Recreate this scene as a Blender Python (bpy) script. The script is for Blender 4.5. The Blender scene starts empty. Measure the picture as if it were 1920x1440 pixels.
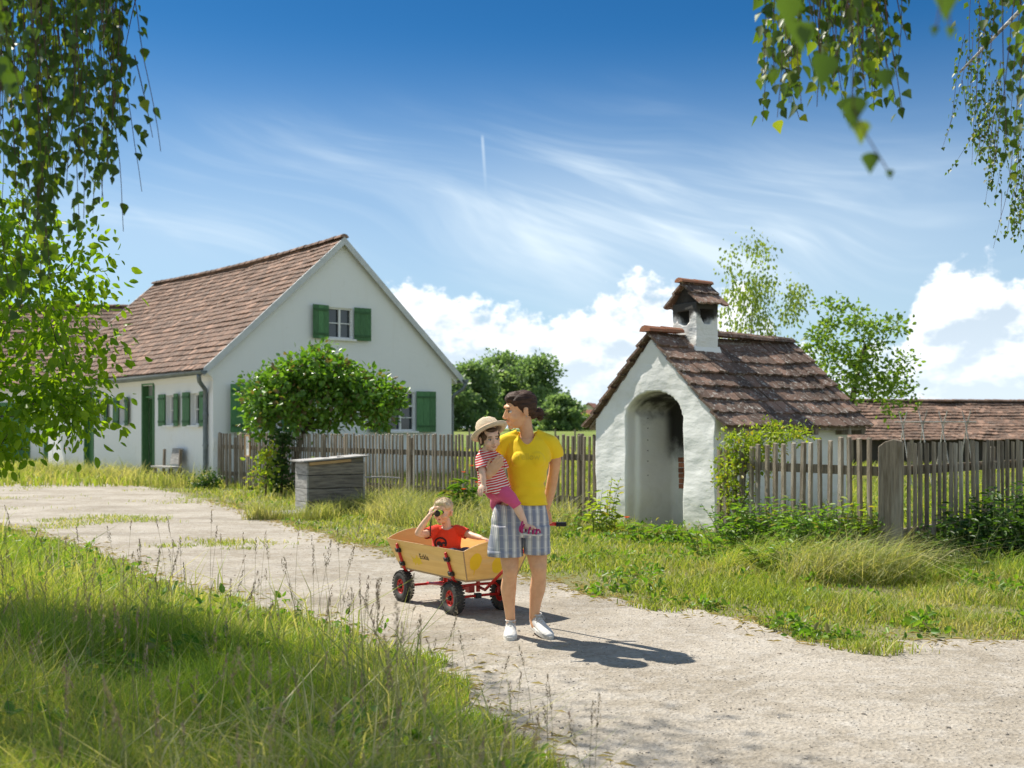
import bpy, bmesh, math, random
import numpy as np
from mathutils import Vector, Matrix
from mathutils import noise as mnoise
from mathutils.geometry import tessellate_polygon
from mathutils.bvhtree import BVHTree
R = math.radians
sc = bpy.context.scene
random.seed(7); rng = np.random.default_rng(7)

# ---------------------------------------------------------------- camera
FPX, HC, HY = 2100.0, 1.42, 803.0
cd = bpy.data.cameras.new('camera'); cam = bpy.data.objects.new('camera', cd)
sc.collection.objects.link(cam); sc.camera = cam
cam.location = (0, 0, HC); cam.rotation_euler = (R(90), 0, 0)
cd.sensor_fit = 'HORIZONTAL'; cd.sensor_width = 36; cd.lens = 36 * FPX / 1920
cd.shift_y = (HY - 720) / 1920
cd.clip_start = 0.05; cd.clip_end = 6000
cd.dof.use_dof = True; cd.dof.focus_distance = 7.9; cd.dof.aperture_fstop = 3.2

# ---------------------------------------------------------------- light and sky
SUN = Vector((-0.78, 0.63, 0)).normalized() * math.cos(R(53)) + Vector((0, 0, math.sin(R(53))))
sl = bpy.data.lights.new('sun', 'SUN'); so = bpy.data.objects.new('sun', sl); sc.collection.objects.link(so)
sl.energy = 4.2; sl.angle = R(0.53); sl.color = (1, 0.94, 0.83)
so.rotation_euler = SUN.to_track_quat('Z', 'Y').to_euler()
sc.view_settings.view_transform = 'Standard'; sc.view_settings.look = 'None'
sc.view_settings.exposure = 0.84; sc.view_settings.gamma = 1

class NT:
    """small node-tree writer"""
    def __init__(s, tree): s.t = tree; s.n = tree.nodes; s.l = tree.links
    def new(s, typ, **kw):
        n = s.n.new(typ)
        for k, v in kw.items(): setattr(n, k, v)
        return n
    def put(s, sock, v):
        if v is None: return
        if isinstance(v, bpy.types.NodeSocket): s.l.new(v, sock)
        elif isinstance(v, (tuple, list)) and len(v) == 3 and sock.type == 'RGBA': sock.default_value = (*v, 1)
        else: sock.default_value = v
    def m(s, op, a, b=None, c=None, clamp=False):
        n = s.new('ShaderNodeMath', operation=op, use_clamp=clamp)
        for i, v in enumerate((a, b, c)): s.put(n.inputs[i], v)
        return n.outputs[0]
    def comb(s, x, y, z):
        n = s.new('ShaderNodeCombineXYZ')
        for i, v in enumerate((x, y, z)): s.put(n.inputs[i], v)
        return n.outputs[0]
    def sep(s, v):
        n = s.new('ShaderNodeSeparateXYZ'); s.put(n.inputs[0], v); return n.outputs
    def noise(s, vec, scale, detail=4, rough=.55, dist=0.0, col=False):
        n = s.new('ShaderNodeTexNoise'); s.put(n.inputs['Vector'], vec)
        n.inputs['Scale'].default_value = scale; n.inputs['Detail'].default_value = detail
        n.inputs['Roughness'].default_value = rough; n.inputs['Distortion'].default_value = dist
        return n.outputs['Color' if col else 'Fac']
    def ramp(s, f, a, b, lo=0.0, hi=1.0, smooth=True):
        n = s.new('ShaderNodeMapRange'); n.interpolation_type = 'SMOOTHSTEP' if smooth else 'LINEAR'
        s.put(n.inputs[0], f); s.put(n.inputs[1], a); s.put(n.inputs[2], b); s.put(n.inputs[3], lo); s.put(n.inputs[4], hi)
        return n.outputs[0]
    def mix(s, f, a, b, mode='MIX'):
        n = s.new('ShaderNodeMix', data_type='RGBA', blend_type=mode)
        s.put(n.inputs[0], f); s.put(n.inputs[6], a); s.put(n.inputs[7], b); return n.outputs[2]
    def map(s, vec, scale=(1, 1, 1), rot=(0, 0, 0), loc=(0, 0, 0)):
        n = s.new('ShaderNodeMapping'); s.put(n.inputs[0], vec)
        n.inputs['Scale'].default_value = scale; n.inputs['Rotation'].default_value = rot; n.inputs['Location'].default_value = loc
        return n.outputs[0]

def build_world():
    w = bpy.data.worlds.new('World'); sc.world = w; w.use_nodes = True
    N = NT(w.node_tree); N.n.clear()
    out = N.new('ShaderNodeOutputWorld'); bg = N.new('ShaderNodeBackground'); N.l.new(bg.outputs[0], out.inputs[0])
    sky = N.new('ShaderNodeTexSky', sky_type='NISHITA'); sky.sun_disc = False
    sky.sun_elevation = R(53); sky.sun_rotation = math.atan2(SUN.x, SUN.y)
    sky.air_density = 1.0; sky.dust_density = 0.6; sky.ozone_density = 2.5; sky.altitude = 400
    d = N.new('ShaderNodeTexCoord').outputs['Generated']
    x, y, z = N.sep(d)
    DEG = 180 / math.pi
    az = N.m('MULTIPLY', N.m('ARCTAN2', x, y), DEG); el = N.m('MULTIPLY', N.m('ARCSINE', z), DEG)
    hs = N.new('ShaderNodeHueSaturation'); N.put(hs.inputs['Color'], sky.outputs[0]); hs.inputs['Saturation'].default_value = 1.25
    col = hs.outputs[0]
    col = N.mix(1.0, col, (0.27, 0.48, 0.57), 'MULTIPLY')
    # the clear blue darkens towards the zenith
    col = N.mix(N.ramp(el, 10, 25, 0, 0.68), col, N.mix(1.0, col, (0.17, 0.58, 0.70), 'MULTIPLY'))
    P = N.comb(az, el, 0)
    # high thin cirrus, drawn out in long streaks
    wv = N.noise(N.map(P, (0.05, 0.09, 1)), 1.0, 1, .5, col=True)
    Pw = N.new('ShaderNodeVectorMath', operation='MULTIPLY_ADD'); N.put(Pw.inputs[0], wv); Pw.inputs[1].default_value = (9, 9, 0); N.put(Pw.inputs[2], P)
    st = N.noise(N.map(N.map(Pw.outputs[0], (1, 1, 1), (0, 0, R(20))), (0.055, 0.30, 1), (0, 0, 0), (3.1, .4, 0)), 1.0, 5, .55)
    st2 = N.noise(N.map(N.map(Pw.outputs[0], (1, 1, 1), (0, 0, R(12))), (0.06, 0.9, 1), (0, 0, 0), (7.1, 3, 0)), 1.0, 3, .6)
    big = N.noise(N.map(P, (0.055, 0.10, 1), (0, 0, 0), (2.2, 4.7, 0)), 1.0, 2, .5)
    def blob(pts, base=0.0):
        acc = base
        for (px, py, rx, ry, amp) in pts:
            a0 = math.degrees(math.atan((px - 960) / FPX)); e0 = math.degrees(math.atan((HY - py) / FPX * math.cos(math.radians(a0))))
            sx = 1 / (rx / 36.6); sy = 1 / (ry / 36.6)
            dx = N.m('MULTIPLY', N.m('SUBTRACT', az2, a0), sx); dy = N.m('MULTIPLY', N.m('SUBTRACT', el2, e0), sy)
            q = N.m('ADD', N.m('MULTIPLY', dx, dx), N.m('MULTIPLY', dy, dy))
            g = N.m('MULTIPLY', N.m('EXPONENT', N.m('MULTIPLY', q, -1.0)), amp)
            acc = g if acc == 0.0 else N.m('ADD', acc, g)
        return acc
    az2, el2 = az, el
    place = blob([(600, 300, 300, 70, .36), (330, 430, 330, 80, .60), (1040, 370, 210, 100, .60), (1400, 430, 400, 110, 1.0)])
    low = N.ramp(el, 20, 3, 0.0, 0.52)
    cir = N.m('ADD', N.m('MULTIPLY', N.ramp(st, .44, .78), .6), N.m('MULTIPLY', N.ramp(st2, .45, .8), .28))
    cir = N.m('MULTIPLY', cir, N.m('ADD', N.m('MULTIPLY', place, 1.25), N.ramp(big, .55, .8, 0, .22)))
    soft = N.m('MULTIPLY', place, .22)
    cir = N.m('ADD', N.m('ADD', cir, low), soft)
    # one short vapour trail
    tx = N.m('SUBTRACT', az, N.m('MULTIPLY_ADD', N.m('SUBTRACT', el, 13.2), -0.07, -1.42))
    trail = N.m('MULTIPLY', N.ramp(N.m('ABSOLUTE', tx), .02, .12, 1, 0), N.m('MULTIPLY', N.ramp(el, 11.6, 14.4, 0, .32), N.ramp(el, 14.45, 14.75, 1, 0)))
    cir = N.m('ADD', cir, trail)
    fill_veil = N.m('MULTIPLY', N.ramp(N.m('ABSOLUTE', az), 45, 100, 0, .40), N.ramp(el, -2, 4))      # unseen bright haze added beside and behind the camera as fill light
    cir = N.m('MINIMUM', N.m('MAXIMUM', N.m('ADD', cir, fill_veil), 0.0), 0.93)
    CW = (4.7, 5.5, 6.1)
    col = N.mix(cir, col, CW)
    # heaped white cumulus low over the horizon: cloud-top height along the horizon, broken up by noise
    tops = [(-900, 600), (-300, 640), (150, 640), (420, 590), (640, 520), (760, 512), (860, 530), (930, 560), (1040, 570), (1100, 575), (1140, 530), (1195, 495), (1250, 530), (1300, 580),
            (1345, 530), (1385, 500), (1425, 545), (1480, 630), (1600, 655), (1680, 620), (1722, 525), (1780, 468), (1850, 470), (1895, 520), (1990, 520), (2200, 560), (3000, 600)]
    def top(azs):
        rp = N.new('ShaderNodeValToRGB'); cr = rp.color_ramp; cr.interpolation = 'B_SPLINE' if False else 'EASE'
        while len(cr.elements) > 1: cr.elements.remove(cr.elements[-1])
        for i, (px, py) in enumerate(tops):
            a0 = math.degrees(math.atan((px - 960) / FPX)); e0 = math.degrees(math.atan((HY - py) / FPX * math.cos(math.radians(a0))))
            e = cr.elements[0] if i == 0 else cr.elements.new(min(1, (a0 + 50) / 100)); e.position = min(1, max(0, (a0 + 50) / 100)); e.color = (e0 / 20,) * 3 + (1,)
        N.put(rp.inputs[0], N.m('MULTIPLY_ADD', azs, .01, .5))
        return N.m('MULTIPLY', rp.outputs[0], 20.0)
    def cumul(off, det, fine):
        az_o = N.m('ADD', az, off[0]); el_o = N.m('ADD', el, off[1])
        Q = N.comb(az_o, el_o, 0)
        dn = N.noise(N.map(Q, (1, 1.5, 1)), 0.40, det, .6)
        d_ = N.m('ADD', N.m('MULTIPLY', N.m('SUBTRACT', top(az_o), el_o), .62), N.m('MULTIPLY', N.m('SUBTRACT', dn, .5), 3.0))
        if fine: d_ = N.m('ADD', d_, N.m('MULTIPLY', N.m('SUBTRACT', N.noise(Q, 1.5, 3, .6), .5), .9))
        return N.m('MINIMUM', d_, N.m('MULTIPLY_ADD', N.m('SUBTRACT', dn, .5), 4.5, 1.5))
    dens = cumul((0, 0), 6, True); dens_s = cumul((-.55, .8), 3, False)
    mask = N.m('MULTIPLY', N.ramp(dens, .15, .75), N.ramp(el, 14, 12))
    lit = N.ramp(N.m('SUBTRACT', dens, dens_s), -.35, .75, 0, 1)
    ccol = N.mix(lit, (3.7, 4.4, 5.1), (7.2, 7.35, 7.5))
    ccol = N.mix(N.ramp(el, .5, 7, .7, 0), ccol, (5.0, 5.7, 6.3))
    col = N.mix(N.m('MULTIPLY', mask, .96), col, ccol)
    w.cycles.sampling_method = 'MANUAL'; w.cycles.sample_map_resolution = 512
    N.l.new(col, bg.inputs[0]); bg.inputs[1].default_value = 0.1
build_world()

# ---------------------------------------------------------------- mesh helpers
col_ = sc.collection
def at(px, py, Z): return Vector(((px - 960) / FPX * Z, Z, HC + (HY - py) / FPX * Z))
def gnd(px, py):
    Z = FPX * HC / (py - HY); return ((px - 960) / FPX * Z, Z)

def tag(o, label=None, cat=None, group=None, kind=None):
    if label: o['label'] = label
    if cat: o['category'] = cat
    if group: o['group'] = group
    if kind: o['kind'] = kind
    return o
def empty(name, loc=(0, 0, 0), rz=0.0, label=None, cat=None, group=None):
    o = bpy.data.objects.new(name, None); col_.objects.link(o); o.location = loc; o.rotation_euler = (0, 0, rz)
    o.empty_display_size = .1
    return tag(o, label, cat, group)
def link(name, me, mat=None, parent=None, smooth=False):
    o = bpy.data.objects.new(name, me); col_.objects.link(o)
    if mat is not None:
        for mm in (mat if isinstance(mat, (list, tuple)) else [mat]): me.materials.append(mm)
    if smooth: me.shade_smooth()
    if parent is not None: o.parent = parent
    return o
def bake(o):
    dg = bpy.context.evaluated_depsgraph_get(); dg.update()
    me = bpy.data.meshes.new_from_object(o.evaluated_get(dg), depsgraph=dg)
    old = o.data; o.modifiers.clear(); o.data = me; bpy.data.meshes.remove(old)
    return o
def mesh_np(name, V, F, mat, parent=None, rnd=None, smooth=False):
    """V (N,3), F (M,k) equal-sized faces, rnd (M,) per-face number"""
    me = bpy.data.meshes.new(name); V = np.asarray(V, np.float32); F = np.asarray(F, np.int32); M, k = F.shape
    me.vertices.add(len(V)); me.vertices.foreach_set('co', V.ravel())
    me.loops.add(M * k); me.loops.foreach_set('vertex_index', F.ravel())
    me.polygons.add(M); me.polygons.foreach_set('loop_start', np.arange(M, dtype=np.int32) * k)
    me.update(calc_edges=True)
    if rnd is not None:
        a = me.attributes.new('rnd', 'FLOAT', 'FACE'); a.data.foreach_set('value', np.asarray(rnd, np.float32))
    return link(name, me, mat, parent, smooth)

class MB:
    """collects shapes, then builds ONE mesh object"""
    def __init__(s): s.v = []; s.f = []; s.r = []; s.mi = []
    def add(s, V, F, r=None, mi=0):
        n = len(s.v); s.v.extend([tuple(v) for v in V]); r = random.random() if r is None else r
        for f in F: s.f.append([i + n for i in f]); s.r.append(r); s.mi.append(mi)
    def box(s, c, size, rot=None, r=None, mi=0, taper=1.0):
        hx, hy, hz = size[0] / 2, size[1] / 2, size[2] / 2; V = []
        for zz, k in ((-hz, 1.0), (hz, taper)):
            for xx, yy in ((-hx, -hy), (hx, -hy), (hx, hy), (-hx, hy)):
                p = Vector((xx * k, yy * k, zz))
                if rot is not None: p = rot @ p
                V.append(p + Vector(c))
        s.add(V, [(3, 2, 1, 0), (4, 5, 6, 7), (0, 1, 5, 4), (1, 2, 6, 5), (2, 3, 7, 6), (3, 0, 4, 7)], r, mi)
    def bar(s, a, b, w, h=None, r=None, mi=0, up=(0, 0, 1)):
        a = Vector(a); b = Vector(b); d = b - a; L = d.length; h = w if h is None else h
        z = d.normalized(); x = Vector(up).cross(z)
        if x.length < 1e-4: x = Vector((1, 0, 0))
        x.normalize(); y = z.cross(x); M = Matrix((x, y, z)).transposed()
        s.box((a + b) / 2, (w, h, L), M, r, mi)
    def tube(s, pts, rad, n=8, cap=True, r=None, mi=0, sq=1.0):
        pts = [Vector(p) for p in pts]; rad = [rad] * len(pts) if not isinstance(rad, (list, tuple)) else rad
        V = []; F = []; prev = None
        for i, p in enumerate(pts):
            t = (pts[min(i + 1, len(pts) - 1)] - pts[max(i - 1, 0)]).normalized()
            if prev is None:
                x = t.orthogonal().normalized()
            else:
                x = (prev - t * prev.dot(t)); x = x.normalized() if x.length > 1e-5 else t.orthogonal().normalized()
            prev = x; y = t.cross(x)
            for k in range(n):
                a = 2 * math.pi * k / n; V.append(p + (x * math.cos(a) + y * math.sin(a) * sq) * rad[i])
        m = len(pts)
        for i in range(m - 1):
            for k in range(n):
                k2 = (k + 1) % n; F.append((i * n + k, i * n + k2, (i + 1) * n + k2, (i + 1) * n + k))
        if cap: F.append(tuple(range(n - 1, -1, -1))); F.append(tuple((m - 1) * n + k for k in range(n)))
        s.add(V, F, r, mi)
    def ell(s, c, rad, rot=None, n=12, m=8, r=None, mi=0):
        V = []; F = []; c = Vector(c)
        for i in range(m + 1):
            ph = math.pi * i / m
            for k in range(n):
                th = 2 * math.pi * k / n
                p = Vector((rad[0] * math.sin(ph) * math.cos(th), rad[1] * math.sin(ph) * math.sin(th), rad[2] * math.cos(ph)))
                if rot is not None: p = rot @ p
                V.append(c + p)
        for i in range(m):
            for k in range(n):
                k2 = (k + 1) % n; F.append((i * n + k, (i + 1) * n + k, (i + 1) * n + k2, i * n + k2))
        s.add(V, F, r, mi)
    def prism(s, poly, axis, a, b, r=None, mi=0):
        """2-D outline extruded along axis from a to b; outline in the other two axes in xyz order"""
        def P(u, v, w): return (w, u, v) if axis == 'x' else ((u, w, v) if axis == 'y' else (u, v, w))
        n = len(poly); V = [P(u, v, a) for u, v in poly] + [P(u, v, b) for u, v in poly]
        F = [tuple(range(n)), tuple(range(2 * n - 1, n - 1, -1))] + [(i, n + i, n + (i + 1) % n, (i + 1) % n) for i in range(n)]
        s.add(V, F, r, mi)
    def lathe(s, prof, c, axis=(0, 0, 1), n=24, r=None, mi=0, close=False):
        z = Vector(axis).normalized(); x = z.orthogonal().normalized(); y = z.cross(x); c = Vector(c); V = []; F = []
        for (rr, h) in prof:
            for k in range(n):
                a = 2 * math.pi * k / n; V.append(c + z * h + (x * math.cos(a) + y * math.sin(a)) * rr)
        m = len(prof)
        for i in range(m if close else m - 1):
            i2 = (i + 1) % m
            for k in range(n):
                k2 = (k + 1) % n; F.append((i * n + k, i * n + k2, i2 * n + k2, i2 * n + k))
        s.add(V, F, r, mi)
    def build(s, name, mat=None, parent=None, smooth=False, bevel=0.0, fix=True):
        me = bpy.data.meshes.new(name); me.from_pydata(s.v, [], s.f)
        a = me.attributes.new('rnd', 'FLOAT', 'FACE'); a.data.foreach_set('value', s.r)
        if fix:
            bm = bmesh.new(); bm.from_mesh(me); bmesh.ops.recalc_face_normals(bm, faces=bm.faces); bm.to_mesh(me); bm.free()
        me.polygons.foreach_set('material_index', s.mi)
        o = link(name, me, mat, parent, smooth)
        if bevel:
            b = o.modifiers.new('b', 'BEVEL'); b.width = bevel; b.segments = 2; b.limit_method = 'ANGLE'
        return o
def cut(o, cutters):
    """boolean difference, baked; cutters is a list of MB"""
    obs = []
    for k in cutters:
        c = k.build('cutter'); obs.append(c)
        c.parent = o.parent
        b = o.modifiers.new('c', 'BOOLEAN'); b.object = c; b.operation = 'DIFFERENCE'; b.solver = 'EXACT'
    bake(o)
    for c in obs:
        me = c.data; bpy.data.objects.remove(c); bpy.data.meshes.remove(me)
    return o

# ---------------------------------------------------------------- materials
def base_mat(name):
    m = bpy.data.materials.new(name); m.use_nodes = True; N = NT(m.node_tree)
    return m, N, m.node_tree.nodes['Principled BSDF']
def mat(name, c1, c2=None, scale=8, rough=.7, bump=0.0, bscale=30, rv=0.0, stretch=(1, 1, 1), metal=0, spec=.3, detail=5, sheen=0, c3=None):
    """base colour c1..c2 by object-space noise, per-face 'rnd' darkening rv, bump"""
    m, N, b = base_mat(name)
    tc = N.new('ShaderNodeTexCoord').outputs['Object']
    v = N.map(tc, stretch)
    c = N.mix(N.ramp(N.noise(v, scale, detail, .6), .3, .7), c1, c2 or c1)
    if c3: c = N.mix(N.ramp(N.noise(v, scale * .23, 3, .6), .52, .7), c, c3)
    if rv:
        at_ = N.new('ShaderNodeAttribute', attribute_name='rnd').outputs['Fac']
        c = N.mix(1.0, c, N.comb(*[N.m('MULTIPLY_ADD', at_, 2 * rv, 1 - rv)] * 3), 'MULTIPLY')
    N.put(b.inputs['Base Color'], c); b.inputs['Roughness'].default_value = rough; b.inputs['Metallic'].default_value = metal
    b.inputs['Specular IOR Level'].default_value = spec
    if sheen: b.inputs['Sheen Weight'].default_value = sheen
    if bump:
        bp = N.new('ShaderNodeBump'); bp.inputs['Strength'].default_value = min(bump, 1); bp.inputs['Distance'].default_value = .02 * max(1, bump)
        N.put(bp.inputs['Height'], N.noise(v, bscale, 4, .6)); N.l.new(bp.outputs[0], b.inputs['Normal'])
    return m
def leaf_mat(name, c1, c2, trans=.45, tint=(1.15, 1.25, .45), rough=.42, pos=.0, c3=None, spec=.35):
    m, N, b = base_mat(name)
    at_ = N.new('ShaderNodeAttribute', attribute_name='rnd').outputs['Fac']
    c = N.mix(at_, c1, c2)
    if c3: c = N.mix(N.ramp(at_, .86, .93), c, c3)
    if pos:
        tc = N.new('ShaderNodeTexCoord').outputs['Object']
        c = N.mix(N.ramp(N.noise(tc, pos, 3, .6), .3, .7), c, N.mix(1.0, c, (.62, .72, .6), 'MULTIPLY'))
    N.put(b.inputs['Base Color'], c); b.inputs['Roughness'].default_value = rough; b.inputs['Specular IOR Level'].default_value = spec
    t = N.new('ShaderNodeBsdfTranslucent'); N.put(t.inputs[0], N.mix(1.0, c, tint, 'MULTIPLY'))
    t2 = N.new('ShaderNodeMixShader'); t2.inputs[0].default_value = trans
    N.l.new(b.outputs[0], t2.inputs[1]); N.l.new(t.outputs[0], t2.inputs[2])
    N.l.new(t2.outputs[0], m.node_tree.nodes['Material Output'].inputs[0])
    return m
def plaster(name, c=(.80, .80, .78), grime=(.62, .60, .54), bscale=6, bstr=.5, dirt_h=.5, bdist=.02):
    m, N, b = base_mat(name)
    tc = N.new('ShaderNodeTexCoord').outputs['Object']; x, y, z = N.sep(tc)
    n1 = N.noise(tc, 1.3, 5, .6); n2 = N.noise(tc, 9, 5, .65)
    low = N.ramp(N.m('ADD', z, N.m('MULTIPLY', n2, -.5)), -.3, dirt_h, 1, 0)
    sk = N.ramp(N.noise(N.map(tc, (2.2, 2.2, .22)), 2.0, 5, .65), .55, .80, 0, .30)
    low = N.m('MAXIMUM', low, sk)
    f = N.m('MAXIMUM', N.m('MULTIPLY', low, .8), N.ramp(N.m('MULTIPLY_ADD', n2, .5, n1), .82, 1.05, 0, .45))
    N.put(b.inputs['Base Color'], N.mix(f, c, grime)); b.inputs['Roughness'].default_value = .9; b.inputs['Specular IOR Level'].default_value = .15
    h = N.m('ADD', N.noise(N.map(tc, (1, 1, 2.2)), bscale, 4, .5), N.m('MULTIPLY', N.noise(tc, 60, 3, .6), .08))
    bp = N.new('ShaderNodeBump'); bp.inputs['Strength'].default_value = bstr; bp.inputs['Distance'].default_value = bdist
    N.put(bp.inputs['Height'], h); N.l.new(bp.outputs[0], b.inputs['Normal'])
    return m
def tile_mat(name, a, b_, lichen, dark, amt=.5):
    m, N, b = base_mat(name)
    tc = N.new('ShaderNodeTexCoord').outputs['Object']; r = N.new('ShaderNodeAttribute', attribute_name='rnd').outputs['Fac']
    c = N.mix(r, a, b_)
    c = N.mix(N.ramp(r, .8, .95, 0, .7), c, tuple(min(1, k * 1.5) for k in b_))
    c = N.mix(N.ramp(N.noise(tc, 3.5, 5, .65), .45, .68, 0, .75), c, dark)
    c = N.mix(N.ramp(N.noise(tc, 17, 6, .75), .53, .66, 0, amt), c, lichen)
    N.put(b.inputs['Base Color'], c); b.inputs['Roughness'].default_value = .88; b.inputs['Specular IOR Level'].default_value = .2
    bp = N.new('ShaderNodeBump'); bp.inputs['Strength'].default_value = .5; bp.inputs['Distance'].default_value = .01
    N.put(bp.inputs['Height'], N.noise(tc, 40, 4, .6)); N.l.new(bp.outputs[0], b.inputs['Normal'])
    return m
M = {}
M['wall'] = plaster('lime_plaster', (.80, .81, .80), (.66, .64, .58), 2.5, .35)
M['gable'] = M['wall']
M['oven_wall'] = plaster('rough_limewash', (.82, .82, .80), (.60, .60, .52), 3.0, .55, .55, .035)
M['tile'] = tile_mat('roof_tiles', (.15, .095, .070), (.26, .16, .115), (.34, .31, .27), (.095, .07, .058), .85)
M['tile_old'] = tile_mat('mossy_tiles', (.12, .082, .064), (.215, .135, .10), (.50, .47, .42), (.06, .047, .04), 1.0)
M['tile_ridge'] = tile_mat('ridge_tiles', (.30, .12, .07), (.38, .17, .10), (.36, .34, .22), (.18, .12, .07), .5)
M['green'] = mat('green_paint', (.085, .215, .085), (.055, .155, .06), 9, .5, .35, 30, rv=.22, stretch=(3, 3, .6)); M['green_dk'] = mat('green_paint_dull', (.05, .13, .05), (.035, .10, .04), 9, .6)
M['white'] = mat('white_paint', (.80, .80, .78), (.72, .72, .70), 8, .45)
M['verge'] = mat('verge_board', (.60, .62, .62), (.50, .52, .53), 4, .6)
M['zinc'] = mat('zinc', (.20, .23, .24), (.13, .15, .16), 6, .45, metal=.6)
M['wood'] = mat('grey_wood', (.33, .275, .21), (.17, .135, .10), 5, .85, .6, 22, rv=.32, stretch=(8, 8, .7), c3=(.40, .365, .31))
M['plank'] = mat('plank_wood', (.24, .215, .18), (.10, .09, .08), 4, .85, .6, 25, rv=.4, stretch=(.8, .8, 9), c3=(.30, .285, .26))
M['plank_pale'] = mat('plank_pale', (.50, .48, .45), (.26, .25, .235), 4, .85, .5, 25, rv=.2, stretch=(1, 1, 6))
M['dark'] = mat('dark_inside', (.012, .012, .012), (.02, .018, .016), 4, .9)
M['soot'] = mat('soot', (.02, .018, .016), (.05, .045, .04), 7, .9, .3, 30)
M['pale_wood'] = mat('new_wood', (.50, .33, .16), (.42, .26, .12), 8, .6, stretch=(1, 1, 6))
M['bark'] = mat('bark', (.11, .085, .065), (.05, .04, .03), 12, .9, .8, 25, stretch=(1, 1, .3))
M['birch_bark'] = mat('birch_bark', (.55, .54, .50), (.10, .09, .08), 6, .8, .3, 20, stretch=(.6, .6, 5))
M['twig'] = mat('twig', (.11, .06, .045), (.06, .035, .03), 12, .7)
M['iron'] = mat('iron', (.03, .03, .03), (.05, .04, .035), 12, .6, metal=.4)
def glass_m():
    m, N, b = base_mat('window_glass'); b.inputs['Base Color'].default_value = (.035, .045, .05, 1)
    b.inputs['Roughness'].default_value = .06; b.inputs['Specular IOR Level'].default_value = .7; return m
M['glass'] = glass_m()
M['curtain'] = mat('curtain', (.52, .52, .50), (.36, .37, .38), 3, .9, stretch=(9, 9, .4))

# ---------------------------------------------------------------- ground and path
def terrain(y, x=0):
    t = min(max((y - 50) / 100, 0), 1); return 1.14 * t * t * (3 - 2 * t)
EX = [-3000, -1200, -500, -250, -140, -90] + list(range(-60, 61, 6)) + [90, 140, 250, 500, 1200, 3000]
EY = [-400, -100, -30, -10, 0, 5, 10, 20, 30, 40, 46, 50, 54, 58, 64, 70, 78, 86, 94, 102, 110, 120, 130, 140, 150, 170, 220, 300, 500, 900, 1800, 4500]
V = [(x, y, terrain(y)) for y in EY for x in EX]; nx = len(EX)
F = [(j * nx + i, j * nx + i + 1, (j + 1) * nx + i + 1, (j + 1) * nx + i) for j in range(len(EY) - 1) for i in range(nx - 1)]
def ground_mat():
    m, N, b = base_mat('meadow_soil'); tc = N.new('ShaderNodeTexCoord').outputs['Object']
    n1 = N.noise(tc, .22, 5, .6); n2 = N.noise(tc, 3.5, 5, .65); n3 = N.noise(tc, 40, 4, .7)
    c = N.mix(N.ramp(n2, .35, .65), (.20, .195, .085), (.27, .235, .14))
    c = N.mix(N.ramp(n1, .35, .65), c, (.17, .19, .07)); c = N.mix(N.ramp(n3, .5, .75, 0, .6), c, (.34, .30, .22))
    x, y, z = N.sep(tc)
    c = N.mix(N.ramp(y, 30, 60), c, N.mix(N.ramp(n1, .4, .6), (.16, .22, .05), (.21, .24, .075)))
    N.put(b.inputs['Base Color'], c); b.inputs['Roughness'].default_value = .95; b.inputs['Specular IOR Level'].default_value = .1
    bp = N.new('ShaderNodeBump'); bp.inputs['Strength'].default_value = .8; bp.inputs['Distance'].default_value = .03
    N.put(bp.inputs['Height'], n3); N.l.new(bp.outputs[0], b.inputs['Normal']); return m
me = bpy.data.meshes.new('ground'); me.from_pydata(V, [], F); tag(link('ground', me, ground_mat(), smooth=True), kind='structure')

def crom(pts, step):
    out = []
    P = [np.array(pts[0])] + [np.array(p, float) for p in pts] + [np.array(pts[-1])]
    for i in range(1, len(P) - 2):
        p0, p1, p2, p3 = P[i - 1], P[i], P[i + 1], P[i + 2]; n = max(2, int(np.linalg.norm(p2 - p1) / step))
        for k in range(n):
            t = k / n; out.append(.5 * ((2 * p1) + (-p0 + p2) * t + (2 * p0 - 5 * p1 + 4 * p2 - p3) * t * t + (-p0 + 3 * p1 - 3 * p2 + p3) * t ** 3))
    out.append(P[-2]); return out
far_px = [(0, 868), (130, 882), (240, 896), (300, 918), (430, 948), (520, 976), (700, 1030), (800, 1050), (1010, 1084), (1100, 1112), (1250, 1138), (1400, 1168), (1580, 1206), (1700, 1205), (1920, 1200)]
near_px = [(1010, 1440), (950, 1385), (880, 1315), (830, 1262), (720, 1215), (560, 1162), (400, 1126), (290, 1095), (200, 1042), (60, 1003), (0, 990)]
far_e = crom([(-34, 50), (-26, 48)] + [gnd(*p) for p in far_px] + [(6.2, 8.6), (14, 12)], .12)
near_e = crom([(.9, -6), (.5, 2)] + [gnd(*p) for p in near_px] + [(-12, 19), (-34, 27)], .12)
def wob(pts, amp):
    return [(p[0] + amp * (mnoise.noise(Vector((p[0] * 1.7, p[1] * 1.7, 3))) + .6 * mnoise.noise(Vector((p[0] * 6, p[1] * 6, 9)))),
             p[1] + amp * (mnoise.noise(Vector((p[0] * 1.7, p[1] * 1.7, 13))) + .6 * mnoise.noise(Vector((p[0] * 6, p[1] * 6, 19))))) for p in pts]
PATH = wob(far_e, .2) + [(14, -6)] + wob(near_e, .2)
PATHN = np.array(PATH)
def inside(x, y, poly):
    n = len(poly); c = np.zeros(x.shape, bool); j = n - 1
    for i in range(n):
        xi, yi = poly[i]; xj, yj = poly[j]
        if yi != yj: c ^= ((yi > y) != (yj > y)) & (x < (xj - xi) * (y - yi) / (yj - yi) + xi)
        j = i
    return c
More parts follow.
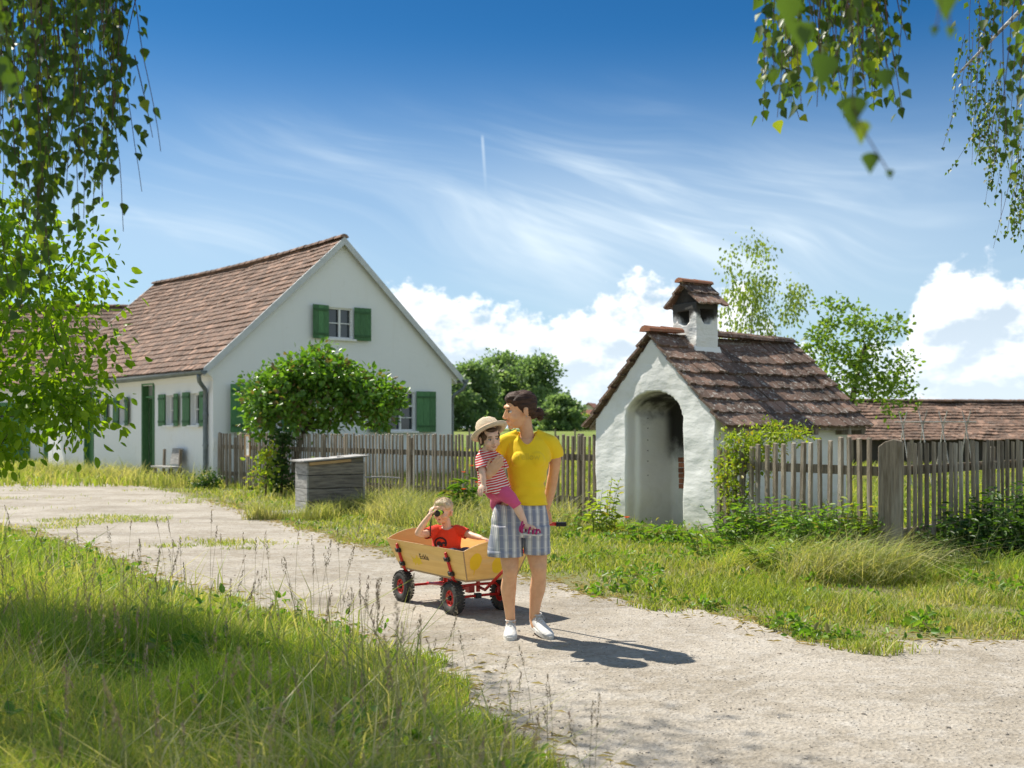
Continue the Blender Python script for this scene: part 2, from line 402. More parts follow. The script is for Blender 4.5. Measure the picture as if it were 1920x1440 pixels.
def path_mat():
    m, N, b = base_mat('pale_gravel'); tc = N.new('ShaderNodeTexCoord').outputs['Object']
    n1 = N.noise(tc, .9, 5, .62); n2 = N.noise(tc, 7, 5, .65); n3 = N.noise(tc, 55, 4, .75)
    vo = N.new('ShaderNodeTexVoronoi'); vo.inputs['Scale'].default_value = 48; N.l.new(tc, vo.inputs['Vector'])
    vo2 = N.new('ShaderNodeTexVoronoi'); vo2.inputs['Scale'].default_value = 120; N.l.new(tc, vo2.inputs['Vector'])
    c = N.mix(N.ramp(n1, .35, .65), (.355, .318, .268), (.262, .228, .182)); c = N.mix(N.ramp(n2, .42, .72, 0, .6), c, (.40, .375, .34))
    hv = N.new('ShaderNodeHueSaturation'); hv.inputs['Saturation'].default_value = 0; N.put(hv.inputs['Color'], vo.outputs['Color'])
    c = N.mix(.33, c, N.mix(1.0, c, N.mix(hv.outputs[0], (.35, .33, .31), (1.9, 1.9, 1.9)), 'MULTIPLY'))
    c = N.mix(N.ramp(n3, .60, .78, 0, .6), c, (.14, .12, .10)); c = N.mix(N.ramp(n3, .38, .25, 0, .7), c, (.50, .485, .46))
    x, y, z = N.sep(tc)
    track = N.m('MULTIPLY', N.ramp(N.noise(N.map(tc, (.5, 1.4, 1), (0, 0, R(25))), 1.1, 3, .5), .5, .68), .35)
    c = N.mix(track, c, (.20, .175, .14))
    N.put(b.inputs['Base Color'], c); b.inputs['Roughness'].default_value = .95; b.inputs['Specular IOR Level'].default_value = .12
    h = N.m('ADD', N.m('MULTIPLY', vo.outputs['Distance'], .7), N.m('ADD', N.m('MULTIPLY', n3, .8), N.m('MULTIPLY', n2, 1.2)))
    bp = N.new('ShaderNodeBump'); bp.inputs['Strength'].default_value = .75; bp.inputs['Distance'].default_value = .014
    N.put(bp.inputs['Height'], h); N.l.new(bp.outputs[0], b.inputs['Normal']); return m
tri = tessellate_polygon([[Vector((p[0], p[1], 0)) for p in PATH]])
me = bpy.data.meshes.new('path'); me.from_pydata([(p[0], p[1], .004) for p in PATH], [], [tuple(t) for t in tri])
bm = bmesh.new(); bm.from_mesh(me); bmesh.ops.recalc_face_normals(bm, faces=bm.faces)
if sum(f.normal.z * f.calc_area() for f in bm.faces) < 0: bmesh.ops.reverse_faces(bm, faces=bm.faces)
bm.to_mesh(me); bm.free()
tag(link('path', me, path_mat()), kind='structure')

# ---------------------------------------------------------------- building helpers
def solve(px, P, d):
    """distance along a wall from P in direction d that is seen in column px, and its depth"""
    k = (px - 960) / FPX; s = (k * P[1] - P[0]) / (d[0] - k * d[1]); return s, P[1] + s * d[1]
def zof(py, Z): return HC + (HY - py) / FPX * Z

def tiled_slope(mb, o, u, v, L, S, tw, th, thick=.018, jit=.006, rnd_rows=None, n_out=None, wav=0.0, sag=0.0):
    """tiles on a slope: o = lower left corner, u along the eave, v up the slope, L and S lengths"""
    o = Vector(o); u = Vector(u).normalized(); v = Vector(v).normalized(); n = u.cross(v).normalized()
    if n.z < 0: n = -n
    rows = int(round(S / th)); th = S / rows; cols = int(round(L / tw)); tw = L / cols
    for r in range(rows):
        shift = (tw / 2 if r % 2 else 0)
        for c in range(cols + (1 if shift else 0)):
            a = max(0, c * tw - shift); b = min(L, (c + 1) * tw - shift)
            if b - a < .02: continue
            j = random.uniform(-jit, jit); t0 = thick * random.uniform(.9, 1.25) + abs(random.gauss(0, jit * .6))
            sg = -sag * math.sin(math.pi * min(max((a + b) / 2 / L, 0), 1)) * math.sin(math.pi * .5 * (r + .5) / rows)
            w = wav * mnoise.noise(Vector(((a + b) * .6, r * .35, 1))) + sg
            p0 = o + u * (a + .002) + v * (r * th - .03 + j) + n * (t0 + w); p1 = o + u * (b - .002) + v * (r * th - .03 + j) + n * (t0 + w)
            q0 = o + u * (a + .002) + v * ((r + 1) * th + .02) + n * (.004 + w); q1 = o + u * (b - .002) + v * ((r + 1) * th + .02) + n * (.004 + w)
            d = n * thick
            V = [p0 - d, p1 - d, q1 - d, q0 - d, p0, p1, q1, q0]
            # rounded lower edge like a plain tile
            m = (p0 + p1) / 2 - v * (.02 if b - a > tw * .8 else 0)
            V += [m - d, m]
            mb.add(V, [(0, 3, 2, 1, 8), (4, 9, 5, 6, 7), (0, 8, 9, 4), (8, 1, 5, 9), (1, 2, 6, 5), (3, 0, 4, 7)], random.random())
def ridge_tiles(mb, a, b, r, step, slopes=.8):
    a = Vector(a); b = Vector(b); d = (b - a).normalized(); n = int((b - a).length / step); step = (b - a).length / n
    for i in range(n):
        p = a + d * (i * step - .02); q = a + d * ((i + 1) * step + .02); dz = random.uniform(-.006, .006)
        V = []; k = 7; x = Vector((0, 0, 1)).cross(d).normalized()
        for pt, rr in ((p, r * 1.0), (q, r * .86)):
            for j in range(k):
                an = math.pi * j / (k - 1); V.append(pt + x * math.cos(an) * rr + Vector((0, 0, math.sin(an) * rr * .75 + dz)))
        F = [(j, j + 1, k + j + 1, k + j) for j in range(k - 1)] + [tuple(range(k)), tuple(range(2 * k - 1, k - 1, -1))]
        mb.add(V, F, random.random())

def window(parent, wallM, c, w, h, depth=.10, grid=(2, 2), curtain=False, transom=None, name='window'):
    """c = centre on the wall's outer plane, wallM = 3x3 with x along the wall and y INTO the wall"""
    fr = MB(); t = .045
    def P(x, y, z): return Vector(c) + wallM @ Vector((x, y, z))
    def bx(x, z, sx, sz, y=depth, sy=.05, m=fr): m.box(P(x, y, z), (sx, sy, sz), wallM)
    bx(-w / 2 + t / 2, 0, t, h); bx(w / 2 - t / 2, 0, t, h); bx(0, h / 2 - t / 2, w - 2 * t, t); bx(0, -h / 2 + t / 2, w - 2 * t, t)
    bx(0, 0, .055, h - 2 * t, depth - .006, .05)
    hw = (w - 2 * t - .055) / 2
    zs = [k / grid[1] for k in range(1, grid[1])] if transom is None else transom
    for sx in (-1, 1):
        xc = sx * (hw / 2 + .0275)
        for zz in zs:
            wd = .05 if (transom and zz == transom[-1] and len(transom) > 1) else .026
            bx(xc, -h / 2 + t + zz * (h - 2 * t), hw, wd, depth - .002, .04)
    f = fr.build('frame', M['white'], None)
    root = f; root.name = name; root.parent = parent
    g = MB(); g.box(P(0, depth + .045, 0), (w - .02, .012, h - .02), wallM); g.build('pane', M['glass'], root)
    if curtain:
        cu = MB()
        for sx in (-1, 1): cu.box(P(sx * (hw * .62 + .0275), depth + .12, 0), (hw * .75, .01, h - .1), wallM)
        k = cu.build('curtain', M['curtain'], root)
    s = MB(); s.box(P(0, -.02, -h / 2 - .03), (w + .12, .14, .05), wallM); s.build('sill', M['white'], root)
    return root
def shutter(parent, wallM, hinge, w, h, ang, side, zc):
    """board shutter hinged at `hinge` (on the wall plane), swung out by ang degrees; side -1 lies to the left"""
    rot = Matrix.Rotation(R(-ang) * side, 3, 'Z') ; mb = MB(); W = wallM @ rot
    o = Vector(hinge) + wallM @ Vector((0, -.035, 0))
    n = 3
    for i in range(n):
        mb.box(o + W @ Vector((side * (w / n * (i + .5)), 0, zc)), (w / n - .004, .028, h), W)
    s = mb.build('shutter', M['green'], parent)
    for zz in (-.36, .36):
        b = MB(); b.box(o + W @ Vector((side * w / 2, -.024, zc + zz * h)), (w * .92, .02, .055), W); b.build('batten', M['green_dk'], s)
    return s

# ---------------------------------------------------------------- farmhouse
HP = (-7.3, 27.4); HG = (.765, .644); HS = (-.644, .765); HW, HL = 7.3, 12.4
EZ, RZ = 3.10, 6.42; SLOPE = (RZ - EZ) / (HW / 2)
house = empty('farmhouse', (HP[0], HP[1], 0), math.atan2(HG[1], HG[0]),
              'long white plastered farmhouse with steep red tiled roof and green shutters, behind the lilac', 'house')
wb = MB(); wb.prism([(0, -.2), (HW, -.2), (HW, EZ - .22), (HW / 2, RZ - .22), (0, EZ - .22)], 'y', .03, HL - .03)
for y0_, y1_ in ((0, .28), (HL - .28, HL)): pass
wall = wb.build('wall', M['wall'], house)
GI = Matrix.Identity(3)
SIDE = Matrix(((0, 1, 0), (-1, 0, 0), (0, 0, 1)))        # side wall: x runs towards -Y local, y into the wall (+X)
cuts = []; later = []
def gwin(px0, px1, py0, py1, **kw):
    s0, Z0 = solve(px0, HP, HG); s1, Z1 = solve(px1, HP, HG); Zm = (Z0 + Z1) / 2
    z1 = zof(py0, Zm); z0 = zof(py1, Zm); w = s1 - s0; c = ((s0 + s1) / 2, 0, (z0 + z1) / 2)
    k = MB(); k.box((c[0], .1, c[2]), (w, .5, z1 - z0)); cuts.append(k); later.append(('g', c, w, z1 - z0, kw))
gwin(616, 662, 577, 635, curtain=False, sh=(.50, .50))
gwin(727, 779, 735, 808, curtain=True, sh=(.62, .62), transom=[.33, .66])
gwin(473, 525, 724, 808, curtain=True, sh=(.62, .62), transom=[.33, .66])
def swin(px0, px1, py0, py1, **kw):
    s0, Z0 = solve(px0, HP, HS); s1, Z1 = solve(px1, HP, HS); Zm = (Z0 + Z1) / 2
    z1 = zof(py0, Zm); z0 = zof(py1, Zm); w = abs(s1 - s0); c = (0, (s0 + s1) / 2, (z0 + z1) / 2)
    k = MB(); k.box((.1, c[1], c[2]), (.5, w, z1 - z0)); cuts.append(k); later.append(('s', c, w, z1 - z0, kw))
swin(358, 376, 737, 797, sh=(.36, .36)); swin(312, 328, 741, 797, sh=(.36, .36)); swin(225, 236, 747, 796, sh=(.36, .36)); swin(187, 197, 750, 794, sh=(.36, .36))
doors = []
for (p0, p1, y0) in ((290, 267, 716), (176, 159, 727)):
    s0, Z0 = solve(p0, HP, HS); s1, Z1 = solve(p1, HP, HS); z1 = zof(y0, Z1)
    z1 = min(z1, 2.72)
    k = MB(); k.box((.2, (s0 + s1) / 2, z1 / 2 - .1), (1.0, s1 - s0, z1 + .2)); cuts.append(k); doors.append((s0, s1, z1))
cut(wall, cuts)
for (kind, c, w, h, kw) in later:
    Wm = GI if kind == 'g' else SIDE
    wn = window(house, Wm, c, w, h, .10 if kind == 'g' else .14, curtain=kw.get('curtain', False), transom=kw.get('transom'))
    a = kw['sh'][0]
    for sd in (-1, 1):
        hp = Vector(c) + Wm @ Vector((sd * (w / 2 + .015), 0, 0))
        shutter(house, Wm, hp, a if kind == 's' else max(a, w * .52), h + .06, 6 if kind == 'g' else (4 if sd < 0 else 10), sd, 0)
for i, (s0, s1, z1) in enumerate(doors):
    fr = MB()
    fr.box((.06, s0 + .04, z1 / 2), (.18, .08, z1)); fr.box((.06, s1 - .04, z1 / 2), (.18, .08, z1)); fr.box((.06, (s0 + s1) / 2, z1 - .05), (.18, s1 - s0 - .16, .10))
    fr.box((.10, (s0 + s1) / 2, z1 - .42), (.08, s1 - s0 - .16, .06))
    d = fr.build('door_frame', M['green'], house)
    lf = MB()
    if i == 0:
        for k in range(4): lf.box((.16 + .2 * k + .1, s1 - .11, z1 / 2 - .22), (.196, .04, z1 - .5))
    else:
        for k in range(5): lf.box((.12, s0 + .09 + (s1 - s0 - .18) * (k + .5) / 5, z1 / 2 - .2), (.04, (s1 - s0 - .18) / 5 - .006, z1 - .5))
    l = lf.build('door', M['green'], house)
    hd = MB(); hx = (.5, s1 - .14, 1.0) if i == 0 else (.09, s0 + .2, 1.0); hd.box(hx, (.10, .03, .02)); hd.build('handle', M['iron'], l)
    st = MB(); st.box((-.25, (s0 + s1) / 2, .05), (.5, (s1 - s0) + .3, .12)); st.build('doorstep', M['plank_pale'], house)
# roof
rf = MB(); oh = .28; n_s = math.hypot(HW / 2 + oh, (HW / 2 + oh) * SLOPE)
uv = Vector((1, 0, SLOPE)).normalized()
tiled_slope(rf, (-oh, -.10, EZ - oh * SLOPE + .03), (0, 1, 0), uv, HL + .2, n_s, .21, .235, .034, .009, wav=.025, sag=.10)
tiled_slope(rf, (HW + oh, -.10, EZ - oh * SLOPE + .03), (0, 1, 0), Vector((-1, 0, SLOPE)).normalized(), HL + .2, n_s, .3, .45, .022, .006, wav=.025, sag=.10)
roof = rf.build('roof', M['tile'], house)
rr = MB()
ptsr = [Vector((HW / 2, -.10 + (HL + .2) * i / 8, RZ + .055 - .10 * math.sin(math.pi * i / 8))) for i in range(9)]
for a, b in zip(ptsr[:-1], ptsr[1:]): ridge_tiles(rr, a, b, .13, .36)
rr.build('ridge_tiles', M['tile'], roof, smooth=False)
# boarding under the tiles
ub = MB()
for sx in (0, 1):
    x0 = -oh if sx == 0 else HW + oh
    ub.prism([(x0, EZ - oh * SLOPE - .03), (HW / 2, RZ - .03), (HW / 2, RZ - .10), (x0, EZ - oh * SLOPE - .10)], 'y', .06, HL - .06) if False else None
vb = MB()
for x0, x1 in ((-oh - .03, HW / 2), (HW + oh + .03, HW / 2)):
    z0, z1 = EZ - (oh + .03) * SLOPE, RZ
    for yy in (-.13, HL + .10):
        vb = MB()
        V = [(x0, yy, z0 + .07), (x1, yy, z1 + .07), (x1, yy, z1 - .13), (x0, yy, z0 - .13)]
        V += [(a, b + .035, c) for a, b, c in V]
        vb.add(V, [(0, 1, 2, 3), (7, 6, 5, 4), (0, 4, 5, 1), (1, 5, 6, 2), (2, 6, 7, 3), (3, 7, 4, 0)]); vb.build('verge_board', M['verge'], house)
for ya_, yb_ in ((.032, .34), (HL - .34, HL - .032)):
    gc = MB(); gc.prism([(-.20, EZ - .20 * SLOPE - .22), (HW / 2, RZ - .22), (HW + .20, EZ - .20 * SLOPE - .22), (HW + .20, EZ - .20 * SLOPE - .03), (HW / 2, RZ - .03), (-.20, EZ - .20 * SLOPE - .03)], 'y', ya_, yb_); gc.build('gable_coping', M['wall'], house)
# cove under the eave
cv = MB(); cv.prism([(-.26, EZ - .26 * SLOPE - .04), (.0, EZ - .10), (.0, EZ - .52), (-.05, EZ - .42), (-.20, EZ - .33)], 'y', .0, HL - .0)
cv.build('eave_cove', M['wall'], house)
for side, x0 in ((0, -oh - .07), (1, HW + oh + .07)):
    g = MB(); k = 8; yA, yB = -.22, HL + .15; zg = EZ - oh * SLOPE - .03; V = []; n = 20
    for j in range(n + 1):
        y = yA + (yB - yA) * j / n; dz = -.05 * math.sin(math.pi * j / n)
        for i in range(k + 1):
            a = math.pi + math.pi * i / k; V.append((x0 + .085 * math.cos(a), y, zg + dz + .085 * math.sin(a)))
    F = [(j * (k + 1) + i, j * (k + 1) + i + 1, (j + 1) * (k + 1) + i + 1, (j + 1) * (k + 1) + i) for j in range(n) for i in range(k)]
    F += [tuple(range(k + 1))]
    g.add(V, F); gu = g.build('gutter', M['zinc'], house, smooth=False, fix=False)
    sm = gu.modifiers.new('s', 'SOLIDIFY'); sm.thickness = .008
    p = MB(); sg = -1 if side == 0 else 1
    wx = -.07 if side == 0 else HW + .07
    yd = .32 if side == 0 else .10
    p.tube([(x0, yd - .25, zg - .06), (x0, yd - .25, zg - .16), (x0 - sg * .03, yd - .22, zg - .26), (wx - sg * -.03, yd - .06, zg - .44), (wx, yd, zg - .55), (wx, yd, zg - .8), (wx, yd, .55), (wx + sg * .02, yd, .32), (wx + sg * .12, yd - .05, .15), (wx + sg * .2, yd - .08, .02)], .055, 10)
    dp = p.build('downpipe', M['zinc'], house, smooth=True)
    c = MB()
    for zz in (1.0, 1.75): c = MB(); c.lathe([(.057, -.02), (.07, -.02), (.07, .02), (.057, .02)], (wx, yd, zz), n=12); c.build('clamp', M['zinc'], dp)

# ---------------------------------------------------------------- barn at far left
barn = empty('barn', (-31.1, 44, 0), R(4), 'white barn with dark red tiled roof and green doors, half hidden behind the left tree', 'barn')
bw = MB(); BL = 14.6; bw.prism([(0, -.2), (8, -.2), (8, 3.3), (4, 6.7), (0, 3.3)], 'x', 0, BL); bw.build('wall', M['wall'], barn)
br = MB(); s_b = math.hypot(4.35, 4.35 * .85)
tiled_slope(br, (-.2, -.35, 3.02), (1, 0, 0), Vector((0, 1, .85)).normalized(), BL + .4, s_b, .3, .27, .03, .01, wav=.04)
tiled_slope(br, (-.2, 8.35, 3.02), (1, 0, 0), Vector((0, -1, .85)).normalized(), BL + .4, s_b, .5, .5, .03, .01)
bro = br.build('roof', M['tile'], barn)
r2 = MB(); ridge_tiles(r2, (-.2, 4, 6.74), (BL + .2, 4, 6.74), .14, .38); r2.build('ridge_tiles', M['tile'], bro)
vb = MB()
V = [(BL + .22, -.4, 3.05), (BL + .22, 4, 6.82), (BL + .22, 4, 6.62), (BL + .22, -.4, 2.85)]; V += [(a + .03, b, c) for a, b, c in V]
vb.add(V, [(0, 1, 2, 3), (7, 6, 5, 4), (0, 4, 5, 1), (1, 5, 6, 2), (2, 6, 7, 3), (3, 7, 4, 0)]); vb.build('verge_board', M['verge'], barn)
for x in (2.6, 6.4, 10.2, 12.5):
    d = MB()
    for k in range(8): d.box((x + k * .22, -.03, 1.2), (.214, .05, 2.5))
    dd = d.build('barn_door', M['green'], barn)
    for hz_ in (1.9, .6): h = MB(); h.box((x + .77, -.07, hz_), (1.7, .03, .08)); h.build('hinge', M['iron'], dd)

# ---------------------------------------------------------------- bake oven house
OL = (1.23, 16.4); OG = Vector((.544, -.839)).normalized(); OS = Vector((.839, .544)).normalized(); OW, OD = 2.5, 2.50
oven = empty('bake_house', (OL[0], OL[1], 0), math.atan2(OG[1], OG[0]),
             'small whitewashed bake house with arched niche, square chimney and dark mossy tiled roof', 'bake house')
OE, OR = 1.62, 2.70; OSL = (OR - OE) / (OW / 2)
def irregular(o, amp, freq, seed, keep=None):
    me = o.data
    for v in me.vertices:
        p = v.co; d = mnoise.noise_vector(Vector((p.x * freq + seed, p.y * freq, p.z * freq)))
        k = 1 if keep is None else keep(p); v.co = p + d * amp * k
bodyb = MB(); bodyb.prism([(0, -.2), (OW, -.2), (OW, OE - .05), (OW / 2, OR - .05), (0, OE - .05)], 'y', 0, OD)
body = bodyb.build('wall', M['oven_wall'], oven)
xl, _ = solve(1173, OL, OG); xr, _ = solve(1279, OL, OG); xc = (xl + xr) / 2; rw = (xr - xl) / 2
arch = []
zs_ = 1.56; rise = .36
arch.append((xl, -.3)); arch.append((xr, -.3))
for i in range(13):
    a = math.pi * i / 12; arch.append((xc + rw * math.cos(a), zs_ + rise * math.sin(a)))
ND = .86
k1 = MB(); k1.prism(arch, 'y', -.3, .20)
wide = [(xl + .0, -.3), (xr + .0, -.3)]
inner = [(xl + .05, -.3), (xr + .30, -.3), (xr + .30, 1.55)] + [(xc + .1 + (rw + .15) * math.cos(math.pi * i / 8), 1.55 + .34 * math.sin(math.pi * i / 8)) for i in range(1, 8)] + [(xl + .05, 1.55)]
k2 = MB(); k2.prism(inner, 'y', .18, ND)
mouth = [(xl + .42, .96), (xr + .22, .96), (xr + .22, 1.35)] + [(xc + .30 + .42 * math.cos(math.pi * i / 8), 1.36 + .20 * math.sin(math.pi * i / 8)) for i in range(0, 9)]
mouth = [(xc - .1, .96), (xc + .70, .96), (xc + .70, 1.40), (xc + .55, 1.56), (xc + .3, 1.62), (xc + .05, 1.56), (xc - .1, 1.40)]
k3 = MB(); k3.prism(mouth, 'y', ND - .05, ND + .9)
cut(body, [k1, k2, k3])
# finer mesh with a hand-made wobble
sb = body.modifiers.new('rm', 'REMESH'); sb.mode = 'VOXEL'; sb.voxel_size = .028; bake(body)
irregular(body, .020, 2.0, 4, lambda p: 1.0); irregular(body, .006, 6, 7)
body.data.materials.clear()
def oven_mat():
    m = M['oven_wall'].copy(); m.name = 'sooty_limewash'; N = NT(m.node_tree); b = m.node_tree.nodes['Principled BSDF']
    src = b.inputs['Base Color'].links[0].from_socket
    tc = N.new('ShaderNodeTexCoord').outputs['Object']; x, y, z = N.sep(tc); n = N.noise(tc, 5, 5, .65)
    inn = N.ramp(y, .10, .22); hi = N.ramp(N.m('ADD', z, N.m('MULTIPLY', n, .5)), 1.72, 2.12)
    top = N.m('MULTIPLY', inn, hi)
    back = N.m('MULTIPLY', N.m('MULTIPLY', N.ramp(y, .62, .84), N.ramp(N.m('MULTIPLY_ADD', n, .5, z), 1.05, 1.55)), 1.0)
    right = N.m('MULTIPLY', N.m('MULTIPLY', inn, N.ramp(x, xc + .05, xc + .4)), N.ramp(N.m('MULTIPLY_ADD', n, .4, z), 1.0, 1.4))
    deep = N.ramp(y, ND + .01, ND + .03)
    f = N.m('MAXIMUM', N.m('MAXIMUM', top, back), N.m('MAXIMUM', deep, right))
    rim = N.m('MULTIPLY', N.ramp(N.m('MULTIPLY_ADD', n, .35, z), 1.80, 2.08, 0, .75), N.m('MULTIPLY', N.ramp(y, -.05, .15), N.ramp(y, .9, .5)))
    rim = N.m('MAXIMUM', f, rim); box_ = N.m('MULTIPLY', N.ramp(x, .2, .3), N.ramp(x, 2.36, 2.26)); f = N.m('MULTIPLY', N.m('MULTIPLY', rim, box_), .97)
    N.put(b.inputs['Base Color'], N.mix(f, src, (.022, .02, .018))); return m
body.data.materials.append(oven_mat()); body.data.shade_smooth()
M['brick'] = mat('brick', (.30, .115, .06), (.20, .08, .05), 6, .9, .5, 30, rv=.35, c3=(.12, .09, .07))
hb = MB()
for r in range(6):
    for c in range(6):
        a_ = max(xc - .22, xc - .22 + (c - (.5 if r % 2 else 0)) * .19) + .004; b_ = xc - .22 + (c + 1 - (.5 if r % 2 else 0)) * .19 - .004
        hb.box(((a_ + b_) / 2, ND - .10 + random.uniform(-.008, .008), .60 + r * .075), (b_ - a_, .22 if r < 5 else .25, .066), r=random.random())
hb.build('brick_hearth', M['brick'], oven, bevel=.006)
nb = MB()
for zz in (.75, .95, 1.1, 1.25, 1.42, 1.56): nb = MB(); nb.ell((xl + .055, .36, zz), (.008, .008, .008)); nb.build('nail', M['iron'], oven)
orf = MB(); os_ = math.hypot(OW / 2 + .22, (OW / 2 + .22) * OSL)
tiled_slope(orf, (OW + .22, -.07, OE - .22 * OSL + .03), (0, 1, 0), Vector((-1, 0, OSL)).normalized(), OD + .30, os_, .17, os_ / 7, .034, .014, wav=.05, sag=.05)
tiled_slope(orf, (-.22, -.07, OE - .22 * OSL + .03), (0, 1, 0), Vector((1, 0, OSL)).normalized(), OD + .30, os_, .17, os_ / 7, .034, .014, wav=.05, sag=.05)
oroof = orf.build('roof', M['tile_old'], oven)
ro = MB()
ridge_tiles(ro, (OW / 2, -.10, OR + .045), (OW / 2, .50, OR + .045), .115, .30)
ro.build('ridge_tiles', M['tile_ridge'], oroof)
ro = MB(); ridge_tiles(ro, (OW / 2, 1.02, OR + .03), (OW / 2, OD + .2, OR - .0), .12, .36); ro.build('ridge_tiles', M['tile_old'], oroof)
uf = MB()
for sx in (0, 1):
    x0 = -.20 if sx == 0 else OW + .20
    V = [(x0, .03, OE - .20 * OSL - .015), (OW / 2, .03, OR - .015), (OW / 2, .03, OR - .055), (x0, .03, OE - .20 * OSL - .055)]
    V += [(a, OD + .15, c) for a, b, c in V]
    uf.add(V, [(0, 1, 2, 3), (7, 6, 5, 4), (0, 4, 5, 1), (1, 5, 6, 2), (2, 6, 7, 3), (3, 7, 4, 0)])
    for yy in (.35, 1.0, 1.65, 2.3, 2.58):
        sg = -1 if sx == 0 else 1
        uf.box((x0 - sg * .10, yy, OE - .20 * OSL - .075), (.22, .07, .08))
uf.build('eave_boards', M['wood'], oroof)
# chimney
cs, _ = .80, 0
cw, cdp = .50, .40; cx, cy = OW / 2, .80
ch = MB(); ch.box((cx, cy, 2.62), (cw, cdp, 1.10)); chim = ch.build('chimney', M['oven_wall'], oven)
hx = MB(); hx.prism([(cy - .13, 3.08), (cy + .13, 3.08), (cy + .12, 2.96), (cy + .06, 2.87), (cy - .06, 2.87), (cy - .12, 2.96)], 'x', cx + .05, cx + .4); hy = MB(); hy.prism([(cx - .15, 3.06), (cx + .10, 3.06), (cx + .10, 2.90), (cx + .04, 2.86), (cx - .04, 2.86), (cx - .12, 2.90)], 'y', cy - .4, cy + .08)
hi = MB(); hi.box((cx, cy, 3.0), (cw - .14, cdp - .14, .28))
cut(chim, [hx, hy, hi])
sb = chim.modifiers.new('rm', 'REMESH'); sb.mode = 'VOXEL'; sb.voxel_size = .014; bake(chim); irregular(chim, .012, 4, 9); chim.data.shade_smooth()
def chim_mat():
    m = plaster('chimney_limewash', (.80, .80, .77), (.62, .60, .52), 4, .8, -.3, .04); N = NT(m.node_tree); b = m.node_tree.nodes['Principled BSDF']
    src = b.inputs['Base Color'].links[0].from_socket
    tc = N.new('ShaderNodeTexCoord').outputs['Object']; x, y, z = N.sep(tc); n = N.noise(tc, 9, 5, .65)
    dx = N.m('MULTIPLY', N.m('ABSOLUTE', N.m('SUBTRACT', x, cx)), .55); dy = N.m('MULTIPLY', N.m('ABSOLUTE', N.m('SUBTRACT', y, cy)), .55)
    side = N.m('MINIMUM', dx, dy)
    f = N.ramp(N.m('ADD', N.m('SUBTRACT', z, side), N.m('MULTIPLY', n, .18)), 2.93, 3.03)
    N.put(b.inputs['Base Color'], N.mix(N.m('MULTIPLY', f, .95), src, (.025, .023, .02))); return m
chim.data.materials.clear(); chim.data.materials.append(chim_mat())
gp = MB(); gp.prism([(cx - .26, 3.15), (cx + .26, 3.15), (cx, 3.46)], 'y', cy - .17, cy + .17); gp.build('cap_gable', M['soot'], chim)
cc = MB(); csl = .88; L_ = math.hypot(.36, .36 * csl)
for sx in (-1, 1):
    tiled_slope(cc, (cx + sx * .345, cy - .26, 3.145), (0, 1, 0), Vector((-sx, 0, csl)).normalized(), .54, L_, .15, L_ / 2, .03, .012)
cc.build('chimney_roof', M['tile_old'], chim)
cc = MB(); ridge_tiles(cc, (cx, cy - .29, 3.455), (cx, cy + .27, 3.455), .085, .28); cc.build('ridge_tiles', M['tile_ridge'], chim)
mm = MB(); mm.prism([(cx + .24, 2.40), (cx + .31, 2.36), (cx + .27, 2.50), (cx + .24, 2.56)], 'y', cy - .24, cy + .24); mm.build('mortar_skirt', M['oven_wall'], chim)
# sloping buttress foot at the left corner
bf = MB(); bf.prism([(-.10, -.1), (.16, -.1), (.10, .62), (.02, .80)], 'y', -.16, .05)


# ---------------------------------------------------------------- long low shed at right
shed = empty('long_shed', (11.6, 40, 0), R(-3.5), 'long low shed under a weathered red tiled roof, behind the right garden', 'shed')
sw = MB(); sw.prism([(.3, -.1), (4.2, -.1), (4.2, 1.0), (2.2, 2.25), (.3, 1.0)], 'x', .3, 24)
swo = sw.build('wall', mat('dark_boards', (.07, .06, .05), (.04, .035, .03), 3, .9, stretch=(6, 6, .4)), shed)
sr = MB(); ss = math.hypot(2.3, 1.42)
tiled_slope(sr, (0, 0, 1.02), (1, 0, 0), Vector((0, 2.3, 1.42)).normalized(), 24.5, ss, .22, .20, .03, .012, wav=.06, sag=.10)
tiled_slope(sr, (0, 4.6, 1.02), (1, 0, 0), Vector((0, -2.3, 1.42)).normalized(), 24.5, ss, .5, .5, .03, .012)
sro = sr.build('roof', M['tile'], shed); r2 = MB(); ridge_tiles(r2, (0, 2.3, 2.46), (12, 2.3, 2.38), .12, .3); ridge_tiles(r2, (12, 2.3, 2.38), (24.5, 2.3, 2.46), .12, .3); r2.build('ridge_tiles', M['tile'], sro)
sp = MB()
for i in range(12): sp = MB(); sp.box((.5 + i * 2.1, -.02, .5), (.13, .13, 1.0)); sp.build('post', M['wood'], shed)

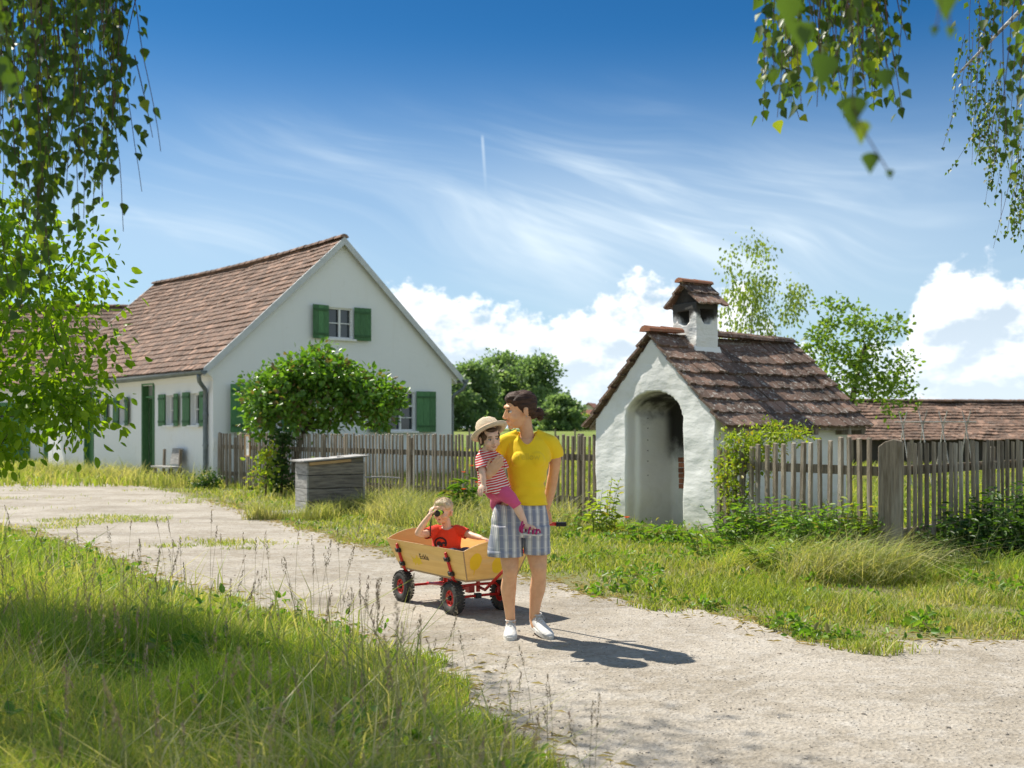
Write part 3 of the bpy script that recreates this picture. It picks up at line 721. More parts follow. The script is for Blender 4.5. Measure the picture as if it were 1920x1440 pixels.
# ---------------------------------------------------------------- far village houses and solar roof
M['far_wall'] = mat('far_wall', (.62, .58, .50), (.55, .50, .43), 1); M['far_roof'] = mat('far_roof', (.34, .15, .10), (.26, .12, .085), .6, .8)
M['slate'] = mat('slate_roof', (.10, .13, .18), (.08, .10, .14), .6, .5)
def far_house(lab, x, y, w, d, e, r, rz, rm, gable='x'):
    h = empty('village_house', (x, y, terrain(y)), rz, lab, 'house')
    a = MB(); a.prism([(-d / 2, -.5), (d / 2, -.5), (d / 2, e), (0, r - .1), (-d / 2, e)], 'x', -w / 2, w / 2); wl = a.build('wall', M['far_wall'], h)
    b = MB()
    for s in (-1, 1):
        V = [(-w / 2 - .5, s * (d / 2 + .5), e - .4), (w / 2 + .5, s * (d / 2 + .5), e - .4), (w / 2 + .5, 0, r), (-w / 2 - .5, 0, r)]
        V += [(p, q, z + .25) for p, q, z in V]
        b.add(V, [(0, 1, 2, 3), (7, 6, 5, 4), (0, 4, 5, 1), (1, 5, 6, 2), (2, 6, 7, 3), (3, 7, 4, 0)])
    b.build('roof', rm, h)
    c = MB()
    for k in range(3): c = MB(); c.box((-w / 2 + w * (k + .5) / 3, -d / 2 - .03, e * .5), (1.0, .06, 1.2)); c.build('window', M['glass'], h)
far_house('distant village house with pink tiled roof, nearest of those beside the bake house', 15.6, 250, 10, 8, 1.7, 4.2, R(10), M['far_roof'])
far_house('distant village house whose dark red gable rises right behind the pink roof', 20.6, 290, 9, 8, 3.2, 6.6, R(75), M['far_roof'])
far_house('distant building with blue grey roof left of the village gable', 16.6, 330, 14, 9, 3.6, 6.2, R(4), M['slate'])

# ---------------------------------------------------------------- fences
def fence(label, pts, n, h0, h1, group, pw=.048, posts=(), rail_z=(.98, .34), skip=None, gate=None, post_lbl=None, side=1):
    """picket fence along a polyline; a panel of pickets, rails and posts"""
    P = [Vector((p[0], p[1], 0)) for p in pts]; A = P[0]
    root = empty('picket_fence', A, 0, label, 'fence', group)
    segs = [(P[i + 1] - P[i]).length for i in range(len(P) - 1)]; T = sum(segs)
    def pos(t):
        d = t * T
        for i, L in enumerate(segs):
            if d <= L or i == len(segs) - 1: return P[i] + (P[i + 1] - P[i]) * (d / L) - A, (P[i + 1] - P[i]).normalized()
            d -= L
    mb = MB()
    for i in range(n):
        t = (i + .5 + random.uniform(-.13, .13)) / n; p, d = pos(t); nn = Vector((d.y, -d.x, 0)) * side
        h = h0 + (h1 - h0) * t + random.gauss(0, .010)
        ln = random.gauss(0, .010); ln2 = random.gauss(0, .008)
        a = p + nn * .035 + Vector((0, 0, .06)); b = p + nn * (.035 + ln2) + d * ln + Vector((0, 0, h))
        m = (a + b) / 2 + d * random.gauss(0, .005)
        w = pw * random.uniform(.78, 1.12); x = d; r = random.random()
        V = []
        for q, k in ((a, 1), (m, 1), (b, .96)):
            for (u, v) in ((-.5, 0), (-.36, .52), (.36, .52), (.5, 0)): V.append(q + x * u * w * k + nn * v * w * k)
        V[10] = V[10] + Vector((0, 0, -.006)); V[8] = V[8] + Vector((0, 0, .006))
        F = []
        for s in range(2):
            for k in range(4): F.append((s * 4 + k, s * 4 + (k + 1) % 4, s * 4 + 4 + (k + 1) % 4, s * 4 + 4 + k))
        F += [(0, 1, 2, 3), (11, 10, 9, 8)]
        mb.add(V, F, r)
    mb.build('picket_panel', M['wood'], root)
    for rz in rail_z:
        r = MB()
        for i in range(len(P) - 1):
            d = (P[i + 1] - P[i]).normalized(); nn = Vector((d.y, -d.x, 0)) * side
            a = P[i] - A; b = P[i + 1] - A
            mid = (a + b) / 2 + Vector((0, 0, random.uniform(-.01, .01)))
            r.bar(a + Vector((0, 0, rz + random.uniform(-.01, .01))), b + Vector((0, 0, rz)), .05, .095)
        r.build('rail', M['wood'], root)
    for (t, w, h) in posts:
        p, d = pos(t); nn = Vector((d.y, -d.x, 0)) * side; pm = MB(); an = math.atan2(d.y, d.x)
        rot = Matrix.Rotation(an, 3, 'Z')
        pm.box(p - nn * (.03 + w * .36) + Vector((0, 0, h / 2 - .1)), (w, w * .6, h + .2), rot)
        po = pm.build('post', M['wood'], root, bevel=.012)
    return root, pos
fence('long grey picket fence running from the gate past the plank box to the bake house', [(-6.55, 26.55), (-3.2, 22.0), (1.36, 16.5)], 112, 1.30, 1.31,
      'weathered grey picket fences', pw=.050, posts=[(0.01, .12, 1.34), (.2, .12, 1.25), (.42, .12, 1.25), (.60, .13, 1.25), (.80, .12, 1.25), (.955, .10, 1.34), (.985, .10, 1.3)])
fence('narrow picket gate hung on the farmhouse corner', [(-7.10, 27.10), (-6.62, 26.62)], 8, 1.31, 1.30, 'weathered grey picket fences', pw=.05, posts=[(.98, .09, 1.2)])
fence('short picket fence from the bake house corner to the broad post, wrapped in climbing rose', [(2.50, 13.55), (3.74, 11.42)], 18, 1.18, 1.33, 'weathered grey picket fences', pw=.062, posts=[(.02, .10, 1.1)])
f2, _ = fence('picket fence leading right from the broad weathered post', [(3.88, 11.38), (7.6, 15.3)], 35, 1.27, 1.27, 'weathered grey picket fences', pw=.058, posts=[(.52, .12, 1.2), (.98, .12, 1.2)])
bp = MB()
prof = [(-.115, 0), (.115, 0), (.115, 1.29), (.03, 1.31), (-.05, 1.285), (-.115, 1.235)]
bp.prism(prof, 'y', -.085, .085)
bpo = bp.build('fence_post', M['wood'], None, bevel=.008); bpo.location = (3.82, 11.30, 0); bpo.rotation_euler = (0, 0, R(-22))
tag(bpo, 'broad weathered wooden post with a worn slanting top between two picket fences', 'post')

# notice on the gate fence
nt = empty('notice_board', (-6.03, 25.68, 1.02), math.atan2(-4.55, 3.35), 'small framed notice sheet hanging on the pickets near the gate', 'sign')
a = MB(); a.box((0, -.03, 0), (.20, .012, .44)); sh = a.build('sheet', M['white'], nt)
a = MB()
for (c, s) in (((0, -.035, .235), (.26, .03, .03)), ((0, -.035, -.235), (.26, .03, .03)), ((-.115, -.035, 0), (.03, .028, .44)), ((.115, -.035, 0), (.03, .028, .44))): a.box(c, s)
a.build('frame', M['pale_wood'], nt)
a = MB()
for k in range(6): a.box((-.005, -.0385, .13 - k * .035), (.13 - (k % 3) * .02, .003, .007))
a.build('printed_lines', M['dark'], sh)
lb = MB(); lb.box((0, 0, 0), (.12, .09, .30)); lb = lb.build('meter_box', M['white'], None, bevel=.01); lb.location = (-7.22, 27.22, 1.05); lb.rotation_euler = (0, 0, math.atan2(.644, .765))
tag(lb, 'small pale metal box on the farmhouse corner above the gate hinge', 'box')

# ---------------------------------------------------------------- plank box
bx0 = gnd(579, 968); 
pb = empty('plank_box', (bx0[0], bx0[1], 0), R(0), 'weathered grey plank bin with a slanting board lid standing in the grass', 'bin')
u = Vector((.78, 1.05, 0)).normalized(); 
u = Vector((.80, .60, 0)).normalized(); v = Vector((-.60, .80, 0)).normalized()   # u: long side to the right, v: short side to the left
u = Vector((.86, .51, 0)); u.normalize(); v = Vector((-.80, .60, 0)).normalized(); v = Vector((-u.y, u.x, 0))
Lu, Lv = .95, .55
hN, hF = .86, .90   # left and right height
rz_ = math.atan2(u.y, u.x); pb.rotation_euler = (0, 0, rz_)
t_ = .03
def hz(x): return .875 + .045 * x / Lu
pl = MB()
zt = [.0, .22, .44, .66, .86]
for i in range(4):
    a_, b_ = zt[i] + .006, zt[i + 1] - .006
    pl.box((Lu / 2, t_ / 2 + random.uniform(-.003, .003), (a_ + b_) / 2), (Lu, t_, b_ - a_)); pl.box((Lu / 2, Lv - t_ / 2, (a_ + b_) / 2), (Lu, t_, b_ - a_))
pl.prism([(.002, .863), (Lu, .863), (Lu, .95), (.002, .88)], 'y', .002, t_ - .002)
pl.build('long_planks', M['plank'], pb, bevel=.004)
pl = MB()
for i in range(4):
    a_, b_ = zt[i] + .003, zt[i + 1] - .003
    pl.box((-t_ / 2 - .001, Lv / 2 + random.uniform(-.004, .004), (a_ + b_) / 2), (t_, Lv + .01, b_ - a_))
pl.build('end_planks', M['plank_pale'], pb, bevel=.006)
pl = MB()
for i in range(4): pl.box((Lu + t_ / 2 + .001, Lv / 2, (zt[i] + zt[i + 1]) / 2), (t_, Lv, .214))
pl.build('end_planks', M['plank_pale'], pb, bevel=.006)
lid = MB()
for i in range(5):
    y0 = -.06 + i * .136
    lid.box((Lu / 2 - .01, y0 + .066, .925), (Lu + .20, .132, .022), Matrix.Rotation(-R(4.0), 3, 'Y'))
ld = lid.build('lid', M['plank_pale'], pb)
b = MB(); b.box((.36, -.022, .868), (.72, .03, .045), Matrix.Rotation(-R(4.0), 3, 'Y')); b.build('batten', M['pale_wood'], pb)
b = MB()
for x in (.35, .62): b = MB(); b.box((x, .18, .948), (.16, .03, .012), Matrix.Rotation(R(30), 3, 'Z')); b.build('hinge', M['iron'], ld)
pole = MB(); 
pole.tube([(Lu - .25, .12, .60), (Lu + .35, .10, .60), (Lu + .70, .09, .575)], .016, 8)
po = pole.build('carrying_pole', M['plank_pale'], pb)
base = MB()
for k in range(4): base.box((-.22 + random.uniform(-.02, .02), .02 + k * .12, .05 + .004 * k), (.62, .09, .022), Matrix.Rotation(R(random.uniform(-7, 7)), 3, 'Z'))
bs = base.build('loose_boards', M['plank_pale'], None); bs.location = pb.location + Vector((-.05, .0, 0)); bs.rotation_euler = (0, 0, rz_)
tag(bs, 'pale weathered boards lying on the grass at the foot of the plank bin', 'boards')

# ---------------------------------------------------------------- bench at the farmhouse wall
bz = at(308, 868, 26.9)
bench = empty('garden_bench', (-8.85, 28.7, 0), math.atan2(HS[1], HS[0]) + R(180), 'old grey wooden bench with a leaning board back against the white side wall', 'bench')
s = MB(); s.box((0, 0, .43), (1.25, .34, .045)); s.build('seat', M['plank_pale'], bench, bevel=.005)
s = MB(); s.box((.15, .20, .70), (.62, .035, .42), Matrix.Rotation(R(-12), 3, 'X')); s.build('backrest', M['plank_pale'], bench, bevel=.005)
for x in (-.5, .5):
    s = MB(); s.bar((x, -.12, 0), (x, -.10, .41), .05, .09); s.bar((x, .12, 0), (x, .16, .88), .05, .07); s.build('leg', M['wood'], bench)
s = MB(); s.bar((-.5, 0, .15), (.5, 0, .15), .04, .07); s.build('stretcher', M['plank_pale'], bench)

# ---------------------------------------------------------------- trellis behind the right fence
tr = empty('bean_trellis', (8.6, 23, 0), 0, 'row of crossed bean poles tied to a long horizontal stick before the shed', 'trellis')
tb = MB()
Z = 23.0
for pxx in (1693, 1730, 1768, 1812):
    X = (pxx - 960) / FPX * Z - 8.6
    for sx in (-1, 1):
        tb.tube([(X + sx * .10 * -1, sx * .35, 0), (X + .02 * sx, 0, 1.52), (X + sx * .06, -sx * .07, 1.78)], [.014, .012, .009], 6)
tb.build('poles', M['plank_pale'], tr)
tb = MB(); tb.tube([((1678 - 960) / FPX * Z - 8.6, 0, 1.55), ((1830 - 960) / FPX * Z - 8.6, 0, 1.55)], .014, 6); tb.build('crossbar', M['plank_pale'], tr)
# fence stakes in the far field
for i, (pxx, Zs, lb2) in enumerate(((838, 66, 'leftmost, right by the farmhouse downpipe'), (880, 64, 'left of the straw hat'), (1041, 60, 'just right of the woman\'s shoulder'), (1078, 58, 'nearest the bake house'))):
    a = MB(); a.tube([(0, 0, -.1), (.01, 0, .75), (.0, 0, 1.35)], [.06, .055, .05], 7)
    o = a.build('field_post', M['wood'], None); o.location = ((pxx - 960) / FPX * Zs, Zs, terrain(Zs))
    tag(o, 'thin field post beyond the pickets, ' + lb2, 'post', 'posts in the field')

# ---------------------------------------------------------------- foliage machinery
def unit(a): return a / np.maximum(np.linalg.norm(a, axis=-1, keepdims=True), 1e-9)
LEAF = {'simple': [(.5, .42)], 'birch': [(.40, .10), (.52, .30), (.24, .66)], 'oval': [(.34, .18), (.5, .5), (.30, .82)]}
def leaf_arrays(P, D, Nn, L, wr=.6, kind='simple', fold=.18, curl=.12):
    P = np.asarray(P, float); D = unit(np.asarray(D, float)); Nn = np.asarray(Nn, float)
    Nn = unit(Nn - D * (Nn * D).sum(1, keepdims=True)); S = np.cross(D, Nn); prof = LEAF[kind]; k = len(prof); n = len(P)
    L = np.broadcast_to(np.asarray(L, float), (n,))[:, None]; nv = 2 + 2 * k
    V = np.zeros((n, nv, 3)); V[:, 0] = P; V[:, 1] = P + D * L - Nn * L * curl
    for i, (u, t) in enumerate(prof):
        c = P + D * L * t - Nn * L * curl * t * t
        V[:, 2 + i] = c + S * L * wr * u + Nn * L * fold * u
        V[:, 2 + k + i] = c - S * L * wr * u + Nn * L * fold * u
    b = (np.arange(n) * nv)[:, None]
    A = np.array([[0] + [2 + i for i in range(k)] + [1]]); B = np.array([[1] + [2 + k + i for i in reversed(range(k))] + [0]])
    F = np.concatenate([b + A, b + B], 1).reshape(2 * n, k + 2)
    return V.reshape(-1, 3), F
def leaves(name, P, D, Nn, L, m, parent=None, wr=.6, kind='simple', rnd=None, **kw):
    V, F = leaf_arrays(P, D, Nn, L, wr, kind, **kw)
    r = rng.random(len(P)) if rnd is None else rnd
    return mesh_np(name, V, F, m, parent, np.repeat(r, 2))
def rdir(n, up=0.0):
    d = rng.normal(size=(n, 3)); d[:, 2] += up; return unit(d)
def blades(P, H, W, lean=.35, curve=.35, az=None, r=None):
    """grass blades: 5 points, 3 triangles each"""
    n = len(P); a = rng.random(n) * 2 * np.pi if az is None else az
    d = np.stack([np.cos(a), np.sin(a), np.zeros(n)], 1); s = np.stack([-np.sin(a), np.cos(a), np.zeros(n)], 1)
    tw = rng.random(n) * np.pi; s = s * np.cos(tw)[:, None] + d * np.sin(tw)[:, None]
    H = H[:, None]; W = (np.broadcast_to(W, (n,)))[:, None]; ln = (np.abs(rng.normal(size=n)) * lean)[:, None]; cv = (rng.random(n) * curve)[:, None]
    z = np.array([[0, 0, 1.0]]); P = P.copy()
    mid = P + z * H * .55 + d * H * ln * .45; tip = P + z * H * (1 - .5 * cv * ln) + d * H * (ln + cv)
    V = np.stack([P - s * W * .5, P + s * W * .5, mid - s * W * .42, mid + s * W * .42, tip], 1)
    b = (np.arange(n) * 5)[:, None, None]; F = b + np.array([[[0, 1, 3], [0, 3, 2], [2, 3, 4]]])
    return V.reshape(-1, 3), F.reshape(-1, 3)
def bez(a, b, sag, n=5, rgh=.1):
    a = Vector(a); b = Vector(b); L = (b - a).length; out = []
    off = Vector((random.gauss(0, rgh), random.gauss(0, rgh), 0)) * L
    for i in range(n + 1):
        t = i / n; out.append(a.lerp(b, t) + Vector((0, 0, sag * L)) * (4 * t * (1 - t)) + off * math.sin(math.pi * t))
    return out
def grow(trunk, att, r0, sag=.06, rmin=.004, rough=.07, n=5):
    """joins attractors to the trunk by curved branches; returns the tubes and the tips"""
    mb = MB(); L = sum((Vector(b) - Vector(a)).length for a, b in zip(trunk[:-1], trunk[1:]))
    tr = [Vector(p) for p in trunk]; nodes = []; acc = 0
    rads = [r0 * (1 - .62 * i / (len(tr) - 1)) for i in range(len(tr))]
    mb.tube(tr, rads, 10)
    for i, (p, q) in enumerate(zip(tr[:-1], tr[1:])):
        for k in range(5):
            t = k / 5
            if i / (len(tr) - 1) > .30 or len(tr) < 4: nodes.append((p.lerp(q, t), rads[i] * (1 - t) + rads[i + 1] * t))
    nodes.append((tr[-1], rads[-1]))
    c = tr[-1]; att = sorted([Vector(a) for a in att], key=lambda a: min((a - nd[0]).length for nd in nodes))
    for a in att:
        best = min(nodes, key=lambda nd: (a - nd[0]).length + max(0, nd[0].z - a.z) * .8 + .25 * (.03 / max(nd[1], .006)) * .1)
        pts = bez(best[0], a, sag * random.uniform(.3, 1.4), n, rough); ra = max(best[1] * .62, rmin); ln = (a - best[0]).length
        if ln < .02: continue
        rr = [max(rmin * .6, ra * (1 - .75 * i / n)) for i in range(n + 1)]
        mb.tube(pts, rr, 5 if ra < .03 else 7)
        for i in range(2, n + 1): nodes.append((pts[i], rr[i]))
    return mb
def ell_pts(n, c, r, shell=.35):
    d = rdir(n); k = (shell + (1 - shell) * rng.random(n)) ** .6; return np.array(c) + d * np.array(r) * k[:, None]
def crown_leaves(att, per, spread, size, droop=.0, up=.5):
    A = np.array([tuple(a) for a in att]); n = len(A) * per
    c = np.repeat(A, per, 0); off = rng.normal(size=(n, 3)) * np.array(spread); P = c + off
    D = unit(off + rng.normal(size=(n, 3)) * .12 + np.array([0, 0, -droop])); Nn = rdir(n, up); S = size * (.45 + .85 * rng.random(n)); return P, D, Nn, S
M['lf_birch'] = leaf_mat('birch_leaf', (.030, .062, .016), (.065, .115, .022), .38, (2.8, 2.7, .5), c3=(.16, .20, .03))
M['lf_fruit'] = leaf_mat('fruit_leaf', (.12, .24, .022), (.24, .37, .03), .64, (1.6, 1.5, .35))
M['lf_lilac'] = leaf_mat('lilac_leaf', (.085, .19, .03), (.20, .34, .05), .42, (1.4, 1.5, .4), rough=.33, c3=(.16, .12, .06), spec=.5)
M['lf_apple'] = leaf_mat('apple_leaf', (.12, .21, .045), (.24, .33, .06), .5, (1.4, 1.5, .4))
M['lf_pale'] = leaf_mat('pale_birch_leaf', (.20, .30, .08), (.31, .39, .12), .55, (1.4, 1.35, .5))
M['lf_grove'] = leaf_mat('grove_leaf', (.19, .28, .15), (.30, .38, .20), .55, (1.2, 1.3, .6), pos=.25)
M['lf_rose'] = leaf_mat('rose_leaf', (.20, .31, .04), (.36, .42, .07), .5, (1.4, 1.4, .4), c3=(.35, .30, .06))
M['lf_weed'] = leaf_mat('weed_leaf', (.09, .20, .03), (.22, .33, .05), .45, (1.4, 1.5, .4), c3=(.24, .22, .10))
M['lf_deep'] = leaf_mat('deep_leaf', (.03, .075, .02), (.07, .13, .025), .4, (1.4, 1.5, .4))

def tree(name, label, cat, base, trunk, att, r0, per, spread, size, lm, bm_, wr=.6, kind='simple', group=None, droop=0, up=.5, sag=.06, tn=5, rmin=.004, leaf_lab='crown'):
    root = empty(name, base, 0, label, cat, group)
    mb = grow(trunk, att, r0, sag, rmin, n=tn); mb.build('trunk', bm_, root, smooth=True, fix=False)
    P, D, Nn, S = crown_leaves(att, per, spread, size, droop, up)
    leaves(leaf_lab, P, D, Nn, S, lm, root, wr, kind)
    return root

# far grove: separate trees with their own crowns
lab = ['tall dark poplar-like tree at the left edge of the far grove', 'broad green tree just left of the grove centre', 'tallest tree in the middle of the far grove, above the hat',
       'wide dark tree at the right of the grove, behind the woman', 'lower round tree closing the grove on its right', 'pale green rounded bush beside the village houses']
for i, (px, py, wpx, lo, Z) in enumerate([(846, 702, 84, 0, 135), (886, 680, 104, 0, 142), (940, 662, 112, 0, 150), (1004, 666, 116, 0, 146), (1050, 742, 74, 0, 138), (1094, 778, 40, 0, 165)]):
    X = (px - 960) / FPX * Z; z1 = zof(py, Z) - terrain(Z); w = wpx / FPX * Z / 2
    att = []
    for k in range(105 if i < 5 else 26):
        h = random.random() ** .85; ww = w * (1.0 - .60 * max(0, h - .35) / .65) * random.random() ** .5 * (1 + 1.3 * mnoise.noise(Vector((h * 4, i * 5, random.choice((0, 3, 6))))))
        a = random.random() * 6.28; att.append((ww * math.cos(a), ww * math.sin(a), z1 * (.06 + .88 * h)))
    tree('grove_tree' if i < 5 else 'round_bush', lab[i], 'tree' if i < 5 else 'bush', (X, Z, terrain(Z) - .1), [(0, 0, 0), (.1, 0, z1 * .3), (-.1, .1, z1 * .6), (0, 0, z1 * .85)], att, .28,
         90, (w * .15, w * .15, z1 * .045), .46, M['lf_grove'] if i < 5 else M['lf_pale'], M['bark'], .8, group='trees of the far grove' if i < 5 else None, sag=.03)
# birch and apple behind the bake house
Zb = 34; att = []
for k in range(46):
    h = random.random(); ww = (.35 + .75 * math.sin(math.pi * min(1, .25 + h * .72))) * random.random() ** .5; a = random.random() * 6.28
    att.append((ww * math.cos(a) - .25 + .2 * h, ww * .8 * math.sin(a), 1.8 + 4.3 * h))
for k in range(12): att.append((1.0 + random.random() * .55, random.uniform(-.5, .5), 4.6 + random.random() * 1.0))
for k in range(40): att.append((random.gauss(.05, .42), random.gauss(0, .4), random.uniform(2.8, 6.9)))
tree('young_birch', 'airy pale green birch with thin hanging twigs rising behind the bake house chimney', 'tree', ((1408 - 960) / FPX * Zb, Zb, 0),
     [(0, 0, 0), (.05, 0, 1.6), (-.05, .05, 3.4), (.05, 0, 5.0)], att, .06, 40, (.15, .15, .26), .11, M['lf_pale'], M['birch_bark'], .75, droop=.9, sag=-.02)
Za = 26; att = []
for (cx_, cz_, rx_, rz_, k_) in ((.05, 3.45, .95, .75, 26), (-.75, 2.75, .75, .7, 16), (.95, 2.95, .85, .75, 22), (1.35, 2.3, .4, .5, 7), (.3, 2.4, .9, .5, 12), (-.2, 4.1, .3, .3, 4), (1.2, 3.7, .3, .3, 4)):
    for p in ell_pts(k_, (cx_, 0, cz_), (rx_, .9, rz_)): att.append(tuple(p))
tree('apple_tree', 'spreading apple tree with a leaning trunk between the bake house roof and the long shed', 'tree', ((1574 - 960) / FPX * Za, Za, 0),
     [(0, 0, 0), (.0, .05, 1.1), (.25, 0, 1.9), (.45, .1, 2.7), (.6, 0, 3.3)], att, .11, 46, (.13, .13, .10), .11, M['lf_apple'], M['bark'], .62, 'oval')
# lilac in front of the gable
Zl = 24.1; att = []
for (px, py, rx, rz, k_) in ((600, 700, 48, 44, 34), (520, 735, 58, 45, 40), (490, 770, 34, 40, 22), (590, 765, 95, 42, 60), (672, 745, 58, 45, 42), (700, 768, 45, 36, 26), (560, 720, 60, 40, 30), (640, 715, 45, 28, 20), (735, 738, 18, 14, 5), (602, 668, 16, 16, 5)):
    c = at(px, py, Zl) - Vector((-4.55, Zl, 0)); s_ = Zl / FPX
    for p in ell_pts(k_, (c.x, 0, c.z), (rx * s_, .95, rz * s_), .5): att.append((p[0], p[1] * (1 if rx > 30 else .3), p[2]))
for i_ in range(34):
    an_ = random.uniform(-.15, math.pi + .15); c = at(602 + 128 * math.cos(an_) * random.uniform(.75, 1.08), 752 - 62 * math.sin(an_) * random.uniform(.9, 1.2), Zl) - Vector((-4.55, Zl, 0)); att.append((c.x, random.uniform(-.5, .5), c.z))
lil = tree('lilac_bush', 'big rounded lilac bush with glossy dark leaves hanging over the picket fence before the gable', 'bush', (-4.55, Zl, 0),
     [(0, 0, 0), (-.15, 0, .6), (.0, .1, 1.2), (.3, 0, 1.7)], att, .09, 36, (.115, .13, .10), .12, M['lf_lilac'], M['bark'], .66, 'oval', up=.7)
att = [(random.uniform(-.22, .2), random.uniform(-.15, .1), random.uniform(.15, 1.25)) for k in range(26)]
tree('lilac_sucker', 'dark leafy shoot at the foot of the lilac against the pickets', 'shrub', (*((lambda g: (g.x, g.y))(at(527, 900, 23.4))), 0), [(0, 0, 0), (.02, 0, .5), (.03, 0, 1.1)], att, .03, 26, (.09, .09, .09), .10, M['lf_deep'], M['bark'], .7, 'oval')
att = [(random.uniform(-.2, .2), random.uniform(-.12, .12), random.uniform(.1, .95)) for k in range(16)]
tree('young_shrub', 'bright yellow-green young shrub in front of the pickets, left of the plank box', 'shrub', (*((lambda g: (g.x, g.y))(at(498, 900, 23.0))), 0), [(0, 0, 0), (.02, 0, .5), (.03, 0, .9)], att, .02, 20, (.08, .08, .08), .095, M['lf_rose'], M['bark'], .65, 'oval')
att = [(random.uniform(-.3, .3), random.uniform(-.2, .2), random.uniform(.05, .42)) for k in range(24)]
tree('small_bush', 'small dark bush at the farmhouse corner below the downpipe', 'bush', (-7.05, 25.9, 0), [(0, 0, 0), (.02, 0, .2), (.03, 0, .3)], att, .02, 30, (.08, .08, .07), .07, M['lf_deep'], M['bark'], .6)

# fruit tree reaching in from the left
FT = (-4.9, 8.0); att = []
outl = [(-420, 330), (60, 372), (120, 440), (188, 432), (178, 470), (150, 520), (212, 528), (190, 580), (222, 628), (220, 672), (190, 722), (200, 782), (160, 815), (110, 800), (60, 850), (-420, 900)]
k = 0
while k < 250:
    px = random.uniform(-420, 182); py = random.uniform(330, 880)
    if px > 0 and random.random() < .15: continue
    if inside(np.array([px + 44 * (px > 0)]), np.array([py]), outl)[0]:
        p = at(px, py, random.uniform(6.9, 8.3)); att.append((p.x - FT[0], p.y - FT[1], p.z)); k += 1
for (px, py) in ((182, 528), (160, 434), (194, 632), (176, 788), (186, 668), (120, 510), (145, 468), (172, 725), (135, 805), (160, 560)):
    p = at(px, py, 7.4); att.append((p.x - FT[0], p.y - FT[1], p.z))
tree('fruit_tree', 'bright green fruit tree whose leafy branches reach in from the left edge', 'tree', (FT[0], FT[1], 0),
     [(0, 0, 0), (.1, 0, .9), (.25, -.05, 1.6), (.5, 0, 2.2), (.9, -.1, 2.6)], att, .11, 50, (.11, .11, .08), .066, M['lf_fruit'], M['bark'], .58, 'oval', droop=.15, sag=.03)

# ---------------------------------------------------------------- hanging birches
def birch(label, base, trunk, boughs, strands, crown, leaf=.05, step=.03, group='birches framing the view', extra=None, lmat='lf_birch'):
    """strands: (x, y, z_top, z_end); crown: attractors above the frame"""
    root = empty('birch_tree', base, 0, label, 'tree', group); B = Vector(base)
    mb = MB(); mb.tube([Vector(p) - B for p in trunk], [.16, .14, .11, .07][:len(trunk)], 12)
    for pts, r in boughs: mb.tube([Vector(p) - B for p in pts], [r * (1 - .8 * i / (len(pts) - 1)) for i in range(len(pts))], 7)
    mb.build('trunk', M['birch_bark'], root, smooth=True, fix=False)
    tw = MB(); P = []; D = []; Nn = []; S = []
    def strand(x, y, z0, z1, lean=(0, 0), lf=leaf):
        c0_ = Vector((random.random() * 50, 0, 0))
        n = max(3, int((z0 - z1) / .09)); q = []; px_, py_ = x, y; vx, vy = random.gauss(0, .006), random.gauss(0, .006)
        for i in range(n + 1):
            t = i / n; q.append(Vector((px_, py_, z0 + (z1 - z0) * t))); px_ += vx + lean[0] / n; py_ += vy + lean[1] / n; vx = vx * .9 + random.gauss(0, .004); vy = vy * .9 + random.gauss(0, .004)
        tw.tube([a - B for a in q], [.0022 * (1 - .6 * i / n) + .0005 for i in range(n + 1)], 4, cap=False)
        for a, b in zip(q[:-1], q[1:]):
            m = max(1, int((b - a).length / step))
            for j in range(m):
                if mnoise.noise(c0_ + (a * 5.0)) + random.gauss(0, .12) > .20: continue
                c = a.lerp(b, (j + random.random()) / m); an = random.random() * 6.28; d = Vector((math.cos(an), math.sin(an), 0))
                off = d * random.uniform(.008, .028) + Vector((0, 0, -.012)); P.append(c + off - B)
                D.append(d * random.uniform(.1, 1.1) + Vector((random.gauss(0, .2), random.gauss(0, .2), -1))); nn = Vector((math.cos(an + 1.2 * random.uniform(-1, 1)), math.sin(an + random.uniform(-1, 1)), .25)); Nn.append(nn)
                S.append(lf * random.uniform(.65, 1.15))
        # a short side twig now and then
    for s in strands:
        strand(*s)
        if random.random() < .75:
            t = random.uniform(.2, .7); zs = s[2] + (s[3] - s[2]) * t; strand(s[0] + random.gauss(0, .03), s[1] + random.gauss(0, .05), zs, max(s[3], zs - random.uniform(.2, .5)), (random.gauss(0, .05), random.gauss(0, .05)))
    if extra: extra(strand, tw, P, D, Nn, S, B)
    tw.build('twigs', M['twig'], root, fix=False)
    leaves('foliage', np.array([tuple(p) for p in P]), np.array([tuple(p) for p in D]), np.array([tuple(p) for p in Nn]), np.array(S), M[lmat], root, .82, 'birch')
    if crown:
        C = [Vector(c) - B for c in crown]; per = 95
        Pc, Dc, Nc, Sc = crown_leaves(C, per, (.28, .28, .30), .075, .8, .2)
        leaves('crown', Pc, Dc, Nc, Sc, M[lmat], root, .8, 'simple')
    return root
st = []
def envelope(px):
    return float(np.interp(px, [-100, 0, 40, 75, 110, 150, 185, 200, 235, 268], [760, 640, 600, 520, 440, 405, 430, 330, 270, 290]))
for i in range(50):
    px = random.choice([random.uniform(-90, 90), random.uniform(-20, 235), random.uniform(60, 235)]); Z = random.uniform(3.9, 5.4)
    e = envelope(px) * random.uniform(.45, 1.0); p = at(px, e, Z); st.append((p.x, p.y, 3.75 + (Z - 4) * .3, p.z))
for px, e in ((236, 285), (228, 240), (240, 150), (180, 428), (160, 415), (170, 330), (225, 285), (205, 310), (85, 430), (110, 410), (20, 560), (38, 640), (-5, 680), (50, 540)):
    p = at(px, e, 4.4); st.append((p.x - .02, p.y, 3.7, p.z))
for i in range(7):
    p = at(random.uniform(-80, 55), random.uniform(60, 200), 2.4 + .3 * random.random()); st.append((p.x, p.y, 2.9, p.z))
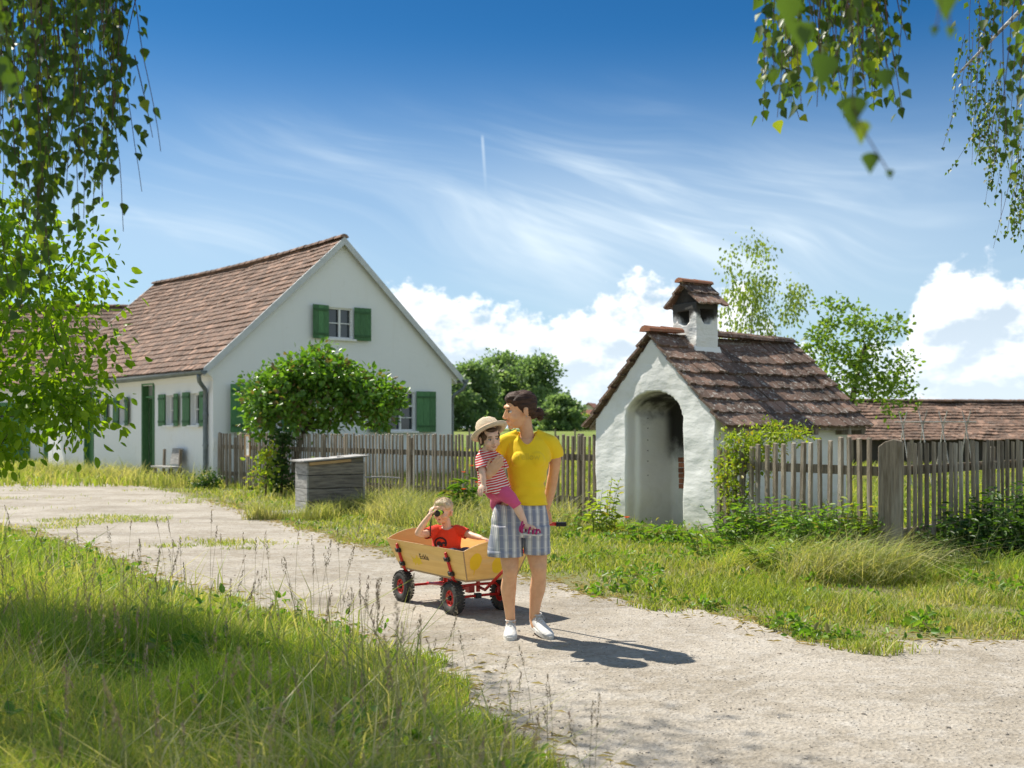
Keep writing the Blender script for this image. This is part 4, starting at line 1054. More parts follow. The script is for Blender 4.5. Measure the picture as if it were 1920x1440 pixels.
crown = [tuple(p) for p in ell_pts(105, (-5.3, 8.0, 6.2), (2.1, 1.7, 2.2), .1)] + [(random.uniform(-3.4, -1.5), random.uniform(4.6, 6.2), random.uniform(4.8, 5.8)) for _ in range(26)]
birch('birch whose dark leafy strands hang down over the upper left corner', (-5.6, 7.0, 0), [(-5.6, 7.0, 0), (-5.5, 7.0, 2.2), (-5.3, 6.9, 4.5), (-5.0, 6.9, 7.5)],
      [([(-5.3, 6.9, 4.2), (-4.0, 6.0, 4.9), (-2.6, 5.0, 4.6), (-1.5, 4.4, 4.0)], .06), ([(-5.3, 6.9, 3.6), (-4, 5.4, 4.4), (-2.6, 4.4, 4.1), (-1.9, 4.0, 3.8)], .05), ([(-5.1, 6.9, 5.5), (-4.4, 7.6, 6.6), (-3.8, 8.0, 7.4)], .05),
       ([(-5.3, 6.9, 3.4), (-3.6, 4.2, 3.8), (-1.6, 2.4, 3.1)], .04)], st, crown)
st = []
def env2(px): return float(np.interp(px, [1470, 1490, 1520, 1560, 1600, 1640, 1680, 1720], [120, 225, 220, 250, 150, 175, 235, 180]))
for i in range(46):
    px = random.uniform(1478, 1712); Z = random.uniform(3.7, 4.7); e = env2(px) * random.uniform(.5, 1.0); p = at(px, e, Z); st.append((p.x + random.uniform(-.12, .02), p.y, 3.7, p.z))
for i in range(22):
    px = random.uniform(1835, 2010); Z = random.uniform(3.9, 4.6); e = random.uniform(120, 330) * (1 if px > 1870 else .75); p = at(px, e, Z); st.append((p.x + .1, p.y, 3.8, p.z, (-.05, 0)))
def near_bits(strand, tw, P, D, Nn, S, B):
    for chain, Z in (([(1560, -160), (1530, -20), (1512, 60), (1470, 110), (1432, 140)], 1.75), ([(1590, -200), (1596, 40), (1600, 200), (1622, 250), (1668, 325)], 1.7), ([(1770, -250), (1768, -40), (1760, 30), (1755, 52)], 1.6), ([(1770, -250), (1775, -40), (1780, 30), (1782, 52)], 1.62)):
        q = [at(a, b, Z) for a, b in chain]; tw.tube([a - B for a in q], .0011, 4, cap=False)
    for (px, py, s, Z, ax, dz) in ((1497, 38, .046, 1.72, .15, -1), (1600, 178, .046, 1.7, -.05, -1), (1547, 100, .05, 1.75, -.1, -1), (1632, 285, .030, 1.7, 0, -1), (1612, 225, .034, 1.72, .1, -1), (1668, 318, .013, 1.68, .1, -1),
                              (1430, 145, .012, 1.75, 0, -1), (1452, 125, .022, 1.75, -.1, -1), (1770, -22, .042, 1.6, .1, -1), (1752, 48, .014, 1.6, 0, -1), (1782, 48, .017, 1.6, 0, -1), (1475, -8, .05, 1.75, .1, -1), (1660, 128, .04, 2.2, 0, -1)):
        P.append(at(px, py, Z) - B); D.append(Vector((ax, 0, dz))); Nn.append(Vector((random.uniform(-.3, .3), -1, .2))); S.append(s * 1.12)
crown = [(random.uniform(1.0, 4.5), random.uniform(2.4, 4.4), random.uniform(4.0, 5.2)) for _ in range(10)]
birch('birch with sunlit leaves hanging in from the top right, some close to the lens', (6.2, 3.4, 0), [(6.2, 3.4, 0), (6.1, 3.4, 2), (5.9, 3.5, 4.2), (5.6, 3.5, 6)],
      [([(5.9, 3.5, 4.2), (4.2, 3.9, 4.8), (2.6, 4.1, 4.4), (1.0, 4.1, 3.8)], .05), ([(5.9, 3.5, 3.6), (4.0, 3.2, 4.0), (2.0, 2.4, 3.2), (.6, 1.75, 2.3)], .04)], st, crown, extra=near_bits)
st = []
for i in range(46):
    px = random.uniform(1782, 2080); Z = random.uniform(9.4, 11.5); lo = float(np.interp(px, [1782, 1830, 1870, 1920, 2080], [260, 330, 455, 478, 560])); e = lo * random.uniform(.72, 1.0)
    p = at(px, e, Z); st.append((p.x + .1, p.y, p.z + random.uniform(.5, 1.6), p.z, (-.1, 0)))
p = at(1770, 322, 10); st.append((p.x + .5, p.y, p.z + .7, p.z, (-.5, 0)))
birch('birch further back with small leaves, hanging along the right edge', (7.6, 10.6, 0), [(7.6, 10.6, 0), (7.5, 10.6, 2), (7.3, 10.6, 4.5), (7.0, 10.6, 7.5)],
      [([(7.3, 10.6, 4.5), (6, 10.4, 5.6), (4.8, 10.2, 5.4), (4.0, 10.0, 4.6)], .05), ([(7.4, 10.6, 3.5), (6.2, 10.2, 4.4), (5.0, 10.0, 4.2)], .04)], st, [(random.uniform(4.6, 7), random.uniform(9.8, 11.2), random.uniform(5.2, 7.5)) for _ in range(14)], leaf=.045, step=.022)

# ---------------------------------------------------------------- grass
def grass_mat(name, a, b_, dry, trans=.45, yfade=None):
    m, N, b = base_mat(name); r = N.new('ShaderNodeAttribute', attribute_name='rnd').outputs['Fac']; tc = N.new('ShaderNodeTexCoord').outputs['Object']
    c = N.mix(r, a, b_); n = N.noise(tc, .8, 4, .6)
    c = N.mix(N.ramp(N.m('MULTIPLY_ADD', r, .35, n), .62, .85, 0, .85), c, dry)
    N.put(b.inputs['Base Color'], c); b.inputs['Roughness'].default_value = .5; b.inputs['Specular IOR Level'].default_value = .3
    t = N.new('ShaderNodeBsdfTranslucent'); N.put(t.inputs[0], N.mix(1.0, c, (1.35, 1.35, .5), 'MULTIPLY'))
    mx = N.new('ShaderNodeMixShader'); mx.inputs[0].default_value = trans; N.l.new(b.outputs[0], mx.inputs[1]); N.l.new(t.outputs[0], mx.inputs[2])
    N.l.new(mx.outputs[0], m.node_tree.nodes['Material Output'].inputs[0]); return m
M['g_verge'] = grass_mat('verge_grass', (.21, .29, .045), (.35, .40, .08), (.52, .46, .24))
M['g_meadow'] = grass_mat('meadow_grass', (.16, .30, .03), (.38, .47, .06), (.56, .52, .18))
M['g_long'] = grass_mat('long_grass', (.24, .29, .09), (.38, .39, .16), (.58, .52, .30))
M['g_seed'] = mat('seed_heads', (.46, .37, .24), (.26, .16, .11), 20, .8, rv=.3)
def scatter(n, z0, z1, pw=1.6, xm=.62, left=-.62):
    u = rng.random(n); e = 1 - pw
    y = (z0 ** e + u * (z1 ** e - z0 ** e)) ** (1 / e); x = y * (left + (xm - left) * rng.random(n)); return x, y
def nz(x, y, f, s=0.0):
    return np.array([mnoise.noise(Vector((a * f + s, b * f, s))) for a, b in zip(x, y)])
FENCE = [(-7.10, 27.10), (-6.55, 26.55), (-3.2, 22.0), (1.36, 16.5), (2.5, 14.0), (2.55, 13.5), (3.78, 11.4), (7.6, 15.3), (30, 30)]
fx = np.array([p[0] for p in FENCE]); fy = np.array([p[1] for p in FENCE])
def fence_dist(x, y):
    """signed: positive in front of the fence line (towards the path)"""
    d = np.full(x.shape, 1e9)
    for (a, b), (c, e) in zip(FENCE[:-1], FENCE[1:]):
        L2 = (c - a) ** 2 + (e - b) ** 2; t = np.clip(((x - a) * (c - a) + (y - b) * (e - b)) / L2, 0, 1)
        d = np.minimum(d, np.hypot(x - a - t * (c - a), y - b - t * (e - b)))
    return np.where(y < np.interp(x, fx, fy), d, -d)
def path_dist(x, y):
    E = np.array(wob(far_e, .14)); out = np.empty(len(x))
    for i in range(0, len(x), 4000):
        out[i:i + 4000] = np.sqrt(((x[i:i + 4000, None] - E[None, ::2, 0]) ** 2 + (y[i:i + 4000, None] - E[None, ::2, 1]) ** 2).min(1))
    return out
def near_dist(x, y):
    E = np.array(wob(near_e, .14)); out = np.empty(len(x))
    for i in range(0, len(x), 4000):
        out[i:i + 4000] = np.sqrt(((x[i:i + 4000, None] - E[None, ::2, 0]) ** 2 + (y[i:i + 4000, None] - E[None, ::2, 1]) ** 2).min(1))
    return out
PX = PATH
def side_mask(x, y):       # True on the fence side of the path
    return y > np.interp(x, [p[0] for p in far_e], [p[1] for p in far_e]) - .4
# house footprints to keep clear
def in_box(x, y, o, u, v, L, W_):
    dx, dy = x - o[0], y - o[1]; a = dx * u[0] + dy * u[1]; b = dx * v[0] + dy * v[1]; return (a > 0) & (a < L) & (b > 0) & (b < W_)
def blocked(x, y):
    return in_box(x, y, HP, HG, HS, HW, HL) | in_box(x, y, OL, OG, OS, OW, OD) | in_box(x, y, (pb.location.x, pb.location.y), u, v, Lu, Lv)
# verge between path and fence
x, y = scatter(230000, 6.6, 48, 1.75, .56, -.56)
ins = inside(x, y, PATHN); fd = fence_dist(x, y); pd = path_dist(x, y)
keep = side_mask(x, y) & ~blocked(x, y) & (fd > -.35)
clump = nz(x, y, 1.1, 4)
keep &= np.where(ins, (pd < .9) & (clump + rng.normal(size=len(x)) * .10 > .05 + pd * 1.1), rng.random(len(x)) < .45 + .5 * np.clip(pd * 2, 0, 1) + clump)
x, y, fd, pd, cl = x[keep], y[keep], fd[keep], pd[keep], clump[keep]
H = (.028 + .055 * rng.random(len(x)) ** 1.5) * (1 + 1.2 * np.clip(cl, -.5, 1)) * (.55 + .75 * np.clip(pd / .8, 0, 1)) * np.where(y > 18, 1.35, 1.1)
H *= np.where(fd < .55, 1.7, 1.0)
V_, F_ = blades(np.stack([x, y, np.zeros(len(x))], 1), H, .0045 + .00065 * y, .55, .5)
tag(mesh_np('verge_grass', V_, F_, M['g_verge'], None, np.repeat(rng.random(len(x)), 3)), 'short yellow-green grass on the verge between the path and the fences', 'grass', kind='stuff')
# grass tufts in the left yard inside the path
x, y = scatter(60000, 13, 40, 1.6, -.12, -.52); cl = nz(x, y, .55, 21) + .5 * nz(x, y * 2.2, 1.3, 5)
keep = inside(x, y, PATHN) & (cl + rng.normal(size=len(x)) * .12 > .38)
x, y = x[keep], y[keep]
V_, F_ = blades(np.stack([x, y, np.full(len(x), .004)], 1), .02 + .045 * rng.random(len(x)), .012, .7, .5)
tag(mesh_np('yard_grass', V_, F_, M['g_verge'], None, np.repeat(rng.random(len(x)), 3)), 'thin patches of trodden grass growing in the gravel of the yard', 'grass', kind='stuff')
# foreground meadow
x, y = scatter(330000, 2.3, 17, 1.55, .30, -.62)
keep = ~inside(x, y, PATHN) & ~side_mask(x, y); x, y = x[keep], y[keep]; nd = near_dist(x, y); cl = nz(x, y, 1.3, 8)
keep = rng.random(len(x)) < .5 + .5 * np.clip(nd * 1.5, 0, 1) + cl * .6; x, y, nd, cl = x[keep], y[keep], nd[keep], cl[keep]
grow_ = np.clip((nd - .15) / 1.1, 0, 1)
H = (.05 + .05 * rng.random(len(x))) + grow_ * (.10 + .22 * rng.random(len(x)) ** 1.5) * (1 + .8 * np.clip(cl, -.5, 1)) * np.clip(1.25 - y / 24, .5, 1)
V_, F_ = blades(np.stack([x, y, np.zeros(len(x))], 1), H, .0028 + .0005 * y, .42, .6)
tag(mesh_np('meadow_grass', V_, F_, M['g_meadow'], None, np.repeat(rng.random(len(x)), 3)), 'tall uncut meadow grass filling the lower left foreground', 'grass', kind='stuff')
x, y = scatter(16000, 2.3, 15, 1.5, .30, -.62); k = ~inside(x, y, PATHN) & ~side_mask(x, y); x, y = x[k], y[k]; nd = near_dist(x, y); cl = nz(x, y, .9, 55)
k = (nd > .25) & (cl + rng.normal(size=len(x)) * .15 > -.02); x, y = x[k], y[k]
V_, F_ = blades(np.stack([x, y, np.zeros(len(x))], 1), .22 + .34 * rng.random(len(x)) ** 2, .007 + .0006 * y, .6, .9)
tag(mesh_np('coarse_grass', V_, F_, M['g_long'], None, np.repeat(rng.random(len(x)), 3)), 'pale arching coarse grass leaves mixed into the foreground meadow', 'grass', kind='stuff')
x, y = scatter(9000, 2.6, 14, 1.5, .30, -.62); k = ~inside(x, y, PATHN) & ~side_mask(x, y); x, y = x[k], y[k]; cl = nz(x, y, 1.2, 77); k = (cl + rng.normal(size=len(x)) * .08 > .16) & (near_dist(x, y) > .2); x, y = x[k], y[k]; n_ = len(x)
rp = 3; P_ = np.repeat(np.stack([x, y, .03 + .22 * rng.random(n_)], 1), rp, 0) + rng.normal(size=(n_ * rp, 3)) * np.array([.02, .02, .02]); P_[:, 2] = np.abs(P_[:, 2])
tag(leaves('meadow_weeds', P_, rdir(n_ * rp, .3), rdir(n_ * rp, 1.5), .035 + .04 * rng.random(n_ * rp), M['lf_weed'], None, .6, 'oval', curl=.25), 'small broad-leaved weeds growing through the foreground meadow', 'weeds', kind='stuff')
x, y = scatter(14000, 7, 22, 1.6, .5, -.3); k = side_mask(x, y) & ~blocked(x, y) & (fence_dist(x, y) > -.2) & ~inside(x, y, PATHN); x, y = x[k], y[k]; cl = nz(x, y, 1.3, 91); k = cl + rng.normal(size=len(x)) * .08 + .25 * np.exp(-fence_dist(x, y)) > .24; x, y = x[k], y[k]; n_ = len(x)
P_ = np.repeat(np.stack([x, y, .02 + .10 * rng.random(n_) * np.exp(-.5 * fence_dist(x, y) + .5)], 1), rp, 0) + rng.normal(size=(n_ * rp, 3)) * np.array([.03, .03, .02]); P_[:, 2] = np.abs(P_[:, 2])
tag(leaves('verge_weeds', P_, rdir(n_ * rp, .3), rdir(n_ * rp, 1.5), .03 + .05 * rng.random(n_ * rp), M['lf_weed'], None, .55, 'oval', curl=.25), 'low broad-leaved weeds scattered through the verge', 'weeds', kind='stuff')
# flowering stalks over the meadow
P0 = []; sm_ = MB(); hd = []
for i in range(300):
    y_ = 2.6 + 5.2 * random.random() ** 1.2; x_ = random.uniform(-.52, .12) * y_
    if inside(np.array([x_]), np.array([y_]), PATHN)[0]: continue
    if side_mask(np.array([x_]), np.array([y_]))[0]: continue
    ndv = near_dist(np.array([x_]), np.array([y_]))[0]
    h = random.uniform(.42, .86) * (1 if ndv > .5 else .55); a = random.random() * 6.28; l = random.uniform(.02, .16)
    q = [Vector((x_ + math.cos(a) * l * t * t * h * 1.4, y_ + math.sin(a) * l * t * t * h * 1.4, h * t)) for t in (0, .35, .7, 1.0)]
    sm_.tube(q, [.0014, .0012, .001, .0008], 3, cap=False, r=random.random())
    P0.append((q[-1], (q[-1] - q[-2]).normalized(), h))
seed_ob = sm_
SP, SD, SN, SL = [], [], [], []
for (p, d, h) in P0:
    L = random.uniform(.05, .13); n = int(L / .0035); fat = random.choice([.004, .007, .014])
    for k in range(n):
        t = k / n; a = random.random() * 6.28; s = Vector((math.cos(a), math.sin(a), 0))
        SP.append(tuple(p - d * L * .5 + d * L * t + s * fat * math.sin(math.pi * min(1, t + .15)) * .6)); SD.append(tuple(d + s * .55)); SN.append(tuple(s + Vector((0, 0, .2)))); SL.append(random.uniform(.008, .014))
M['g_stalk'] = mat('grass_stalk', (.20, .20, .08), (.28, .22, .11), 3, .7, rv=.3)
V1 = np.array(sm_.v); F1 = [f for f in sm_.f]
sob = sm_.build('grass_stalks', M['g_stalk'], None, fix=False); tag(sob, 'thin tall flowering grass stalks standing above the foreground meadow', 'grass', kind='stuff')
so_ = leaves('seed_heads', np.array(SP), np.array(SD), np.array(SN), np.array(SL), M['g_seed'], sob, .5)
# long pale grass along the fence and around the plank box
def long_grass(n, poly, h0, h1, w, name, label, m='g_long', lean=.5, curve=.7, dens=None, z=0.0):
    poly = [tuple(p) for p in poly]; xs = [p[0] for p in poly]; ys = [p[1] for p in poly]
    x = rng.uniform(min(xs), max(xs), n); y = rng.uniform(min(ys), max(ys), n); k = inside(x, y, poly) & ~blocked(x, y)
    x, y = x[k], y[k]; c = nz(x, y, 1.4, 31); k = rng.random(len(x)) < .62 + c * 1.2; x, y, c = x[k], y[k], c[k]
    H = (h0 + (h1 - h0) * rng.random(len(x)) ** 1.4) * (1 + .6 * c)
    V_, F_ = blades(np.stack([x, y, np.zeros(len(x))], 1), H, w, lean, curve)
    return tag(mesh_np(name, V_, F_, M[m], None, np.repeat(rng.random(len(x)), 3)), label, 'grass', kind='stuff')
long_grass(46000, [(-2.6, 17.8), (-1.4, 15.6), (-.2, 14.4), (.5, 14.4), (.85, 15.6), (.9, 16.2), (-.6, 18.9), (-3.0, 22.0), (-4.2, 23.2), (-4.0, 20.6), (-3.0, 19.0)], .12, .46, .010, 'fence_grass', 'long pale seeding grass along the foot of the long picket fence')
long_grass(14000, [(-4.2, 17.3), (-2.9, 17.2), (-2.1, 17.4), (-2.3, 18.6), (-3.0, 18.0)], .10, .38, .010, 'box_grass', 'rough grass growing round the foot of the plank box')
long_grass(24000, [(-7.1, 26.6), (-8.2, 26.4), (-12, 30.2), (-15.5, 34.5), (-15.0, 36), (-11.2, 32), (-7.4, 27.4)], .18, .55, .018, 'wall_grass', 'sunny tall grass growing along the white side wall of the farmhouse', lean=.35)
long_grass(30000, [(2.7, 11.2), (3.6, 9.9), (5.0, 10.3), (8.5, 13.5), (8.3, 15), (6.4, 13.6), (3.9, 11.2), (2.7, 13.2), (2.1, 12.6)], .08, .26, .008, 'corner_grass', 'rough tall grass at the foot of the fences near the broad post', 'g_meadow')
long_grass(26000, [(2.75, 14.0), (4.0, 11.7), (8.5, 16), (14, 24), (6, 22), (4.9, 17)], .15, .60, .012, 'garden_growth', 'bright green growth in the garden behind the right fence', 'g_meadow')
x, y = scatter(60000, 20, 70, 1.4, .56, -.56); k = (fence_dist(x, y) < -.3) & ~blocked(x, y); x, y = x[k], y[k]
V_, F_ = blades(np.stack([x, y, np.array([terrain(b) for b in y])], 1), .12 + .25 * rng.random(len(x)), .012 + .0008 * y, .4, .5)
tag(mesh_np('field_grass', V_, F_, M['g_verge'], None, np.repeat(rng.random(len(x)), 3)), 'field grass behind the picket fences', 'grass', kind='stuff')
# combed-over heap of dry grass in front of the fence corner
def mound(c, r, h, n, name, label, m, L0, L1, w):
    a = rng.random(n) * 6.28; rr = np.sqrt(rng.random(n)); x = c[0] + r[0] * rr * np.cos(a); y = c[1] + r[1] * rr * np.sin(a); z = h * (1 - rr ** 2) * (.4 + .6 * rng.random(n))
    az = np.where(rng.random(n) < .6, rng.normal(size=n) * .6 - .35, rng.random(n) * 6.28)
    V_, F_ = blades(np.stack([x, y, z * .75], 1), L0 + (L1 - L0) * rng.random(n), w, 1.3, 1.1, az=az)
    V_[:, 2] = np.maximum(V_[:, 2] - .0, .003)
    return tag(mesh_np(name, V_, F_, M[m], None, np.repeat(rng.random(n), 3)), label, 'grass', kind='stuff')
mound((3.15, 10.45), (.70, .42), .20, 1500, 'grass_heap', 'bent-over heap of long dry grass in front of the broad post', 'g_long', .14, .50, .007)
mound((2.55, 11.2), (.55, .35), .18, 1300, 'grass_heap', 'tangled heap of long grass left of the dry one, below the climbing rose', 'g_meadow', .12, .36, .0065)

# straw and dry litter along the path edges
n_ = 5200; E_ = np.array(wob(far_e, .2) + wob(near_e, .2)); E_ = E_[(E_[:, 1] > 4) & (E_[:, 1] < 22) & (np.abs(E_[:, 0]) < 9)]; idx = rng.integers(0, len(E_), n_)
xy = E_[idx] + rng.normal(size=(n_, 2)) * .16; a_ = rng.random(n_) * 6.28; D_ = np.stack([np.cos(a_), np.sin(a_), rng.normal(size=n_) * .06 + .03], 1)
tag(leaves('straw_litter', np.column_stack([xy, .006 + .012 * rng.random(n_)]), D_, np.tile([[0, 0, 1.0]], (n_, 1)), .03 + .09 * rng.random(n_), grass_mat('dry_straw', (.42, .34, .19), (.62, .52, .32), (.5, .42, .26), .2), None, .05), 'dry straw and grass litter lying along the path edges', 'straw', kind='stuff')
# leafy plants: stems with leaves
def plant(name, label, cat, x, y, n, h, spread, size, m, wr=.4, kind='oval', group=None, lean=.2, flowers=None, per=.045):
    root = empty(name, (x, y, 0), 0, label, cat, group); mb = MB(); P = []; D = []; Nn = []; S = []
    for i in range(n):
        a = random.random() * 6.28; r = math.sqrt(random.random()); bx_, by_ = spread[0] * r * math.cos(a), spread[1] * r * math.sin(a); hh = h * random.uniform(.55, 1.0) * (1 - .3 * r)
        tx = lean * random.gauss(0, 1) * hh * .5 + bx_ * .3; ty = lean * random.gauss(0, 1) * hh * .5
        q = [Vector((bx_ + tx * t * t, by_ + ty * t * t, hh * t)) for t in (0, .33, .66, 1)]; mb.tube(q, [.006, .005, .004, .002], 4, cap=False)
        k = int(hh / per)
        for j in range(k):
            t = .12 + .88 * (j + random.random() * .5) / k; c = Vector((bx_ + tx * t * t, by_ + ty * t * t, hh * t)); an = j * 2.4 + random.gauss(0, .4); d = Vector((math.cos(an), math.sin(an), random.uniform(-.2, .7)))
            P.append(tuple(c)); D.append(tuple(d)); Nn.append((random.gauss(0, .25), random.gauss(0, .25), 1)); S.append(size * random.uniform(.6, 1.15) * (1 - .35 * t))
    mb.build('stems', M['stem'], root, fix=False); leaves('foliage', np.array(P), np.array(D), np.array(Nn), np.array(S), m, root, wr, kind, curl=.3)
    return root
M['stem'] = mat('plant_stem', (.11, .17, .05), (.15, .16, .07), 5, .6)
gx = lambda px, Z: (px - 960) / FPX * Z
plant('nettle', 'taller of two bright nettles behind the plank box lid', 'nettle', gx(613, 20.5), 20.5, 3, 1.36, (.08, .08), .12, M['lf_rose'], .5, lean=.05, group='nettles behind the plank box', per=.05)
plant('nettle', 'shorter nettle left of the taller one behind the plank box', 'nettle', gx(588, 20.3), 20.3, 2, 1.22, (.05, .05), .11, M['lf_rose'], .5, lean=.05, group='nettles behind the plank box', per=.05)
plant('leafy_plant', 'upright light green leafy plant at the left foot of the bake house wall', 'plant', gx(1125, 14.9), 14.9, 12, .98, (.22, .18), .17, M['lf_rose'], .34, lean=.12)
plant('leafy_plant', 'broad leafy green plant growing in front of the arched niche', 'plant', gx(1205, 13.9), 13.9, 40, .34, (.42, .25), .17, M['lf_weed'], .34)
plant('leafy_plant', 'leafy plant spreading at the foot of the right oven pillar', 'plant', gx(1265, 13.7), 13.7, 16, .28, (.28, .2), .16, M['lf_weed'], .36)
plant('leafy_plant', 'low weeds between the bake house corner and the grass heap', 'plant', gx(1375, 12.2), 12.2, 70, .66, (.50, .45), .14, M['lf_weed'], .45)
plant('leafy_plant', 'dense weeds under the climbing rose at the pickets', 'plant', gx(1440, 12.1), 12.1, 95, .86, (.50, .35), .13, M['lf_weed'], .45)
plant('leafy_plant', 'dense green weeds before the pickets left of the broad post', 'plant', gx(1560, 11.4), 11.4, 95, .80, (.50, .28), .13, M['lf_weed'], .45)
plant('leafy_plant', 'bright weeds reaching up the pickets just left of the broad post', 'plant', gx(1610, 11.5), 11.5, 34, .92, (.30, .2), .12, M['lf_rose'], .42)
plant('leafy_plant', 'leafy weeds in the verge below the climbing rose', 'plant', gx(1560, 10.9), 10.9, 70, .44, (.75, .30), .12, M['lf_weed'], .42)
plant('leafy_plant', 'dark dock plants in the shade right of the broad post', 'plant', gx(1790, 11.6), 11.6, 90, .56, (.60, .40), .17, M['lf_deep'], .36)
plant('leafy_plant', 'dark leafy growth filling the right edge below the pickets', 'plant', gx(1890, 12.0), 12.0, 120, .95, (.62, .50), .15, M['lf_deep'], .42)
plant('leafy_plant', 'light green broad-leaved plants behind the pickets right of the broad post', 'plant', gx(1800, 13.9), 13.9, 60, .80, (1.2, .6), .15, M['lf_rose'], .45)
plant('leafy_plant', 'green plants behind the pickets under the bake house eave', 'plant', gx(1560, 14.0), 14.0, 40, .62, (.7, .5), .14, M['lf_rose'], .45)
plant('leafy_plant', 'weeds at the foot of the pickets behind the woman', 'plant', gx(1040, 15.4), 15.4, 40, .42, (.7, .4), .12, M['lf_weed'], .4)
plant('leafy_plant', 'reedy clump leaning before the pickets, left of the hat', 'plant', gx(862, 17.2), 17.2, 16, .85, (.25, .15), .34, M['lf_weed'], .07, lean=.25)
att = []
Zr = 13.2
for (px, py, rx, ry, k_) in ((1395, 835, 38, 26, 22), (1455, 818, 45, 16, 20), (1420, 860, 50, 30, 24), (1370, 880, 26, 40, 18), (1385, 930, 30, 30, 14), (1500, 812, 22, 10, 6), (1365, 820, 12, 12, 3), (1400, 960, 40, 25, 12)):
    c = at(px, py, Zr); s_ = Zr / FPX; cc_ = Vector((gx(1400, Zr), Zr, 0))
    for p in ell_pts(k_, (c.x - cc_.x, 0, c.z), (rx * s_, .22, ry * s_), .3): att.append(tuple(p))
tree('climbing_rose', 'yellow-green climbing rose scrambling over the pickets beside the bake house corner', 'rose', (gx(1400, Zr), Zr, 0), [(0, 0, 0), (-.05, 0, .5), (-.02, 0, .9), (.05, 0, 1.15)], att, .025, 24, (.065, .065, .06), .050, M['lf_rose'], M['bark'], .6, 'oval', sag=.12, rmin=.003)
# poppies
M['poppy'] = leaf_mat('poppy_petal', (.75, .07, .02), (.85, .12, .03), .5, (1, .8, .6))
for i, (px, py, Z, lb_) in enumerate(((884, 874, 16.8, 'red poppy left of the striped shirt, highest one at the fence'), (869, 886, 16.9, 'red poppy just below and left of the highest one'), (894, 905, 16.6, 'red poppy beside the toddler\'s arm'),
                               (869, 918, 16.4, 'lowest red poppy in the fence grass'), (1175, 971, 13.9, 'orange-red poppy before the left pillar of the niche'), (122, 842, 33, 'red poppy near the farmhouse door step'), (98, 836, 34, 'red poppy under the fruit tree branches'))):
    p = at(px, py, Z); root = empty('poppy', (p.x, p.y, 0), 0, lb_, 'poppy', 'red poppies'); st_ = MB(); st_.tube([(0, 0, 0), (.02, 0, p.z * .6), (0, 0, p.z)], .004, 4); st_.build('stem', M['stem'], root, fix=False)
    n = 5; an = np.arange(n) * 2 * np.pi / n; D_ = np.stack([np.cos(an), np.sin(an), np.full(n, .5)], 1); s_ = .045 if Z < 20 else .06
    leaves('petals', np.tile([[0, 0, p.z]], (n, 1)), D_, np.tile([[0, 0, 1.0]], (n, 1)), s_, M['poppy'], root, 1.2, 'oval')
# pebbles, crumbs and fallen leaves on the path
x, y = scatter(9000, 4.4, 16, 1.7, .56, -.5); k = inside(x, y, PATHN); x, y = x[k], y[k]; pbm = MB()
for a, b in zip(x, y):
    s = random.uniform(.002, .0055) * (2.2 if random.random() < .025 else 1)
    pbm.ell((a, b, .004 + s * .3), (s * random.uniform(.8, 1.4), s, s * .6), Matrix.Rotation(random.random() * 3, 3, 'Z'), 5, 3)
tag(pbm.build('pebbles', mat('pebble', (.46, .42, .37), (.26, .22, .18), 30, .9, rv=.55), None, fix=False), 'small loose stones scattered over the pale path', 'pebbles', kind='stuff')

# ---------------------------------------------------------------- figure machinery
def chain(mb, pts, rad, n=16, sq=1.0):
    pts = [Vector(p) for p in pts]
    # resample smoothly
    q = crom([tuple(p) for p in pts], max(.012, sum((b - a).length for a, b in zip(pts[:-1], pts[1:])) / 30)) if len(pts) > 2 else [tuple(pts[0].lerp(pts[1], i / 8)) for i in range(9)]
    q = [Vector(p) for p in q]; L = [0]
    for a, b in zip(q[:-1], q[1:]): L.append(L[-1] + (b - a).length)
    K = [0]
    for a, b in zip(pts[:-1], pts[1:]): K.append(K[-1] + (b - a).length)
    rr = [float(np.interp(l / L[-1], [k / K[-1] for k in K], rad)) for l in L]
    mb.tube(q, rr, n, sq=sq)
    for i in (0, -1): mb.ell(q[i], (rr[i],) * 3, None, 12, 8)
def rings(mb, rs, n=28, p=2.0):
    """stacked closed rings: (x, y, z, rx, ry)"""
    V = []; F = []
    for (x, y, z, rx, ry) in rs:
        for k in range(n):
            a = 2 * math.pi * k / n; c, s = math.cos(a), math.sin(a)
            V.append((x + rx * math.copysign(abs(c) ** (2 / p), c), y + ry * math.copysign(abs(s) ** (2 / p), s), z))
    for i in range(len(rs) - 1):
        for k in range(n):
            k2 = (k + 1) % n; F.append((i * n + k, i * n + k2, (i + 1) * n + k2, (i + 1) * n + k))
    F += [tuple(range(n - 1, -1, -1)), tuple((len(rs) - 1) * n + k for k in range(n))]
    mb.add(V, F)
def fuse(mb, name, m, parent, vox=.005, smooth=4, fac=.5, fn=None, cutf=None, solid=0.0, subdiv=False):
    """voxel-fuse overlapping shapes into one continuous surface, smooth it, wobble it, open it"""
    o = mb.build(name, m, parent)
    r = o.modifiers.new('r', 'REMESH'); r.mode = 'VOXEL'; r.voxel_size = vox; r.use_smooth_shade = True
    if smooth:
        s = o.modifiers.new('s', 'SMOOTH'); s.iterations = smooth; s.factor = fac
    bake(o); me = o.data
    if fn:
        me.update(); no = [v.normal.copy() for v in me.vertices]
        for v, nn in zip(me.vertices, no): v.co = v.co + nn * fn(v.co)
    if cutf:
        bm = bmesh.new(); bm.from_mesh(me)
        bmesh.ops.delete(bm, geom=[f for f in bm.faces if cutf(f.calc_center_median(), f.normal)], context='FACES'); bm.to_mesh(me); bm.free()
    if not me.materials: me.materials.append(m)
    me.shade_smooth()
    if solid:
        s = o.modifiers.new('so', 'SOLIDIFY'); s.thickness = solid; s.offset = 0
    return o
